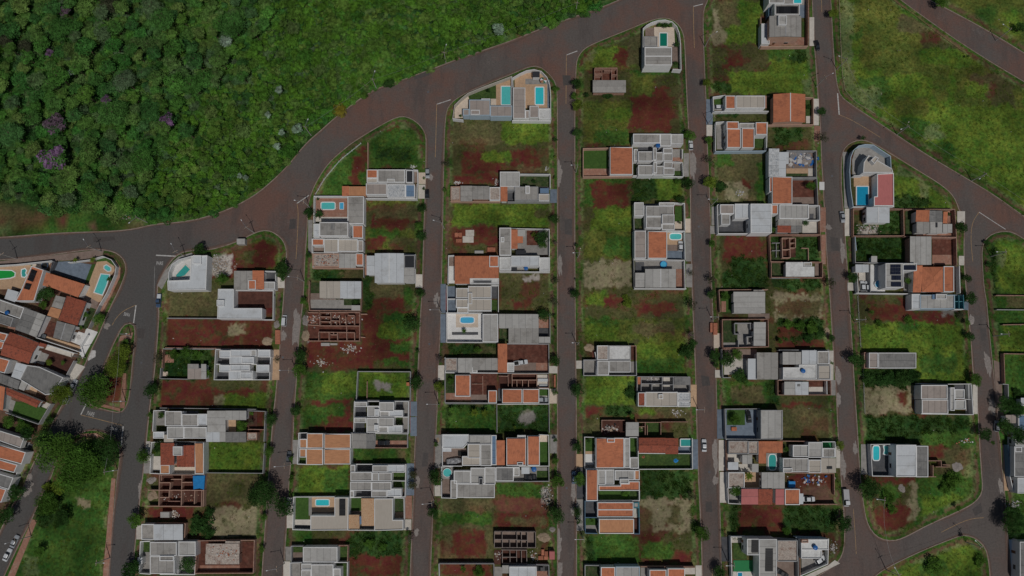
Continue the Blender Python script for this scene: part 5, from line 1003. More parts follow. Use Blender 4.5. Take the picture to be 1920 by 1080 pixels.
house((2,2), 'row of small roofless brick rooms above the long orange roof', [
 Y(-100,644,190,750,'y_soild'), Y(190,650,276,750,'y_light'), Cells('t',2.4,(-2,646,188,646),(2,690,188,690),(0,646,2,750),(36,692,38,748),(78,692,80,748),(122,692,124,748),(186,646,188,750),(-2,748,276,750)), Cells('b',2.2,(276,646,278,752),(-30,650,-28,740),(-100,660,-30,662)), B(192,680,280,702,.9,'wm',p=None,e=0,nd=1), B(204,724,266,744,.7,'wm',p=None,e=0,nd=1)], name='unfinished_house', front='r')
house((1,3), 'white and grey angular house with a boat on its terrace', [
 BP([(1398,18),(1596,18),(1594,80),(1556,122),(1398,122)],3.9,'wm',p='w'), B(1600,22,1766,90,4.2,'fl',p='g'), B(1684,92,1766,254,4.2,'fc',p='w'), B(1588,88,1682,196,4.9,'be',p='w'), B(1546,182,1682,252,3.9,'be',p='w'), B(1398,122,1466,148,3.0,'wm',p=None), Y(1402,122,1592,248,'y_brown'), B(1766,24,1804,248,3.4,'bl',p='w'), Wl('w',2.4,(1394,18),(1398,254),(1546,256))], front='l')
house((1,3), 'orange house in two long strips with stepping-stone lawn', [
 B(1804,62,1866,248,3.8,'or',p=None,s='y',w='w'), B(1878,44,2026,252,4.1,'or',p='w',s='y'), B(2036,28,2128,252,4.0,'or',p='w',s='y'), B(1958,226,2004,250,4.4,'bk',p='w',z=3.9,nd=1), B(1960,24,2024,62,3.9,'sw',p='w'), Y(2128,74,2194,246,'y_lawn'), Y(2128,24,2194,74,'y_cream'), Y(1866,60,1880,248,'y_dark'), Wl('w',2.3,(2120,20),(2196,24),(2198,256),(1806,258))], front='r')
house((1,3), 'wide pale grey house with a round pool on its brown terrace', [
 B(1484,290,1610,386,4.0,'fl'), B(1610,268,1716,388,4.2,'fl',s='y'), B(1716,264,1796,392,3.9,'fl'), B(1508,388,1790,492,4.1,'fc'), B(1460,362,1508,498,3.9,'fc'), B(1672,346,1702,396,4.9,'bk',p='g',z=4.0,nd=1), Y(1394,262,1484,352,'y_conc'), Y(1394,352,1458,472,'y_brown'), Y(1394,472,1458,490,'y_dark'), Wl('w',2.4,(1480,258),(1390,262),(1392,494),(1460,496)), Wl('w',2.3,(1790,492),(1560,492))], front='l')
round_pool((1,3),1435,305,34,'w_turq','round turquoise pool on the brown terrace of the grey house')
house((1,3), 'narrow grey-roofed house in a slot of sheds and tanks', [
 B(1798,264,1932,368,3.7,'fd',p='w'), Y(1932,264,2194,366,'y_conc'), B(1990,264,2052,314,2.6,'wm',p=None), Y(2106,290,2194,366,'y_grass'), B(1932,264,1976,330,2.8,'fl',p='w'), Wl('g',2.2,(2196,262),(2198,370),(1800,374))], front='r')
tank((2,3),165,280,Z0+.2,'blue tank in the slot of sheds by the road',r=.85)
house((1,3), 'roofless grey block house with square concrete rooms', [
 Y(1786,744,2100,866,'y_brown'), Y(1786,884,2030,992,'y_soild'), Y(2036,744,2096,862,'y_brown'),
 Cells('n',2.6,(1788,748,2098,750),(1788,748,1788,866),(1846,748,1848,866),(1788,806,1958,808),(1788,868,2098,868),(1956,750,1958,866),(1990,752,1992,866),(1904,808,1904,866),(2034,752,2036,864),(2096,750,2098,866),(1958,810,2034,812)), 
 Cells('n',2.2,(1840,884,2030,886),(1848,886,1848,992),(1904,886,1906,992),(1954,886,1956,990),(1990,890,1992,990),(2030,886,2032,990),(1848,940,1954,940),(1848,990,2030,992))], name='unfinished_house', front='r')
house((1,3), 'pale roof behind a grey wall at the bottom edge of middle block', [
 B(1900,1008,2104,1130,3.9,'wm',p='w'), Y(2104,1000,2196,1100,'y_brick'), B(1846,1000,1904,1060,3.0,'fl',p=None), Wl('g',2.3,(1370,988),(1784,988)), Wl('w',2.2,(1372,988),(1376,1130)), Wl('g',2.2,(1784,988),(1786,1110)), Y(1790,1010,1846,1110,'y_conc'), Wl('g',2.2,(2100,996),(2196,998),(2198,1100))], front='r')
# --- crescent block
house((1,1), 'grey-roofed terrace with orange rear square and black front', [
 B(914,194,1118,290,3.8,'fc',p='w',s='x'), B(832,194,912,258,3.6,'or',p='w'), B(832,258,912,292,3.2,'be',p='w'), B(1126,198,1180,292,3.6,'bk',p='w'), Y(1180,198,1212,292,'y_brown'), B(984,262,1042,290,4.3,'fl',z=3.7), Wl('w',2.3,(1118,192),(1212,196),(1214,300))], front='r')
house((1,1), 'taupe and whitewashed terrace with a blue roof end', [
 B(826,298,982,382,3.8,'tp',p='w',s='x'), B(986,304,1122,402,3.8,'ws',p='w',s='y'), B(1122,306,1192,402,3.6,'bl',p='w',s='y'), Y(832,384,982,404,'y_tan'), Wl('w',2.4,(824,408),(1206,412),(1208,300))], front='r')
house((1,1), 'orange lean-to roof at the end of a wedge lawn', [B(698,320,824,390,3.4,'pe',p=None,w='t',s='y'), B(646,318,700,390,3.3,'or',p=None,w='t',s='y')], front='u', name='shed', cat='shed')
house((1,1), 'brick-paved pool terrace with a long grey roof beside it', [
 B(688,394,810,600,4.0,'fc',s='y'), Y(440,402,684,548,'y_brick'), Y(440,548,688,584,'y_light'), Y(655,530,690,584,'y_dark'), Wl('w',2.5,(690,392),(436,392),(434,592))], front='l')
pool((1,1),(492,441,592,490),'w_turq','turquoise pool with white rim on the brick terrace',k=.35)
pool((1,1),(630,442,658,490),'w_sky','small pale blue square pool on the brick terrace',k=.03,rw=.15)
house((1,1), 'two-storey grey gable house between white walls', [
 B(478,588,692,692,6.2,'fc',p='w'), B(432,600,478,700,3.4,'wm',p='w'), B(726,612,804,708,3.8,'or',p='w',s='y'), Y(692,600,728,704,'y_blue'), B(560,594,590,642,6.5,'fd',p=None,z=6.1,e=.02,nd=1), Wl('w',3.0,(430,706),(806,708))], front='l')
house((1,1), 'pale beige flat house with a small square orange corner', [
 B(618,716,764,808,4.0,'be',p='w'), B(512,714,618,814,4.0,'be',p='w'), B(424,712,510,762,3.6,'or',p='w'), Y(426,766,508,810,'y_brown'), B(766,724,806,806,3.2,'tp',p='w'), Y(650,808,808,816,'y_dark'), Wl('w',2.3,(420,712),(422,816),(640,818))], front='l')
house((1,1), 'rubble-strewn slab beside grey and orange rear roofs', [
 B(622,822,750,930,3.5,'fl',p=None,w='t'), B(750,822,806,912,3.5,'or',p='w'), B(430,824,622,922,3.0,'sr',p='t',u=.25), Y(750,912,806,930,'y_dark'), Wl('t',2.2,(424,820),(424,930),(806,932))], front='l')
house((1,1), 'big white gable house with a black square roof', [
 B(890,820,1110,1042,4.8,'wm',g='y',p=None,rc='w',e=.25), B(830,838,890,984,3.9,'wm',p=None), B(1112,834,1192,932,3.6,'bk',p='g'), B(1110,932,1186,1044,3.6,'fl',p=None), Y(808,830,832,984,'y_brick'), Wl('w',2.2,(1110,826),(1194,830),(1192,1044)), Wl('g',2.0,(806,830),(808,1000))], front='r')
house((1,2), 'half white, half beige roof above a weedy dark yard', [
 B(632,-50,790,78,3.8,'wm',p=None,s='x'), B(478,-50,632,76,3.7,'be',p=None,s='x',w='g'), Y(400,88,782,166,'y_conc'), Y(660,84,782,130,'y_weed'), Y(400,-40,478,40,'y_weed'), Y(400,40,600,88,'y_brown'), B(716,130,782,168,2.4,'fl',p=None), Cells('c',3.95,(515,0,517,74),(545,0,547,74),(575,0,577,74),(605,-20,607,74)), Wl('b',2.1,(400,-50),(396,100),(402,168),(786,172),(792,-50))], front='l')
house((1,2), 'large roofless brick building site with many small rooms', [
 Y(388,180,782,396,'y_soil'), Cells('b',2.6,(480,182,780,182),(480,182,480,280),(778,182,776,396),(470,282,778,284),(392,396,776,396),(470,330,740,334),(548,334,548,392),(610,334,612,392),(678,286,680,392),(738,334,738,392),(470,334,470,396),(556,350,608,350),(580,334,580,350),(480,215,560,217),(560,182,562,276),(625,215,627,278),(690,205,738,206),(738,206,738,276),(672,215,674,278),(560,245,620,246),(600,240,602,276),(480,250,560,252)), Cells('t',1.2,(780,196,834,196),(780,368,818,370),(390,184,470,186),(390,276,470,280))], name='unfinished_house', front='l')
house((1,2), 'grass lot ringed by a bare concrete wall', [
 Wl('g',2.2,(762,626),(1158,628),(1156,846),(752,842),(762,626)), Wl('b',1.2,(834,700),(832,840)), B(1128,708,1150,734,1.2,'or',p=None,w='b',e=0,nd=1)], name='walled_lot', cat='walled lot')
house((1,2), 'white row house block with dark courtyards in checker pattern', [
 B(836,884,924,964,4.2,'fl'), B(926,856,1036,926,4.4,'fl'), B(930,926,1000,964,4.0,'fl'), B(1000,916,1102,964,3.9,'wm'), B(742,854,834,892,3.8,'fl'), Y(742,894,826,966,'y_dark'), Y(1038,856,1104,914,'y_dark'), Y(1106,856,1142,966,'y_conc'), B(890,908,924,962,5.0,'wm',z=4.1),
 B(830,974,918,1084,4.2,'fl'), B(920,972,1034,1040,4.4,'fl'), B(920,1040,990,1084,4.0,'fl'), B(990,1030,1098,1086,3.9,'wm'), B(738,972,826,1012,3.8,'fl'), Y(738,1014,814,1084,'y_dark'), Y(1036,972,1098,1030,'y_weed'), Y(1102,970,1142,1088,'y_conc'), B(888,1026,918,1072,5.0,'wm',z=4.1), Wl('w',2.6,(738,850),(1144,852),(1140,1092)), Wl('w',2.6,(738,852),(732,1088),(1140,1094)), Wl('w',2.6,(740,966),(1140,968))], front='r')
house((1,3), 'peach-roofed twin house in four quarters', [
 B(384,10,506,122,4.1,'pe'), B(328,52,384,122,4.0,'pe'), B(516,14,712,124,4.1,'pe'), B(378,126,504,246,4.1,'pe'), B(328,126,378,190,4.0,'pe'), B(514,128,710,242,4.1,'pe'), Y(328,14,382,52,'y_dark'), Y(324,190,376,240,'y_grass'), Wl('w',2.4,(384,6),(322,8),(310,240),(380,244)), Wl('w',2.4,(708,6),(722,8),(712,244))], front='l')
house((1,3), 'grey double roof beside a brick driveway with black car', [
 B(722,10,828,124,3.7,'fc',p=None,s='y'), B(828,12,892,124,3.7,'fd',p=None,s='y'), Y(892,64,1132,116,'y_brick'), Y(892,12,1132,64,'y_weed'), Wl('b',2.1,(890,118),(1134,120)), Wl('g',2.1,(1136,10),(1136,120)), Wl('g',2.1,(724,6),(1136,4))], front='r')
house((1,3), 'white-edged twin house with striped grey parapet roofs', [
 B(710,300,872,366,4.1,'fc'), B(872,304,1018,368,4.2,'fc'), B(874,250,988,300,4.0,'fc'), B(990,246,1116,304,3.8,'wm'), B(710,246,745,300,3.9,'fc'), Y(745,246,874,294,'y_dark'), Y(1022,306,1120,364,'y_grass'), B(708,372,868,440,4.1,'fc'), B(868,374,1016,438,4.2,'fc'), B(866,440,982,488,4.0,'fc'), B(984,424,1092,484,3.8,'wm'), B(706,440,736,488,3.9,'fc'), Y(736,442,864,488,'y_dark'), Y(1022,368,1116,424,'y_grass'), B(916,306,924,366,4.6,'wm',p=None,z=4.2,e=0,nd=1), Wl('w',2.4,(710,242),(1124,244),(1118,486),(700,492)), Wl('w',2.4,(1018,366),(1120,368))], front='r')
house((1,3), 'cream hip-roofed house with lawn, patio pool and solar strips', [
 BP([(410,626),(590,626),(590,490),(696,490),(692,736),(410,738)],4.2,'be',p='w'), Sol(622,506,672,628,1,10,4.75,'solar_black'), Y(300,490,396,656,'y_lawn'), Y(396,490,420,626,'y_conc'), Y(420,490,590,600,'y_tan'), Y(426,600,590,628,'y_brown'), Y(292,656,410,700,'y_light'), Y(286,700,410,728,'y_dark'), Wl('w',2.4,(590,486),(282,488),(276,732),(412,736))], front='l')
pool((1,3),(452,508,548,550),'w_cyan','cyan pool with white rim on the cream house patio',k=.3)
house((1,3), 'cream house with mottled terracotta middle roof and rear lawn', [
 BP([(888,498),(1028,498),(1028,658),(1106,658),(1106,734),(888,740)],4.2,'be',p='w'), B(792,496,888,704,3.8,'mo',p=None,w='w',s='y',nd=1), B(694,620,776,724,3.4,'mo',p=None,w='w',nd=1), Y(712,496,792,590,'y_lawn'), Y(700,590,792,620,'y_brown'), Y(1028,500,1108,656,'y_weed'), Y(1030,600,1106,656,'y_tan'), B(776,632,792,692,2.6,'bl',p=None,e=0,nd=1), Y(776,704,888,732,'y_dark'), Wl('w',2.4,(1028,494),(1110,496),(1112,656)), Wl('w',2.4,(690,736),(888,738)), Wl('w',2.4,(698,492),(698,620))], front='r')
house((1,3), 'lone grey roof with dark green yards at both ends', [
 B(354,862,612,976,3.9,'fl',p='w',s='x'), Y(270,860,354,902,'y_grass'), Y(270,902,354,972,'y_brown'), Y(614,862,686,962,'y_grass'), Wl('g',2.2,(354,856),(264,856),(264,976)), Wl('b',2.2,(612,852),(690,852),(686,972))], front='l')
house((1,3), 'pale stepped parapet roofs at the bottom edge of the crescent block', [
 B(342,986,422,1030,3.8,'fl',p='w'), B(340,1034,416,1130,3.9,'fl',p='w'), B(416,992,582,1130,4.1,'fl',p='w'), B(582,1022,636,1130,3.9,'fl',p='w'), Y(262,984,334,1110,'y_conc'), Y(590,984,682,1022,'y_grass'), Y(636,1022,682,1110,'y_grass'), Wl('w',2.4,(340,980),(256,982),(256,1120)), Wl('w',2.4,(340,980),(686,978),(684,1120))], front='l')
# --- garden row block
house((0,1), 'white corner house with a tilted teal pool', [
 BP([(1438,842),(1558,836),(1548,1094),(1262,1098),(1258,1026),(1426,1020)],4.4,'wm',p='w'), B(1448,836,1510,900,5.0,'wm',z=4.4), YP([(1272,1020),(1290,930),(1340,870),(1436,850),(1428,1020)],'y_white'), Wl('w',2.8,(1262,1030),(1268,960),(1290,905),(1340,868),(1440,840)), Y(1272,1000,1295,1022,'y_dark')], front='l')
pool((0,1),[(1393,908),(1428,942),(1386,988),(1328,1002),(1322,985)],'w_teal','tilted teal pool inside the white curved corner wall',k=0,rim='y_light')
house((0,1), 'grey flat roof and orange roof with a black square beside', [
 B(1756,952,1896,1092,3.8,'fc',p=None,s='x'), B(1864,1022,1920,1092,4.0,'or',p='w'), B(1896,950,1980,1090,3.9,'or',p=None,s='x',w='w'), Y(1982,958,2062,1030,'y_dark'), B(1962,1034,2064,1090,3.3,'fl',p='w'), Wl('w',2.2,(1980,954),(2066,956),(2068,1036))], front='r')
house((0,2), 'L-shaped white flat house round a red dirt court', [
 BP([(1638,8),(1756,8),(1756,152),(1968,152),(1968,234),(1632,232)],4.0,'wm',p='w'), B(1628,90,1682,136,4.6,'wm',z=3.9), Y(1758,20,2044,150,'y_soild'), Wl('w',2.2,(1756,16),(2050,18),(2048,238),(1968,238)), Wl('g',2.0,(2050,18),(2052,60))], front='r')
house((0,2), 'small grey-brown shed in an overgrown garden', [
 B(1408,602,1512,684,3.0,'tp',p=None,w='g'), B(1408,570,1490,606,3.2,'fc',p=None), B(1510,570,1548,684,3.1,'fl',p=None), Y(1222,500,1306,560,'y_brick'), Y(1210,628,1260,668,'y_cream'), Wl('g',2.0,(1222,456),(1606,458)), Wl('g',2.0,(1206,600),(1200,680),(1408,684)), Wl('b',2.0,(1220,460),(1216,600))], front='l')
house((0,2), 'blue-white twin house with stepped roofs and dark slots', [
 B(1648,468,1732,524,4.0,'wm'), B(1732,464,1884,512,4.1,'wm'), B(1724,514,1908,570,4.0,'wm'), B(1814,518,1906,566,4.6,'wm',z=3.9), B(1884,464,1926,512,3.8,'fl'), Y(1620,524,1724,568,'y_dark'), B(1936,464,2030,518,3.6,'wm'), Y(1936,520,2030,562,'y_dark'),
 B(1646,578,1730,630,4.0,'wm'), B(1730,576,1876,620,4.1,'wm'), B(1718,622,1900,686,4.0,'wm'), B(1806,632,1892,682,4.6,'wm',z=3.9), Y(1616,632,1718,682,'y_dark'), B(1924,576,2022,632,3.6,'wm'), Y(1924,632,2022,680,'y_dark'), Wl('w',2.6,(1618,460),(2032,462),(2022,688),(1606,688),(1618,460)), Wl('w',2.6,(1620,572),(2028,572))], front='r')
house((0,2), 'cluster of grey stepped roofs with a potted front yard', [
 B(1240,924,1366,1034,4.0,'fc',p='w'), B(1366,946,1488,1036,3.8,'fc',p='w'), B(1488,944,1556,1030,3.8,'wm',p='w'), B(1256,1040,1382,1130,4.0,'fl',p='w'), B(1382,1042,1552,1128,3.9,'fl',p='w'), B(1230,1100,1302,1156,3.6,'be',p=None), B(1152,1078,1234,1128,3.4,'wm',p='w'), Y(1160,924,1240,1030,'y_conc'), Y(1366,920,1490,946,'y_dark'), B(1556,920,1692,1080,3.8,'fl',p=None), B(1690,920,1848,990,3.7,'fl',p=None), B(1546,1080,1648,1154,3.6,'wm',p=None), B(1648,1080,1692,1154,3.6,'fl',p=None), B(1692,1080,1846,1156,3.6,'fd',p=None), Y(1692,990,1770,1080,'y_tan'), Y(1848,924,1930,1080,'y_soild'), Wl('w',2.3,(1240,918),(1154,920),(1146,1076)), Wl('g',2.1,(1846,920),(1990,926),(1980,1152)), B(1855,1084,1930,1140,2.8,'sr',p='b'), Wl('b',2.0,(1860,1060),(1980,1062))], front='l')
house((0,3), 'old dark red tiled house with square roof lantern', [
 B(1208,82,1306,248,3.9,'rd',s='x'), B(1326,100,1458,262,4.1,'rd',g='y',rc='t'), B(1300,108,1370,176,5.2,'fl',z=3.8), B(1204,246,1276,314,3.6,'pe',p='w'), B(1464,80,1532,314,3.8,'pe',p='w',s='y'), Y(1138,84,1210,226,'y_grass'), Y(1138,182,1206,290,'y_light'), Y(1280,262,1464,316,'y_cream'), Y(1306,84,1464,108,'y_conc'), Y(1306,150,1328,250,'y_brick'), Wl('w',2.2,(1210,74),(1136,78),(1126,310),(1204,314)), Wl('g',2.2,(1280,316),(1534,318)), Wl('g',2.2,(1240,72),(1534,76))], front='l')
house((0,3), 'roofless brick house partly under a bright blue tarpaulin', [
 Y(1190,320,1535,562,'y_soild'), Cells('t',2.6,(1196,322,1440,322),(1196,322,1192,556),(1362,322,1356,556),(1110,436,1530,438),(1200,380,1280,380),(1276,380,1272,436),(1280,356,1362,356),(1360,378,1440,378),(1200,490,1268,492),(1270,440,1268,492),(1100,556,1510,560),(1460,440,1456,540),(1530,322,1522,560),(1512,440,1508,560)), Cells('b',2.0,(1210,322,1212,378),(1262,520,1350,520))], name='unfinished_house', front='l')
house((0,3), 'white slab-roofed house next to a concrete carport', [
 B(1156,692,1372,810,3.7,'wm',p=None,w='t'), B(1064,690,1160,806,3.2,'sl',p='w'), B(1302,784,1366,810,3.0,'sl',p='w'), Wl('t',2.2,(1160,686),(1390,688),(1384,812))], front='l')
house((0,3), 'grey H-shaped roofs with a striped pergola and yard tree', [
 B(1128,824,1328,926,4.0,'fc',p='w'), B(1342,820,1470,928,3.8,'fl',p='w'), B(1128,930,1312,1062,4.0,'fc',p='w'), B(1200,928,1306,966,4.4,'fc',z=3.9), Y(1056,822,1128,900,'y_grass'), Y(1328,928,1462,1060,'y_conc'), Cells('w',2.6,*[(1222+i*16,1032,1220+i*16,1064) for i in range(8)]), B(1036,940,1070,986,2.6,'wm',p='w'), Y(1050,900,1130,1060,'y_conc'), Wl('w',2.2,(1126,820),(1054,822),(1044,1060),(1130,1066)), Wl('w',2.2,(1200,1068),(1460,1070),(1470,930))], front='l')
house((0,3), 'bare slab building in a brick-walled red lot', [
 B(1544,838,1796,914,3.4,'sr',p=None,w='b',e=.15), B(1540,916,1794,992,3.4,'sr',p=None,w='b',e=.15), B(1690,818,1800,840,3.2,'sr',p=None,w='b',e=.1), Y(1484,820,1904,1056,'y_soil'), Y(1500,1000,1800,1040,'y_brick'), Wl('b',2.3,(1480,816),(1908,812),(1900,1058),(1464,1060),(1480,816))], front='l', name='unfinished_house')
# --- west block (turned about twenty degrees)
house((0,1), 'orange-tiled house with dark solar heaters and green oval pool', [
 BP([(240,915),(332,946),(260,1180),(118,1180),(165,1090)],3.9,'or',p='w'), SolP([(234,938),(278,954),(246,1036),(202,1020)],1,4,4.4,'solar_black'), SolP([(190,1042),(236,1052),(220,1096),(176,1084)],1,3,4.4,'solar_black'), YP([(-140,925),(230,902),(240,930),(165,1090),(-140,1090)],'y_tan'), YP([(245,905),(385,885),(345,950),(332,945),(245,915)],'y_cream'), BP([(60,1086),(142,1110),(112,1186),(34,1160)],3.0,'wm',p=None), Wl('w',2.3,(-140,920),(120,905),(390,876)), Wl('d',2.2,(395,884),(375,960))], front='u')
pool((0,1),[(-60,960),(0,950),(90,952),(115,968),(112,992),(80,1004),(0,1012),(-60,1014)],'w_bgreen','bright green oval pool on the tan terrace, left edge',k=0)
pool((0,1),[(168,945),(190,938),(200,950),(192,968),(200,985),(188,998),(170,994),(166,970)],'w_teal','small kidney-shaped green pool beside the solar heaters',k=0)
house((0,1), 'broad orange roof below a slate-grey tiled court', [
 BP([(346,962),(636,1052),(584,1150),(395,1080),(318,1060)],4.0,'or',p=None,w='w',e=.2), YP([(408,885),(520,880),(690,905),(636,1045),(372,955)],'y_blue'), YP([(690,905),(720,900),(670,1040),(636,1045)],'y_lawn'), YP([(372,955),(636,1045),(650,1025),(385,935)],'y_dark'), Wl('d',2.0,(412,882),(378,955))], front='u')
house((0,1), 'tan corner terrace with curved wall and tapering pool', [
 YP([(728,884),(800,878),(858,905),(862,950),(830,990),(760,1180),(735,1188),(632,1145),(660,1060)],'y_tan'), YP([(720,870),(800,852),(850,890),(862,920),(800,878),(728,884)],'y_lawn'), YP([(590,1150),(640,1130),(742,1190),(720,1230),(650,1190)],'y_brown'), Wl('w',2.0,(510,890),(680,868),(770,842),(835,868),(872,920),(862,980),(800,1120),(745,1210)), Wl('b',1.8,(650,1050),(600,1140))], name='pool_terrace', cat='terrace')
pool((0,1),[(762,978),(822,984),(800,1060),(770,1130),(712,1112)],'w_turq','long tapering turquoise pool on the tan corner terrace',k=0)
pool((0,1),[(786,918),(802,910),(832,930),(832,950),(812,954),(786,934)],'w_turq','little kidney-shaped pool on the tan corner terrace',k=0)
house((0,2), 'aged rust-red tiled house with peach and grey side roofs', [
 BP([(502,58),(648,102),(580,282),(440,238)],4.2,'rd',p=None,g='y',w='w'), BP([(422,55),(494,72),(462,160),(386,140)],3.4,'fc',p=None), BP([(386,144),(462,162),(436,230),(358,206)],3.5,'pe',p=None), YP([(655,110),(730,140),(650,310),(590,290)],'y_weed'), YP([(660,105),(735,130),(725,160),(650,135)],'y_brown'), Wl('g',2.0,(745,130),(664,300)), YP([(300,30),(420,0),(400,90),(330,170),(250,100)],'y_soild')], front='r')
house((0,2), 'grey roof with a long pale strip across its right side', [
 BP([(190,150),(286,182),(214,348),(112,312)],3.8,'fd',p=None,s='y'), BP([(286,184),(346,206),(272,372),(214,348)],3.7,'fl',p=None,s='y'), YP([(346,240),(430,268),(400,370),(300,335)],'y_soil'), YP([(280,340),(610,440),(590,475),(270,375)],'y_tan'), Wl('w',2.0,(270,372),(590,478))], front='r')
house((0,2), 'pale corrugated roofs on the left edge with blue tank', [
 BP([(-80,60),(186,150),(156,232),(-80,150)],3.6,'fc',p='w'), BP([(-80,168),(106,226),(84,292),(-80,240)],3.3,'fd',p='g'), YP([(84,230),(150,235),(112,312),(60,300)],'y_brick')], front='r')
tank((0,2),50,184,3.9,'blue tank on the pale corrugated roof, left edge',r=.7)
house((0,2), 'dark slate roof beside a white-plastered drive', [
 BP([(426,246),(566,282),(520,406),(398,370)],3.6,'fd',p=None,g='y',rc='g'), YP([(570,320),(650,345),(600,430),(530,400)],'y_white'), Wl('w',1.8,(655,350),(600,440))], front='r')
house((0,2), 'large faded red tiled house with a ragged tail', [
 BP([(76,330),(292,412),(214,568),(2,502)],4.3,'rd',p=None,g='x',w='w'), BP([(292,404),(352,424),(336,446),(280,432)],3.2,'rd',p=None,nd=1), YP([(290,450),(560,540),(500,640),(240,550)],'y_soild'), YP([(360,430),(560,490),(540,520),(340,460)],'y_light'), YP([(270,465),(370,500),(330,580),(240,545)],'y_conc'), Wl('w',2.0,(350,425),(560,490)), Wl('g',2.0,(556,545),(500,650))], front='r')
house((0,2), 'bright orange roof fragments on the left edge', [
 BP([(-60,318),(62,346),(40,402),(-60,375)],3.7,'or',p='w'), BP([(-60,385),(36,406),(18,458),(-60,440)],3.6,'or',p='w'), BP([(-60,505),(78,542),(40,640),(-60,615)],3.8,'or',p='w')], front='r')
house((0,2), 'sprawling grey patchwork roof with a white left bay', [
 BP([(206,578),(300,592),(480,672),(400,792),(344,802),(152,686)],3.9,'fd',p='w'), BP([(126,556),(206,578),(150,688),(84,666)],3.8,'wm',p=None), BP([(-60,610),(150,700),(132,762),(-60,690)],3.5,'fd',p=None), BP([(164,695),(212,712),(180,772),(138,756)],3.3,'fl',p=None), YP([(212,715),(290,745),(270,800),(180,772)],'y_tan'), YP([(70,560),(120,560),(80,660),(50,640)],'y_soild')], front='r')
house((0,2), 'orange-red tile strip with a bright rear lawn', [
 BP([(48,745),(306,850),(274,898),(50,800)],3.9,'rd',p=None,w='w',g='x'), BP([(-60,710),(48,745),(20,920),(-60,895)],3.9,'or',p=None,w='w'), YP([(120,850),(352,910),(290,1020),(92,940)],'y_lawn'), YP([(50,820),(120,850),(92,940),(20,915)],'y_conc'), YP([(310,840),(380,870),(350,905),(290,880)],'y_light'), Wl('g',2.2,(40,935),(290,1022),(382,868))], front='r')
house((0,3), 'grey roof above paired orange roofs at the lower left edge', [
 BP([(-60,-30),(186,46),(158,122),(-60,45)],3.8,'tp',p='w'), BP([(-60,80),(198,152),(166,242),(-60,180)],4.0,'or',p='w'), BP([(-60,190),(136,246),(110,306),(-60,262)],3.9,'or',p='w'), YP([(40,280),(110,300),(100,335),(20,315)],'y_grass'), BP([(-60,295),(106,342),(70,432),(-60,392)],3.7,'fd',p='w'), BP([(-60,405),(52,430),(14,528),(-60,510)],3.7,'or',p='w'), Wl('w',2.0,(190,160),(118,330)), YP([(170,60),(250,95),(220,150),(150,125)],'y_dark')], front='r')

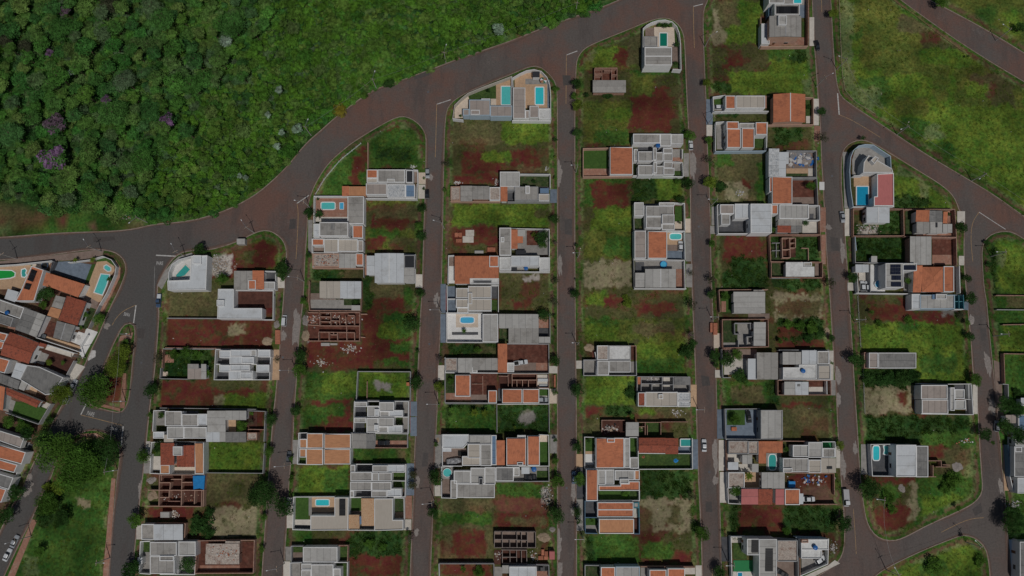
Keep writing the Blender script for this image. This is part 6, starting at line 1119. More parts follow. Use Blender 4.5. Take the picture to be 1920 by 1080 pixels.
# ------------------------------------------------------------------ pavements in front of the houses
for t, g, m in [((2,0),(1456,745,1506,935),'y_blue'),((2,0),(1458,938,1504,1020),'y_light'),((3,0),(342,742,380,940),'y_light'),((3,0),(345,945,390,1060),'y_brick'),((3,0),(310,130,346,345),'y_light'),
 ((2,1),(286,340,336,442),'y_blue'),((2,1),(1286,70,1326,245),'y_conc'),((2,1),(1302,670,1344,880),'y_conc'),((2,1),(1300,560,1338,665),'y_cream'),((2,1),(1304,900,1352,1075),'y_conc'),((2,1),(1496,470,1534,610),'y_conc'),((2,1),(1486,615,1540,675),'y_conc'),
 ((3,1),[(560,60),(600,60),(612,482),(572,482)],'y_conc'),((3,1),(575,486,630,690),'y_light'),((3,1),(384,285,422,345),'y_white'),((3,1),(392,476,432,660),'y_brick'),((3,1),(400,680,432,900),'y_brick'),((3,1),(1418,505,1476,590),'y_light'),((3,1),(1430,840,1470,910),'y_light'),((3,1),(596,1040,650,1100),'y_light'),
 ((0,1),[(1300,880),(1340,845),(1440,815),(1450,840),(1340,870),(1290,905),(1262,1000),(1215,1090),(1180,1060),(1240,950)],'y_conc'),((0,1),[(870,870),(905,930),(900,1000),(830,1150),(770,1260),(720,1240),(800,1120),(865,985)],'y_brick'),((0,1),[(0,880),(440,830),(720,795),(780,800),(770,835),(680,862),(390,880),(0,905)],'y_brown'),
 ((0,2),[(650,300),(735,330),(620,530),(590,470)],'y_white'),((0,2),[(560,560),(640,590),(540,720),(480,690)],'y_light'),((1,1),(392,570,426,820),'y_conc'),((1,1),(1216,215,1272,300),'y_cream'),((1,1),(1218,305,1270,410),'y_light'),((1,1),(1196,978,1248,1078),'y_light'),((1,1),(150,1000,215,1080),'y_light'),
 ((1,2),(1384,-30,1424,190),'y_blue'),((1,2),(1384,195,1424,410),'y_blue'),((1,2),(110,462,175,690),'y_tan'),((1,2),(1158,852,1208,962),'y_blue'),((1,2),(1158,968,1206,1110),'y_blue'),((1,2),(1366,580,1416,690),'y_light'),
 ((2,2),(482,545,532,605),'y_light'),((2,2),(280,585,340,640),'y_light'),((2,2),(282,756,336,866),'y_cream'),((2,2),(1340,725,1384,890),'y_tan'),((2,2),(1538,910,1590,1130),'y_blue'),((2,2),(1512,340,1568,450),'y_cream'),((2,2),(1522,615,1574,672),'y_light'),
 ((3,2),(472,690,505,805),'y_conc'),((3,2),(460,470,490,690),'y_light'),((3,2),(1535,725,1570,945),'y_light'),((3,2),(1470,100,1502,165),'y_blue'),((3,2),[(1690,540),(1740,560),(1765,950),(1720,1000)],'y_brown'),
 ((0,3),(1080,220,1128,310),'y_conc'),((0,3),(1096,70,1130,215),'y_light'),((0,3),(1024,700,1062,805),'y_light'),((1,3),(276,60,316,240),'y_conc'),((1,3),(1124,236,1186,475),'y_blue'),((1,3),(1112,478,1170,650),'y_brick'),((1,3),(1108,655,1165,735),'y_light'),((1,3),(1345,20,1392,270),'y_conc'),((1,3),(1340,400,1390,480),'y_light'),((1,3),(232,490,276,720),'y_light'),((1,3),(206,970,256,1120),'y_light'),((1,3),(222,860,262,965),'y_conc'),
 ((2,3),(286,20,336,160),'y_conc'),((2,3),(484,265,545,500),'y_dark'),((2,3),(484,505,540,740),'y_conc'),((2,3),(482,165,542,262),'y_tan'),((2,3),(1356,55,1394,278),'y_blue'),((2,3),(1550,60,1608,290),'y_light'),((2,3),(1558,300,1616,530),'y_light'),((2,3),(1570,785,1636,970),'y_dark'),((2,3),(1376,1000,1422,1110),'y_light'),
 ((3,3),(696,92,770,318),'y_conc'),((3,3),(510,90,540,270),'y_light'),((3,3),[(1806,806),(1866,806),(1884,1050),(1828,1050)],'wall_bl'),((3,3),[(1756,100),(1796,100),(1822,440),(1770,440)],'y_tan'),((3,3),[(450,1000),(500,960),(540,985),(400,1055),(345,1085),(250,1090)],'y_light')]:
    pave(t, g, m)
for t, x0, y0, x1, y1 in [((1,3),1138,240,1142,470),((1,2),1156,855,1160,1085),((1,2),1424,10,1428,400)]:
    pave(t, (x0, y0, x1, y1), 'y_red')

# ------------------------------------------------------------------ painted markings on the carriageway
def stripe(tile, pts, w, m, z=.006):
    T = Tile(*tile); p = [T.at(x, y, 0)[:2] for x, y in pts]
    if len(p) > 2: p = [tuple(q) for q in smooth_loop(p, it=2, closed=False)]
    L = []; R = []
    for i in range(len(p)):
        a = Vector(p[max(0, i - 1)]); b = Vector(p[min(len(p) - 1, i + 1)]); e = (b - a).normalized(); n = Vector((-e.y, e.x)) * w / 2; L.append(Vector(p[i]) + n); R.append(Vector(p[i]) - n)
    n = len(p); tag(link('road_marking', mesh('road_marking', [(q.x, q.y, z) for q in L + R], [(i, n + i, n + i + 1, i + 1) for i in range(n - 1)]), m=m), kind='structure')
for t, pts, w, m in [((0,1),[(1170,834),(1318,842)],.45,'paint_white'),((0,2),[(1020,130),(1002,262)],.4,'paint_white'),((0,2),[(840,280),(870,225),(925,170),(1018,128)],.18,'paint_yellow'),((0,2),[(644,874),(606,950)],.4,'paint_white'),((0,2),[(606,952),(740,985),(915,1030)],.18,'paint_yellow'),((0,2),[(924,1036),(908,1190)],.4,'paint_white'),
 ((1,0),[(1460,748),(1355,782)],.35,'paint_white'),((1,0),[(1355,782),(1348,1080),(1344,1180)],.18,'paint_yellow'),((1,1),[(398,384),(306,446)],.35,'paint_white'),((1,1),[(308,446),(318,520),(310,700),(300,862)],.18,'paint_yellow'),
 ((2,0),[(490,382),(410,412)],.35,'paint_white'),((2,0),[(408,412),(406,600),(405,778)],.18,'paint_yellow'),((2,0),[(1432,30),(1360,48)],.3,'paint_white'),((2,0),[(1360,48),(1362,200),(1368,360)],.18,'paint_yellow'),((3,0),[(400,-20),(404,92)],.15,'paint_yellow'),((3,0),[(522,700),(534,860)],.45,'paint_white'),((3,0),[(534,860),(640,905),(842,1030)],.16,'paint_yellow'),
 ((3,1),[(1582,510),(1680,575),(1782,640)],.25,'paint_white'),((3,1),[(1582,512),(1530,590),(1520,720),(1536,880)],.16,'paint_yellow'),((3,3),[(640,575),(652,740),(662,915)],.16,'paint_yellow'),((3,3),[(1300,752),(1420,690),(1520,650),(1620,642)],.16,'paint_yellow'),((2,3),[(1500,1015),(1504,1110)],.16,'paint_yellow'),
 ((0,1),[(1160,920),(1155,1150)],.08,'paint_white')]:
    stripe(t, pts, w, m)
def lettering(tile, x, y, size, ang):
    cu = bpy.data.curves.new('lettering', 'FONT'); cu.body = 'PARE'; cu.size = size; cu.align_x = 'CENTER'; cu.align_y = 'CENTER'
    o = bpy.data.objects.new('t', cu); C.objects.link(o); bpy.context.view_layer.update()
    me = bpy.data.meshes.new_from_object(o); bpy.data.objects.remove(o)
    c = Tile(*tile).at(x, y, 0); me.materials.clear(); me.materials.append(MATS['paint_white'])
    q = link('road_lettering', me, loc=(c[0], c[1], .006)); q.rotation_euler = (0, 0, math.radians(ang)); q.scale = (1, 1.7, 1); tag(q, kind='structure')
lettering((0,1),1198,896,1.15,0); lettering((0,2),952,196,1.05,172); lettering((0,2),680,945,1.25,-14); lettering((0,2),856,1052,1.25,166)

# ------------------------------------------------------------------ vehicles
for a in [((1,1),1287,220,178,'hatch','car_silver','silver car at the kerb in front of the grey terrace'),((1,1),1283,378,178,'hatch','car_black','black car at the kerb facing down the street'),((3,0),366,342,170,'sedan','car_black','black car at the kerb near the solar heater house'),
 ((2,1),1340,10,0,'hatch','car_white','white car at the kerb beside the multi-parapet duplex'),((2,1),1262,767,2,'hatch','car_white','white car on tiles beside the small turquoise pool'),((3,1),558,548,176,'sedan','car_silver','silver car at the kerb near the pink-roofed corner house'),
 ((0,2),304,358,100,'sedan','car_grey','grey-blue car on the tan drive between left-hand houses'),((0,2),552,730,20,'sedan','car_white','white car at the kerb below the plastered drive'),((0,2),502,832,20,'hatch','car_silver','silver car at the kerb half under the round tree'),
 ((2,2),1772,964,355,'sedan','car_black','black car on the blue-grey paved yard'),((2,2),226,838,90,'hatch','car_silver','small car tail under the white carport'),((0,3),112,820,22,'sedan','car_silver','upper silver car at the kerb of the park'),((0,3),58,920,22,'sedan','car_white','lower white car at the kerb of the park'),
 ((1,3),248,185,2,'hatch','car_grey','grey car at the kerb beside the peach twin house'),((1,3),960,80,90,'sedan','car_black','black car parked on the brick driveway'),((2,3),1440,100,2,'sedan','car_white','white car driving up the road near the red-tiled house'),((2,3),466,340,0,'sedan','car_blue','dark blue car at the kerb beneath a street tree'),((2,3),138,338,90,'sedan','car_black','dark car squeezed in the slot of sheds'),
 ((3,3),302,502,90,'sedan','car_white','white car in the dirt yard beside red striped roofs'),((3,3),386,957,60,'hatch','car_white','white car on the stepped terraces yard'),((3,1),706,1066,0,'hatch','car_white','left of two white cars below the villa shed'),((3,1),742,1068,0,'hatch','car_white','right of two white cars below the villa shed'),
 ((2,0),1552,808,90,'hatch','car_white','white car in front of the short orange roof'),((3,2),1714,1036,10,'hatch','car_silver','silver car at the kerb near the right edge'),((3,3),106,1060,120,'sedan','car_black','black car behind the weathered slab house, bottom edge')]:
    car(*a)
car((0,2),1192,95,180,'pickup','car_blue','dark blue pickup with a white bed cover at the kerb','pickup','car_white')
car((1,2),213,245,2,'van','car_white','white van at the kerb next to the red soil lot','van')
car((2,2),66,560,82,'pickup','car_white','white pickup parked on the red walled yard','pickup')
car((2,3),226,1022,270,'pickup','car_black','black pickup on brick paving at the bottom edge','pickup')
car((3,3),582,492,180,'truck','car_white','white flatbed truck at the kerb by the dirt yard','truck','metal')

# boat, trailer, trampoline, parasol, tarpaulins, bins
def boat(tile, x, y, ang):
    c = Tile(*tile).at(x, y, Z0 + .8); r = empty('boat', (c[0], c[1], Z0 + .35), math.radians(ang)); tag(r, 'grey patterned boat on the terrace of the angular house', 'boat')
    S_ = [(-2.9, .9, .1, .9), (-1.0, 1.05, .05, .95), (.8, 1.0, .05, 1.0), (2.0, .7, .12, 1.06), (2.9, .25, .4, 1.15), (3.3, .03, .8, 1.2)]
    vs = []; fs = []
    for xx, w, zb, zt in S_: vs += [(xx, -w, zt), (xx, -w * .6, zb), (xx, 0, zb - .05), (xx, w * .6, zb), (xx, w, zt)]
    for i in range(len(S_) - 1):
        for j in range(4): fs.append((i * 5 + j, i * 5 + j + 1, i * 5 + 6 + j, i * 5 + 5 + j))
    link('hull', mesh('hull', vs, fs), r, 'lamp_white')
    vs = []; fs = []
    for i, (xx, w, zb, zt) in enumerate(S_): vs += [(xx, -w * .92, zt + .03), (xx, 0, zt + .22), (xx, w * .92, zt + .03)]
    for i in range(len(S_) - 1):
        for j in range(2): fs.append((i * 3 + j, i * 3 + 3 + j, i * 3 + 4 + j, i * 3 + 1 + j))
    mat('boat_cover', (.25, .25, .26), .8, 1.6, spot=(.6, .6, .6), spot_amt=.9, spot_scale=1.5); link('cover', mesh('cover', vs, fs), r, 'boat_cover')
    link('engine', mesh('engine', *box_vf(-3.3, -2.9, -.25, .25, .2, 1.3, .05, .05)), r, 'rubber')
boat((1,3),1492,218,8)
def solid(tile, g, h, m, name, label, cat, z=None, taper=.0):
    T = Tile(*tile); q = [T.at(x, y, h)[:2] for x, y in ([(g[0], g[1]), (g[2], g[1]), (g[2], g[3]), (g[0], g[3])] if not isinstance(g[0], tuple) else g)]
    c = (sum(p[0] for p in q) / len(q), sum(p[1] for p in q) / len(q), Z0); r = empty(name, c); tag(r, label, cat); LABELS[label] = 1
    vs, fs = prism(q, z if z is not None else Z0, Z0 + h, c); link('body', mesh('body', vs, fs), r, m)
    vs, fs = prism(inset(ccw(q), .12), Z0 + h, Z0 + h + .06, c); link('lid', mesh('lid', vs, fs), r, m); return r
solid((1,3),(1516,146,1580,180),1.0,'rubber','utility_trailer','black covered trailer beside the boat','trailer')
solid((3,3),(156,370,204,416),1.2,'tarp_blue','covered_crate','blue covered crate in the red dirt yard','crate')
solid((0,3),(1204,600,1272,642),2.3,'roof_fcl','site_hut','pale tin hut below the roofless brick house','hut')
solid((0,1),(1776,710,1838,752),2.2,'roof_fcl','bus_shelter','small pale-roofed hut at the avenue kerb','hut')
solid((1,1),(1735,775,1795,808),1.0,'clay','brick_stack','orange brick stack on the dark strip above the broad orange roof','brick stack')
solid((1,1),(1640,800,1706,820),.9,'roof_fcl','sheet_stack','pale sheet stack beside the orange brick stack','sheet stack')
solid((1,2),(488,412,552,434),1.0,'roof_fcl','sheet_stack','long pale stack below the large brick site','sheet stack')
solid((1,2),(558,414,610,428),.8,'roof_fcl','sheet_stack','shorter pale stack below the large brick site','sheet stack')
solid((1,2),(1140,706,1150,716),.9,'clay','brick_stack','tiny brick stack at the walled grass lot corner','brick stack')
for i, (x, y, w, h2, s) in enumerate([(1490,665,30,30,'left'),(1515,665,28,30,'right'),(1500,712,42,26,'lower')]):
    solid((1,1),(x,y,x+w,y+h2),.9,'clay','brick_stack',s+' of three brick stacks on the red lot corner','brick stack')
solid((1,1),(1572,645,1636,690),.16,'y_light','concrete_slab','upper pale slab on the red lot with brick stacks','slab'); solid((1,1),(1550,692,1632,740),.13,'y_light','concrete_slab','lower pale slab on the red lot with brick stacks','slab')
solid((1,2),(145,315,180,420),.7,'clay','brick_stack','tall orange brick stack on the verge beside the sand heap','brick stack')
solid((2,2),(1486,262,1504,332),.8,'clay','brick_stack','left red brick stack at the kerb near roofless rooms','brick stack'); solid((2,2),(1510,262,1540,350),.7,'clay','brick_stack','right red brick stack at the kerb near roofless rooms','brick stack')
solid((2,2),(314,652,328,745),.7,'clay','brick_stack','thin brick stack on the verge by the roofless brick rooms','brick stack')
for i, (x, y, w, h2, s) in enumerate([(220,880,22,45,'upper left'),(245,895,24,40,'upper right'),(198,930,36,28,'lower left'),(240,930,30,28,'lower right')]):
    solid((2,3),(x,y,x+w,y+h2),.8,'clay','brick_stack',s+' brick stack beside the roofless grey block house','brick stack')
solid((2,3),(280,895,320,956),2.3,'roof_pink','site_hut','pink-roofed site hut beside the roofless grey block house','hut')
solid((0,3),[(1448,328),(1538,326),(1530,432),(1498,422),(1452,430)],2.5,'tarp_blue','tarpaulin','bright blue tarpaulin over roofless rooms','tarpaulin',z=2.2)
heap((2,3),1226,214,28,22,.7,'tarp_blue','crumpled blue tarpaulin on the grass yard','tarpaulin','tarpaulin'); heap((2,3),985,186,20,16,.7,'clay','orange tile heap in the grass yard corner','tile heap','tile_heap')
def disc(tile, x, y, r, h, m, m2, name, label, cat):
    c = Tile(*tile).at(x, y, h); rt = empty(name, (c[0], c[1], Z0)); tag(rt, label, cat); R = r / 20.
    vs, fs = lathe([(R * .8, h - .02), (R * .8, h)]); link('mat', mesh('mat', vs, fs), rt, m)
    vs, fs = lathe([(R, h - .1), (R * 1.02, h + .04), (R * .82, h + .05), (R * .8, h + .01)]); fs = fs[:-1]; link('rim', mesh('rim', vs, fs), rt, m2)
    for i in range(4):
        a = i * 1.57 + .4; link('leg', mesh('leg', *box_vf(R * .9 * math.cos(a) - .04, R * .9 * math.cos(a) + .04, R * .9 * math.sin(a) - .04, R * .9 * math.sin(a) + .04, 0, h - .1)), rt, 'metal')
disc((0,1),336,912,27,.8,'rubber','car_blue','trampoline','round black trampoline beside the solar heaters','trampoline')
c = Tile(2,0).at(236,602,2.3); rt = empty('parasol', (c[0], c[1], Z0)); tag(rt, 'striped colourful parasol on the grey deck', 'parasol')
for i in range(8):
    a, b = i * math.tau / 8, (i + 1) * math.tau / 8; R = 1.35
    link('panel', mesh('panel', [(0, 0, 2.45), (R * math.cos(a), R * math.sin(a), 2.05), (R * math.cos(b), R * math.sin(b), 2.05)], [(0, 1, 2)]), rt, ['clay', 'paint_yellow', 'plastic_green', 'lamp_white'][i % 4])
vs, fs = lathe([(.03, 0), (.03, 2.45)], 8); link('pole', mesh('pole', vs, fs), rt, 'metal')

# heaps, rubble, spills
heap((1,2),85,400,48,40,.9,'sand','sand heap on the red soil lot near the brick stack','sand heap','sand_heap'); heap((1,2),376,358,42,46,.9,'sand','sand heap at the front of the large brick site','sand heap','sand_heap'); heap((1,2),375,240,32,46,.7,'sand_grey','grey gravel heap at the front of the large brick site','gravel heap','gravel_heap')
heap((0,3),1145,478,46,40,.9,'sand','sand heap in front of the tarpaulin-covered brick house','sand heap','sand_heap'); heap((0,3),1135,360,40,30,.6,'sand_grey','grey gravel heap in front of the tarpaulin-covered brick house','gravel heap','gravel_heap')
heap((2,3),240,790,58,44,.8,'sand','sand heap beside the roofless grey block house','sand heap','sand_heap'); heap((2,3),300,730,28,24,.6,'sand_grey','grey gravel heap beside the roofless grey block house','gravel heap','gravel_heap')
heap((2,2),582,448,44,36,.8,'sand','sand heap beside the pair of slab-roofed houses','sand heap','sand_heap'); heap((3,2),440,328,32,32,.5,'sand','pale sand heap on the verge above the zigzag carport','sand heap','sand_heap'); heap((3,2),1525,236,26,44,.5,'sand_grey','white sand heap at the kerb below the pale blue house','sand heap','sand_heap'); heap((1,2),155,270,26,34,.5,'sand_grey','grey gravel heap beside the white van','gravel heap','gravel_heap')
heap((3,3),1000,425,30,36,.5,'sand_grey','grey gravel heap on the red lot below two cyan pools','gravel heap','gravel_heap'); heap((3,3),1420,260,50,44,.5,'sand_grey','grey gravel heap on the dry lot right of two cyan pools','gravel heap','gravel_heap'); heap((0,2),590,370,26,30,.5,'rubble_w','white lime heap beside the dark slate roof','lime heap','lime_heap'); heap((1,3),1362,60,20,26,.5,'sand','sand heap at the pavement beside the boat house','sand heap','sand_heap')
for t, x0, y0, x1, y1, n, ms, lb in [((0,1),1570,840,1735,985,230,['rubble_w','sand_grey','rubble_w','timber'],'spread of white rubble beside the tilted teal pool house'),((2,3),215,405,305,560,170,['rubble_w','sand_grey','timber','rubber'],'white rubbish pile at the street end of the red lot'),((1,2),640,420,790,490,70,['timber','rubble_w'],'scattered timber below the large brick site'),
 ((1,2),430,525,560,590,50,['timber','rubble_w','y_light'],'planks and pallets on the red soil'),((0,1),830,520,990,570,60,['rubble_w','sand_grey','clay'],'white rubble on the grass at the wood edge'),((3,1),660,590,830,680,90,['rubble_w','sand_grey','timber'],'rubble spread beside the white gable shed-house'),((1,1),1480,275,1540,305,26,['rubble_w'],'small white rubble patch above the long low house'),((1,1),1780,255,1830,310,30,['rubble_w','sand_grey'],'white rubble patch on red soil beside the grey house'),
 ((2,1),240,160,275,205,18,['rubble_w','metal'],'white rubbish on the lot corner by the kerb'),((2,1),1680,330,1740,390,30,['rubble_w'],'small white rubble on the dry terrace lot'),((1,2),390,200,470,275,90,['timber','rubble_w','clay','sand_grey'],'building timber at the front of the large brick site'),((1,3),1788,890,1846,960,26,['timber','rubble_w'],'crossed beams beside the roofless grey block house'),((2,2),1180,910,1275,960,30,['rubble_w'],'white rubble on the lot below the striped carport'),
 ((0,3),1285,590,1345,650,60,['y_light','rubble_w','timber'],'pale brick rubble beside the tin hut'),((3,3),1785,500,1900,610,60,['metal','rubble_w','timber'],'scrap metal heap on the right edge lot'),((3,3),450,820,520,920,60,['rubble_w','sand_grey'],'white rubble at the stepped terraces corner'),((3,3),1430,40,1540,90,30,['rubble_w','clay'],'rubbish on the verge by the curved corner'),((1,1),1155,160,1205,190,20,['rubble_w'],'white rubble at the lawn corner above the grey terrace'),
 ((2,2),960,1020,1010,1080,12,['timber'],'short boards in the roofless brick cells'),((2,3),130,880,200,980,60,['clay','timber','rubble_w'],'brick rubble between roofless block rooms and brick stacks'),((1,2),480,190,770,275,110,['timber','clay','rubble_w','y_light'],'clutter of boards inside the large brick site'),((0,3),1210,450,1500,540,60,['rubble_w','timber','clay'],'clutter of boards inside the tarpaulin-covered rooms'),((1,1),430,830,620,915,60,['rubble_w','sand_grey','clay'],'rubble on the bare slab of the crescent block'),((0,3),1550,850,1790,985,70,['rubble_w','clay','y_light'],'rubble on the bare slab in the red lot'),((3,1),1720,330,1900,420,0,['rubble_w'],'')]:
    if n: debris(t, x0, y0, x1, y1, n, ms, lb, 'rubble', 'rubble_pile', z=(3.4 if 'bare slab' in lb else None))
for t, x, y, rx, ry, m in [((2,1),350,220,28,110,'sand_grey'),((2,1),1350,150,28,110,'sand_grey'),((2,1),360,910,20,80,'sand_grey'),((1,2),310,300,40,150,'sand_grey'),((1,2),1355,90,22,55,'sand_grey'),((2,3),1525,170,20,110,'sand_grey'),((2,3),1525,360,18,30,'sand_grey'),((3,3),560,260,22,80,'sand_grey'),((3,3),655,120,18,44,'sand_grey'),((3,2),525,650,22,60,'sand_grey'),((3,2),525,840,20,50,'sand_grey'),((3,1),455,625,20,24,'sand_grey'),((3,1),560,800,20,90,'sand_grey'),((3,2),1650,560,24,80,'sand_grey'),((3,2),1680,890,26,60,'sand_grey'),((0,2),680,500,34,40,'rubble_w'),((0,3),200,400,50,70,'sand_grey'),((0,3),1060,440,28,60,'sand_grey'),((2,3),460,440,18,80,'sand_grey'),((2,3),350,830,20,90,'sand_grey'),((2,3),355,1040,24,60,'sand_grey'),((2,3),455,590,14,30,'sand_grey'),((3,3),1745,410,18,50,'sand_grey'),((1,1),1310,250,16,30,'sand_grey'),((1,2),205,360,20,34,'sand_grey'),((1,3),1205,750,16,24,'sand_grey'),((0,2),800,285,20,24,'sand_grey'),((1,3),1210,370,18,40,'sand_grey')]:
    spill(t, x, y, rx, ry, m)
# stray pale stones and litter on the lots
lit = {}
for i in range(300):
    u, v = random.uniform(300, 1915), random.uniform(5, 1075); x, y, _ = at(u, v, Z0)
    if not any(inside(np.array([x]), np.array([y]), lp)[0] for lp in LOOPS[3:]): continue
    V, Fc = lit.setdefault(random.choice(['rubble_w', 'rubble_w', 'sand_grey', 'y_light']), ([], [])); s = random.uniform(.08, .26) * (1.6 if random.random() < .1 else 1); b0 = len(V); a = random.random() * 6
    for zz, kk in ((0, 1), (.25 + s * .3, .6)):
        for j in range(4): V.append((x + s * kk * math.cos(a + j * 1.57) * random.uniform(.6, 1.2), y + s * kk * math.sin(a + j * 1.57) * random.uniform(.6, 1.2), Z0 + zz))
    Fc += [(b0 + 4, b0 + 5, b0 + 6, b0 + 7)] + [(b0 + j, b0 + (j + 1) % 4, b0 + 4 + (j + 1) % 4, b0 + 4 + j) for j in range(4)]
LIT = lit

# ------------------------------------------------------------------ trees, shrubs: (tile, 'x y r colour shape; ...')
ANCH += [(*at(175,700)[:2], 'grassy triangular traffic island'), (*at(140,960)[:2], 'green corner park lawn'), (*at(1720,120)[:2], 'open meadow'), (*at(1750,1040)[:2], 'bottom corner meadow'), (*at(1650,960)[:2], 'red soil corner lot'), (*at(1250,600)[:2], 'open grass lot'), (*at(690,720)[:2], 'walled grass lot'), (*at(1100,180)[:2], 'half-built brick house'), (*at(430,960)[:2], 'pale dry grass lot'), (*at(700,155)[:2], 'kerb of the wooded avenue'), (*at(1245,330)[:2], 'grass lot with a red soil patch')]
CN = {'d': ('leaf_dark', 'dark green'), 'm': ('leaf_mid', 'green'), 'y': ('leaf_yel', 'yellow-green'), 't': ('leaf_thin', 'sparse grey-green'), 'b': ('leaf_bare', 'bare-twigged'), 'o': ('leaf_olive', 'olive'), 'g': ('leaf_gold', 'yellow-flowering')}
TREES = [
 ((0,1),'1490 790 50 d;1660 1010 45 m;690 868 26 y p;560 868 20 y p;815 1012 22 d p'),((1,0),'625 825 56 g;810 712 34 m;995 622 44 d;1738 678 20 d;1505 440 16 m;1535 868 12 m'),
 ((2,0),'330 665 27 m;490 625 46 d;470 715 30 m;492 785 46 y;487 990 36 d;325 1042 20 d;1460 615 34 y;1335 1010 50 m;1480 1050 32 m;1240 330 26 d p;1150 185 26 d;1190 185 20 m;1110 182 18 m;560 708 24 d;720 712 38 d b;1230 470 18 d'),
 ((3,0),'495 97 40 y;405 835 36 d;412 1028 46 t;1305 10 52 m;1905 200 44 d;715 1035 20 d;305 800 22 d;1500 420 14 m'),
 ((1,1),'1427 145 38 t;1415 345 18 m;1247 482 36 d;1220 618 32 m;1242 688 42 d;395 515 40 d;470 525 40 d p;200 945 60 d;197 1017 18 m;390 835 24 d;462 412 12 d;1260 255 12 m;1258 335 12 m;385 797 8 y'),
 ((2,1),'325 255 16 m;322 560 35 d;322 740 20 b;325 1025 32 t;228 700 58 d;232 755 32 m;165 680 22 y;1325 295 50 d;1490 285 55 y;1565 320 52 d b;1480 115 38 t;1245 278 26 m;1265 415 34 d;1500 748 30 m;1345 965 26 t;1500 1010 42 t;488 760 18 d;165 280 18 d;325 95 12 y;1260 590 12 m;480 1020 10 m'),
 ((3,1),'325 310 40 m;1458 620 44 d;1500 1005 34 d;640 1000 42 d;475 1045 46 t;1052 1025 26 m;1358 525 18 d;285 590 26 d;40 640 24 m p;700 770 34 d b;1640 740 26 d b;1655 900 28 d b'),
 ((0,2),'735 235 46 m;920 480 62 y;860 590 78 y;935 405 26 m;690 770 128 m;450 795 82 y;285 65 42 d;350 35 56 d;320 125 32 m;1180 530 46 t;1130 770 52 d;1207 955 28 m;1118 950 20 m;1390 480 42 m;1300 500 40 m;1480 500 40 m b;370 990 32 d;365 555 26 y;60 1000 46 m;150 1040 42 m;205 1062 42 m;1808 1035 42 m;605 300 14 m;1550 640 30 m p;640 200 22 m;470 560 18 m;1885 940 16 m;1880 1005 28 t'),
 ((1,2),'352 95 26 m;330 512 52 d;325 612 56 m;295 925 40 d;110 985 44 d;1230 40 38 d;1170 265 62 d;1205 710 52 d;1370 745 38 y;1212 475 16 d;155 540 26 t;1380 540 34 b;175 95 16 b;1665 465 28 m;1460 700 26 m;1470 915 30 m p;1640 935 38 y p;1715 940 34 y p;1560 322 20 m p;750 110 30 d b'),
 ((2,2),'470 45 36 d;322 110 38 t;240 205 50 d;322 215 18 m;325 545 40 d;490 765 52 d;325 780 24 m;1350 120 48 t;1502 45 36 d;865 110 42 y b;850 70 28 y b;1350 350 32 b;1310 480 60 d b;1360 420 34 d b;1520 515 46 d;1530 580 22 d;1620 540 56 d;1690 500 42 m;1710 660 58 d b;1602 62 30 m;890 790 46 d b;325 300 10 d;1680 990 40 m;20 1045 12 y;900 960 26 m p'),
 ((3,2),'670 540 58 d;1530 75 44 d;1565 690 46 m;1520 360 36 d;755 672 56 d b;830 700 48 d b;910 690 60 d b;1000 672 62 d b;1080 665 50 d b;1120 650 34 d b;150 270 44 m b;240 280 44 m b;330 300 50 m b;400 330 40 d b;300 370 40 d b;480 375 26 d;482 562 14 m;1790 1040 62 d;1790 870 60 d;1880 910 56 d;740 612 16 m;1060 240 36 m b;830 260 30 m b;1440 200 30 t b;1500 260 22 m;1870 790 40 d b;90 400 24 m;780 180 20 m'),
 ((0,3),'400 150 138 m;600 230 140 m;790 140 112 d;520 330 120 m;330 60 84 d;720 290 84 m;450 400 66 y;840 200 60 t;110 460 62 d;340 540 84 m;320 620 60 d;460 650 56 d;40 630 62 d;1070 180 52 m;1195 110 46 d;1010 665 56 m;980 1045 72 d;1400 1000 56 d;285 900 40 m;1500 690 84 d b;1560 760 50 d b;1570 600 40 d b;1905 490 58 d;195 10 54 d;190 315 24 b;360 420 44 y b;670 350 30 m p;1150 150 20 y'),
 ((1,3),'65 470 100 d;205 570 72 d;55 640 28 m;95 150 38 m;1345 340 54 d;1330 610 42 d;1175 325 32 o;1170 400 32 o;1350 95 18 m;45 880 24 m;1160 800 32 b;262 360 20 m;265 340 18 m;1135 750 14 m;850 840 40 m b;950 860 34 m b;1670 1050 40 m b;1550 1030 22 m;262 200 18 m'),
 ((2,3),'325 220 26 m;345 370 50 m;330 630 62 d;490 115 36 d;512 355 46 m;490 600 36 d;505 670 22 d;1430 760 52 m;850 465 30 m b;1350 485 38 t;1560 1060 48 d;1680 445 42 m;1780 330 38 y p;325 195 16 d;325 60 18 d;578 70 18 d;600 665 14 m;310 950 12 m;525 760 26 t;1600 770 20 t'),
 ((3,3),'545 100 34 y;770 430 86 d;1892 20 62 d;1632 15 52 d;580 690 60 d;1860 700 84 d;1845 610 62 d;1590 970 42 m b;1250 1000 62 m b;1390 360 60 m b;1330 420 44 m b;140 130 20 m;1430 570 20 m;1690 80 16 m;900 500 50 m b;930 580 36 m b;140 740 30 m;1480 800 18 m'),
]
tr_items = []
for tl, txt in TREES:
    T = Tile(*tl)
    for e in txt.split(';'):
        q = e.split(); x, y, r = map(float, q[:3]); col = q[3]; shp = q[4] if len(q) > 4 else None
        R = r / 20.0 * 1.08
        if shp is None: shp = 't' if col in 'tb' else ('s' if R < 1.4 else ('m' if R < 4.2 else 'l'))
        bush = shp == 'b'; h = (.5 + R * .35) if bush else ((2.2 + R * .5) if shp == 'p' else 1.3 + R * 1.05)
        p = T.at(x, y, h * .95); tr_items.append((p[0], p[1], R, col, shp, h, bush))
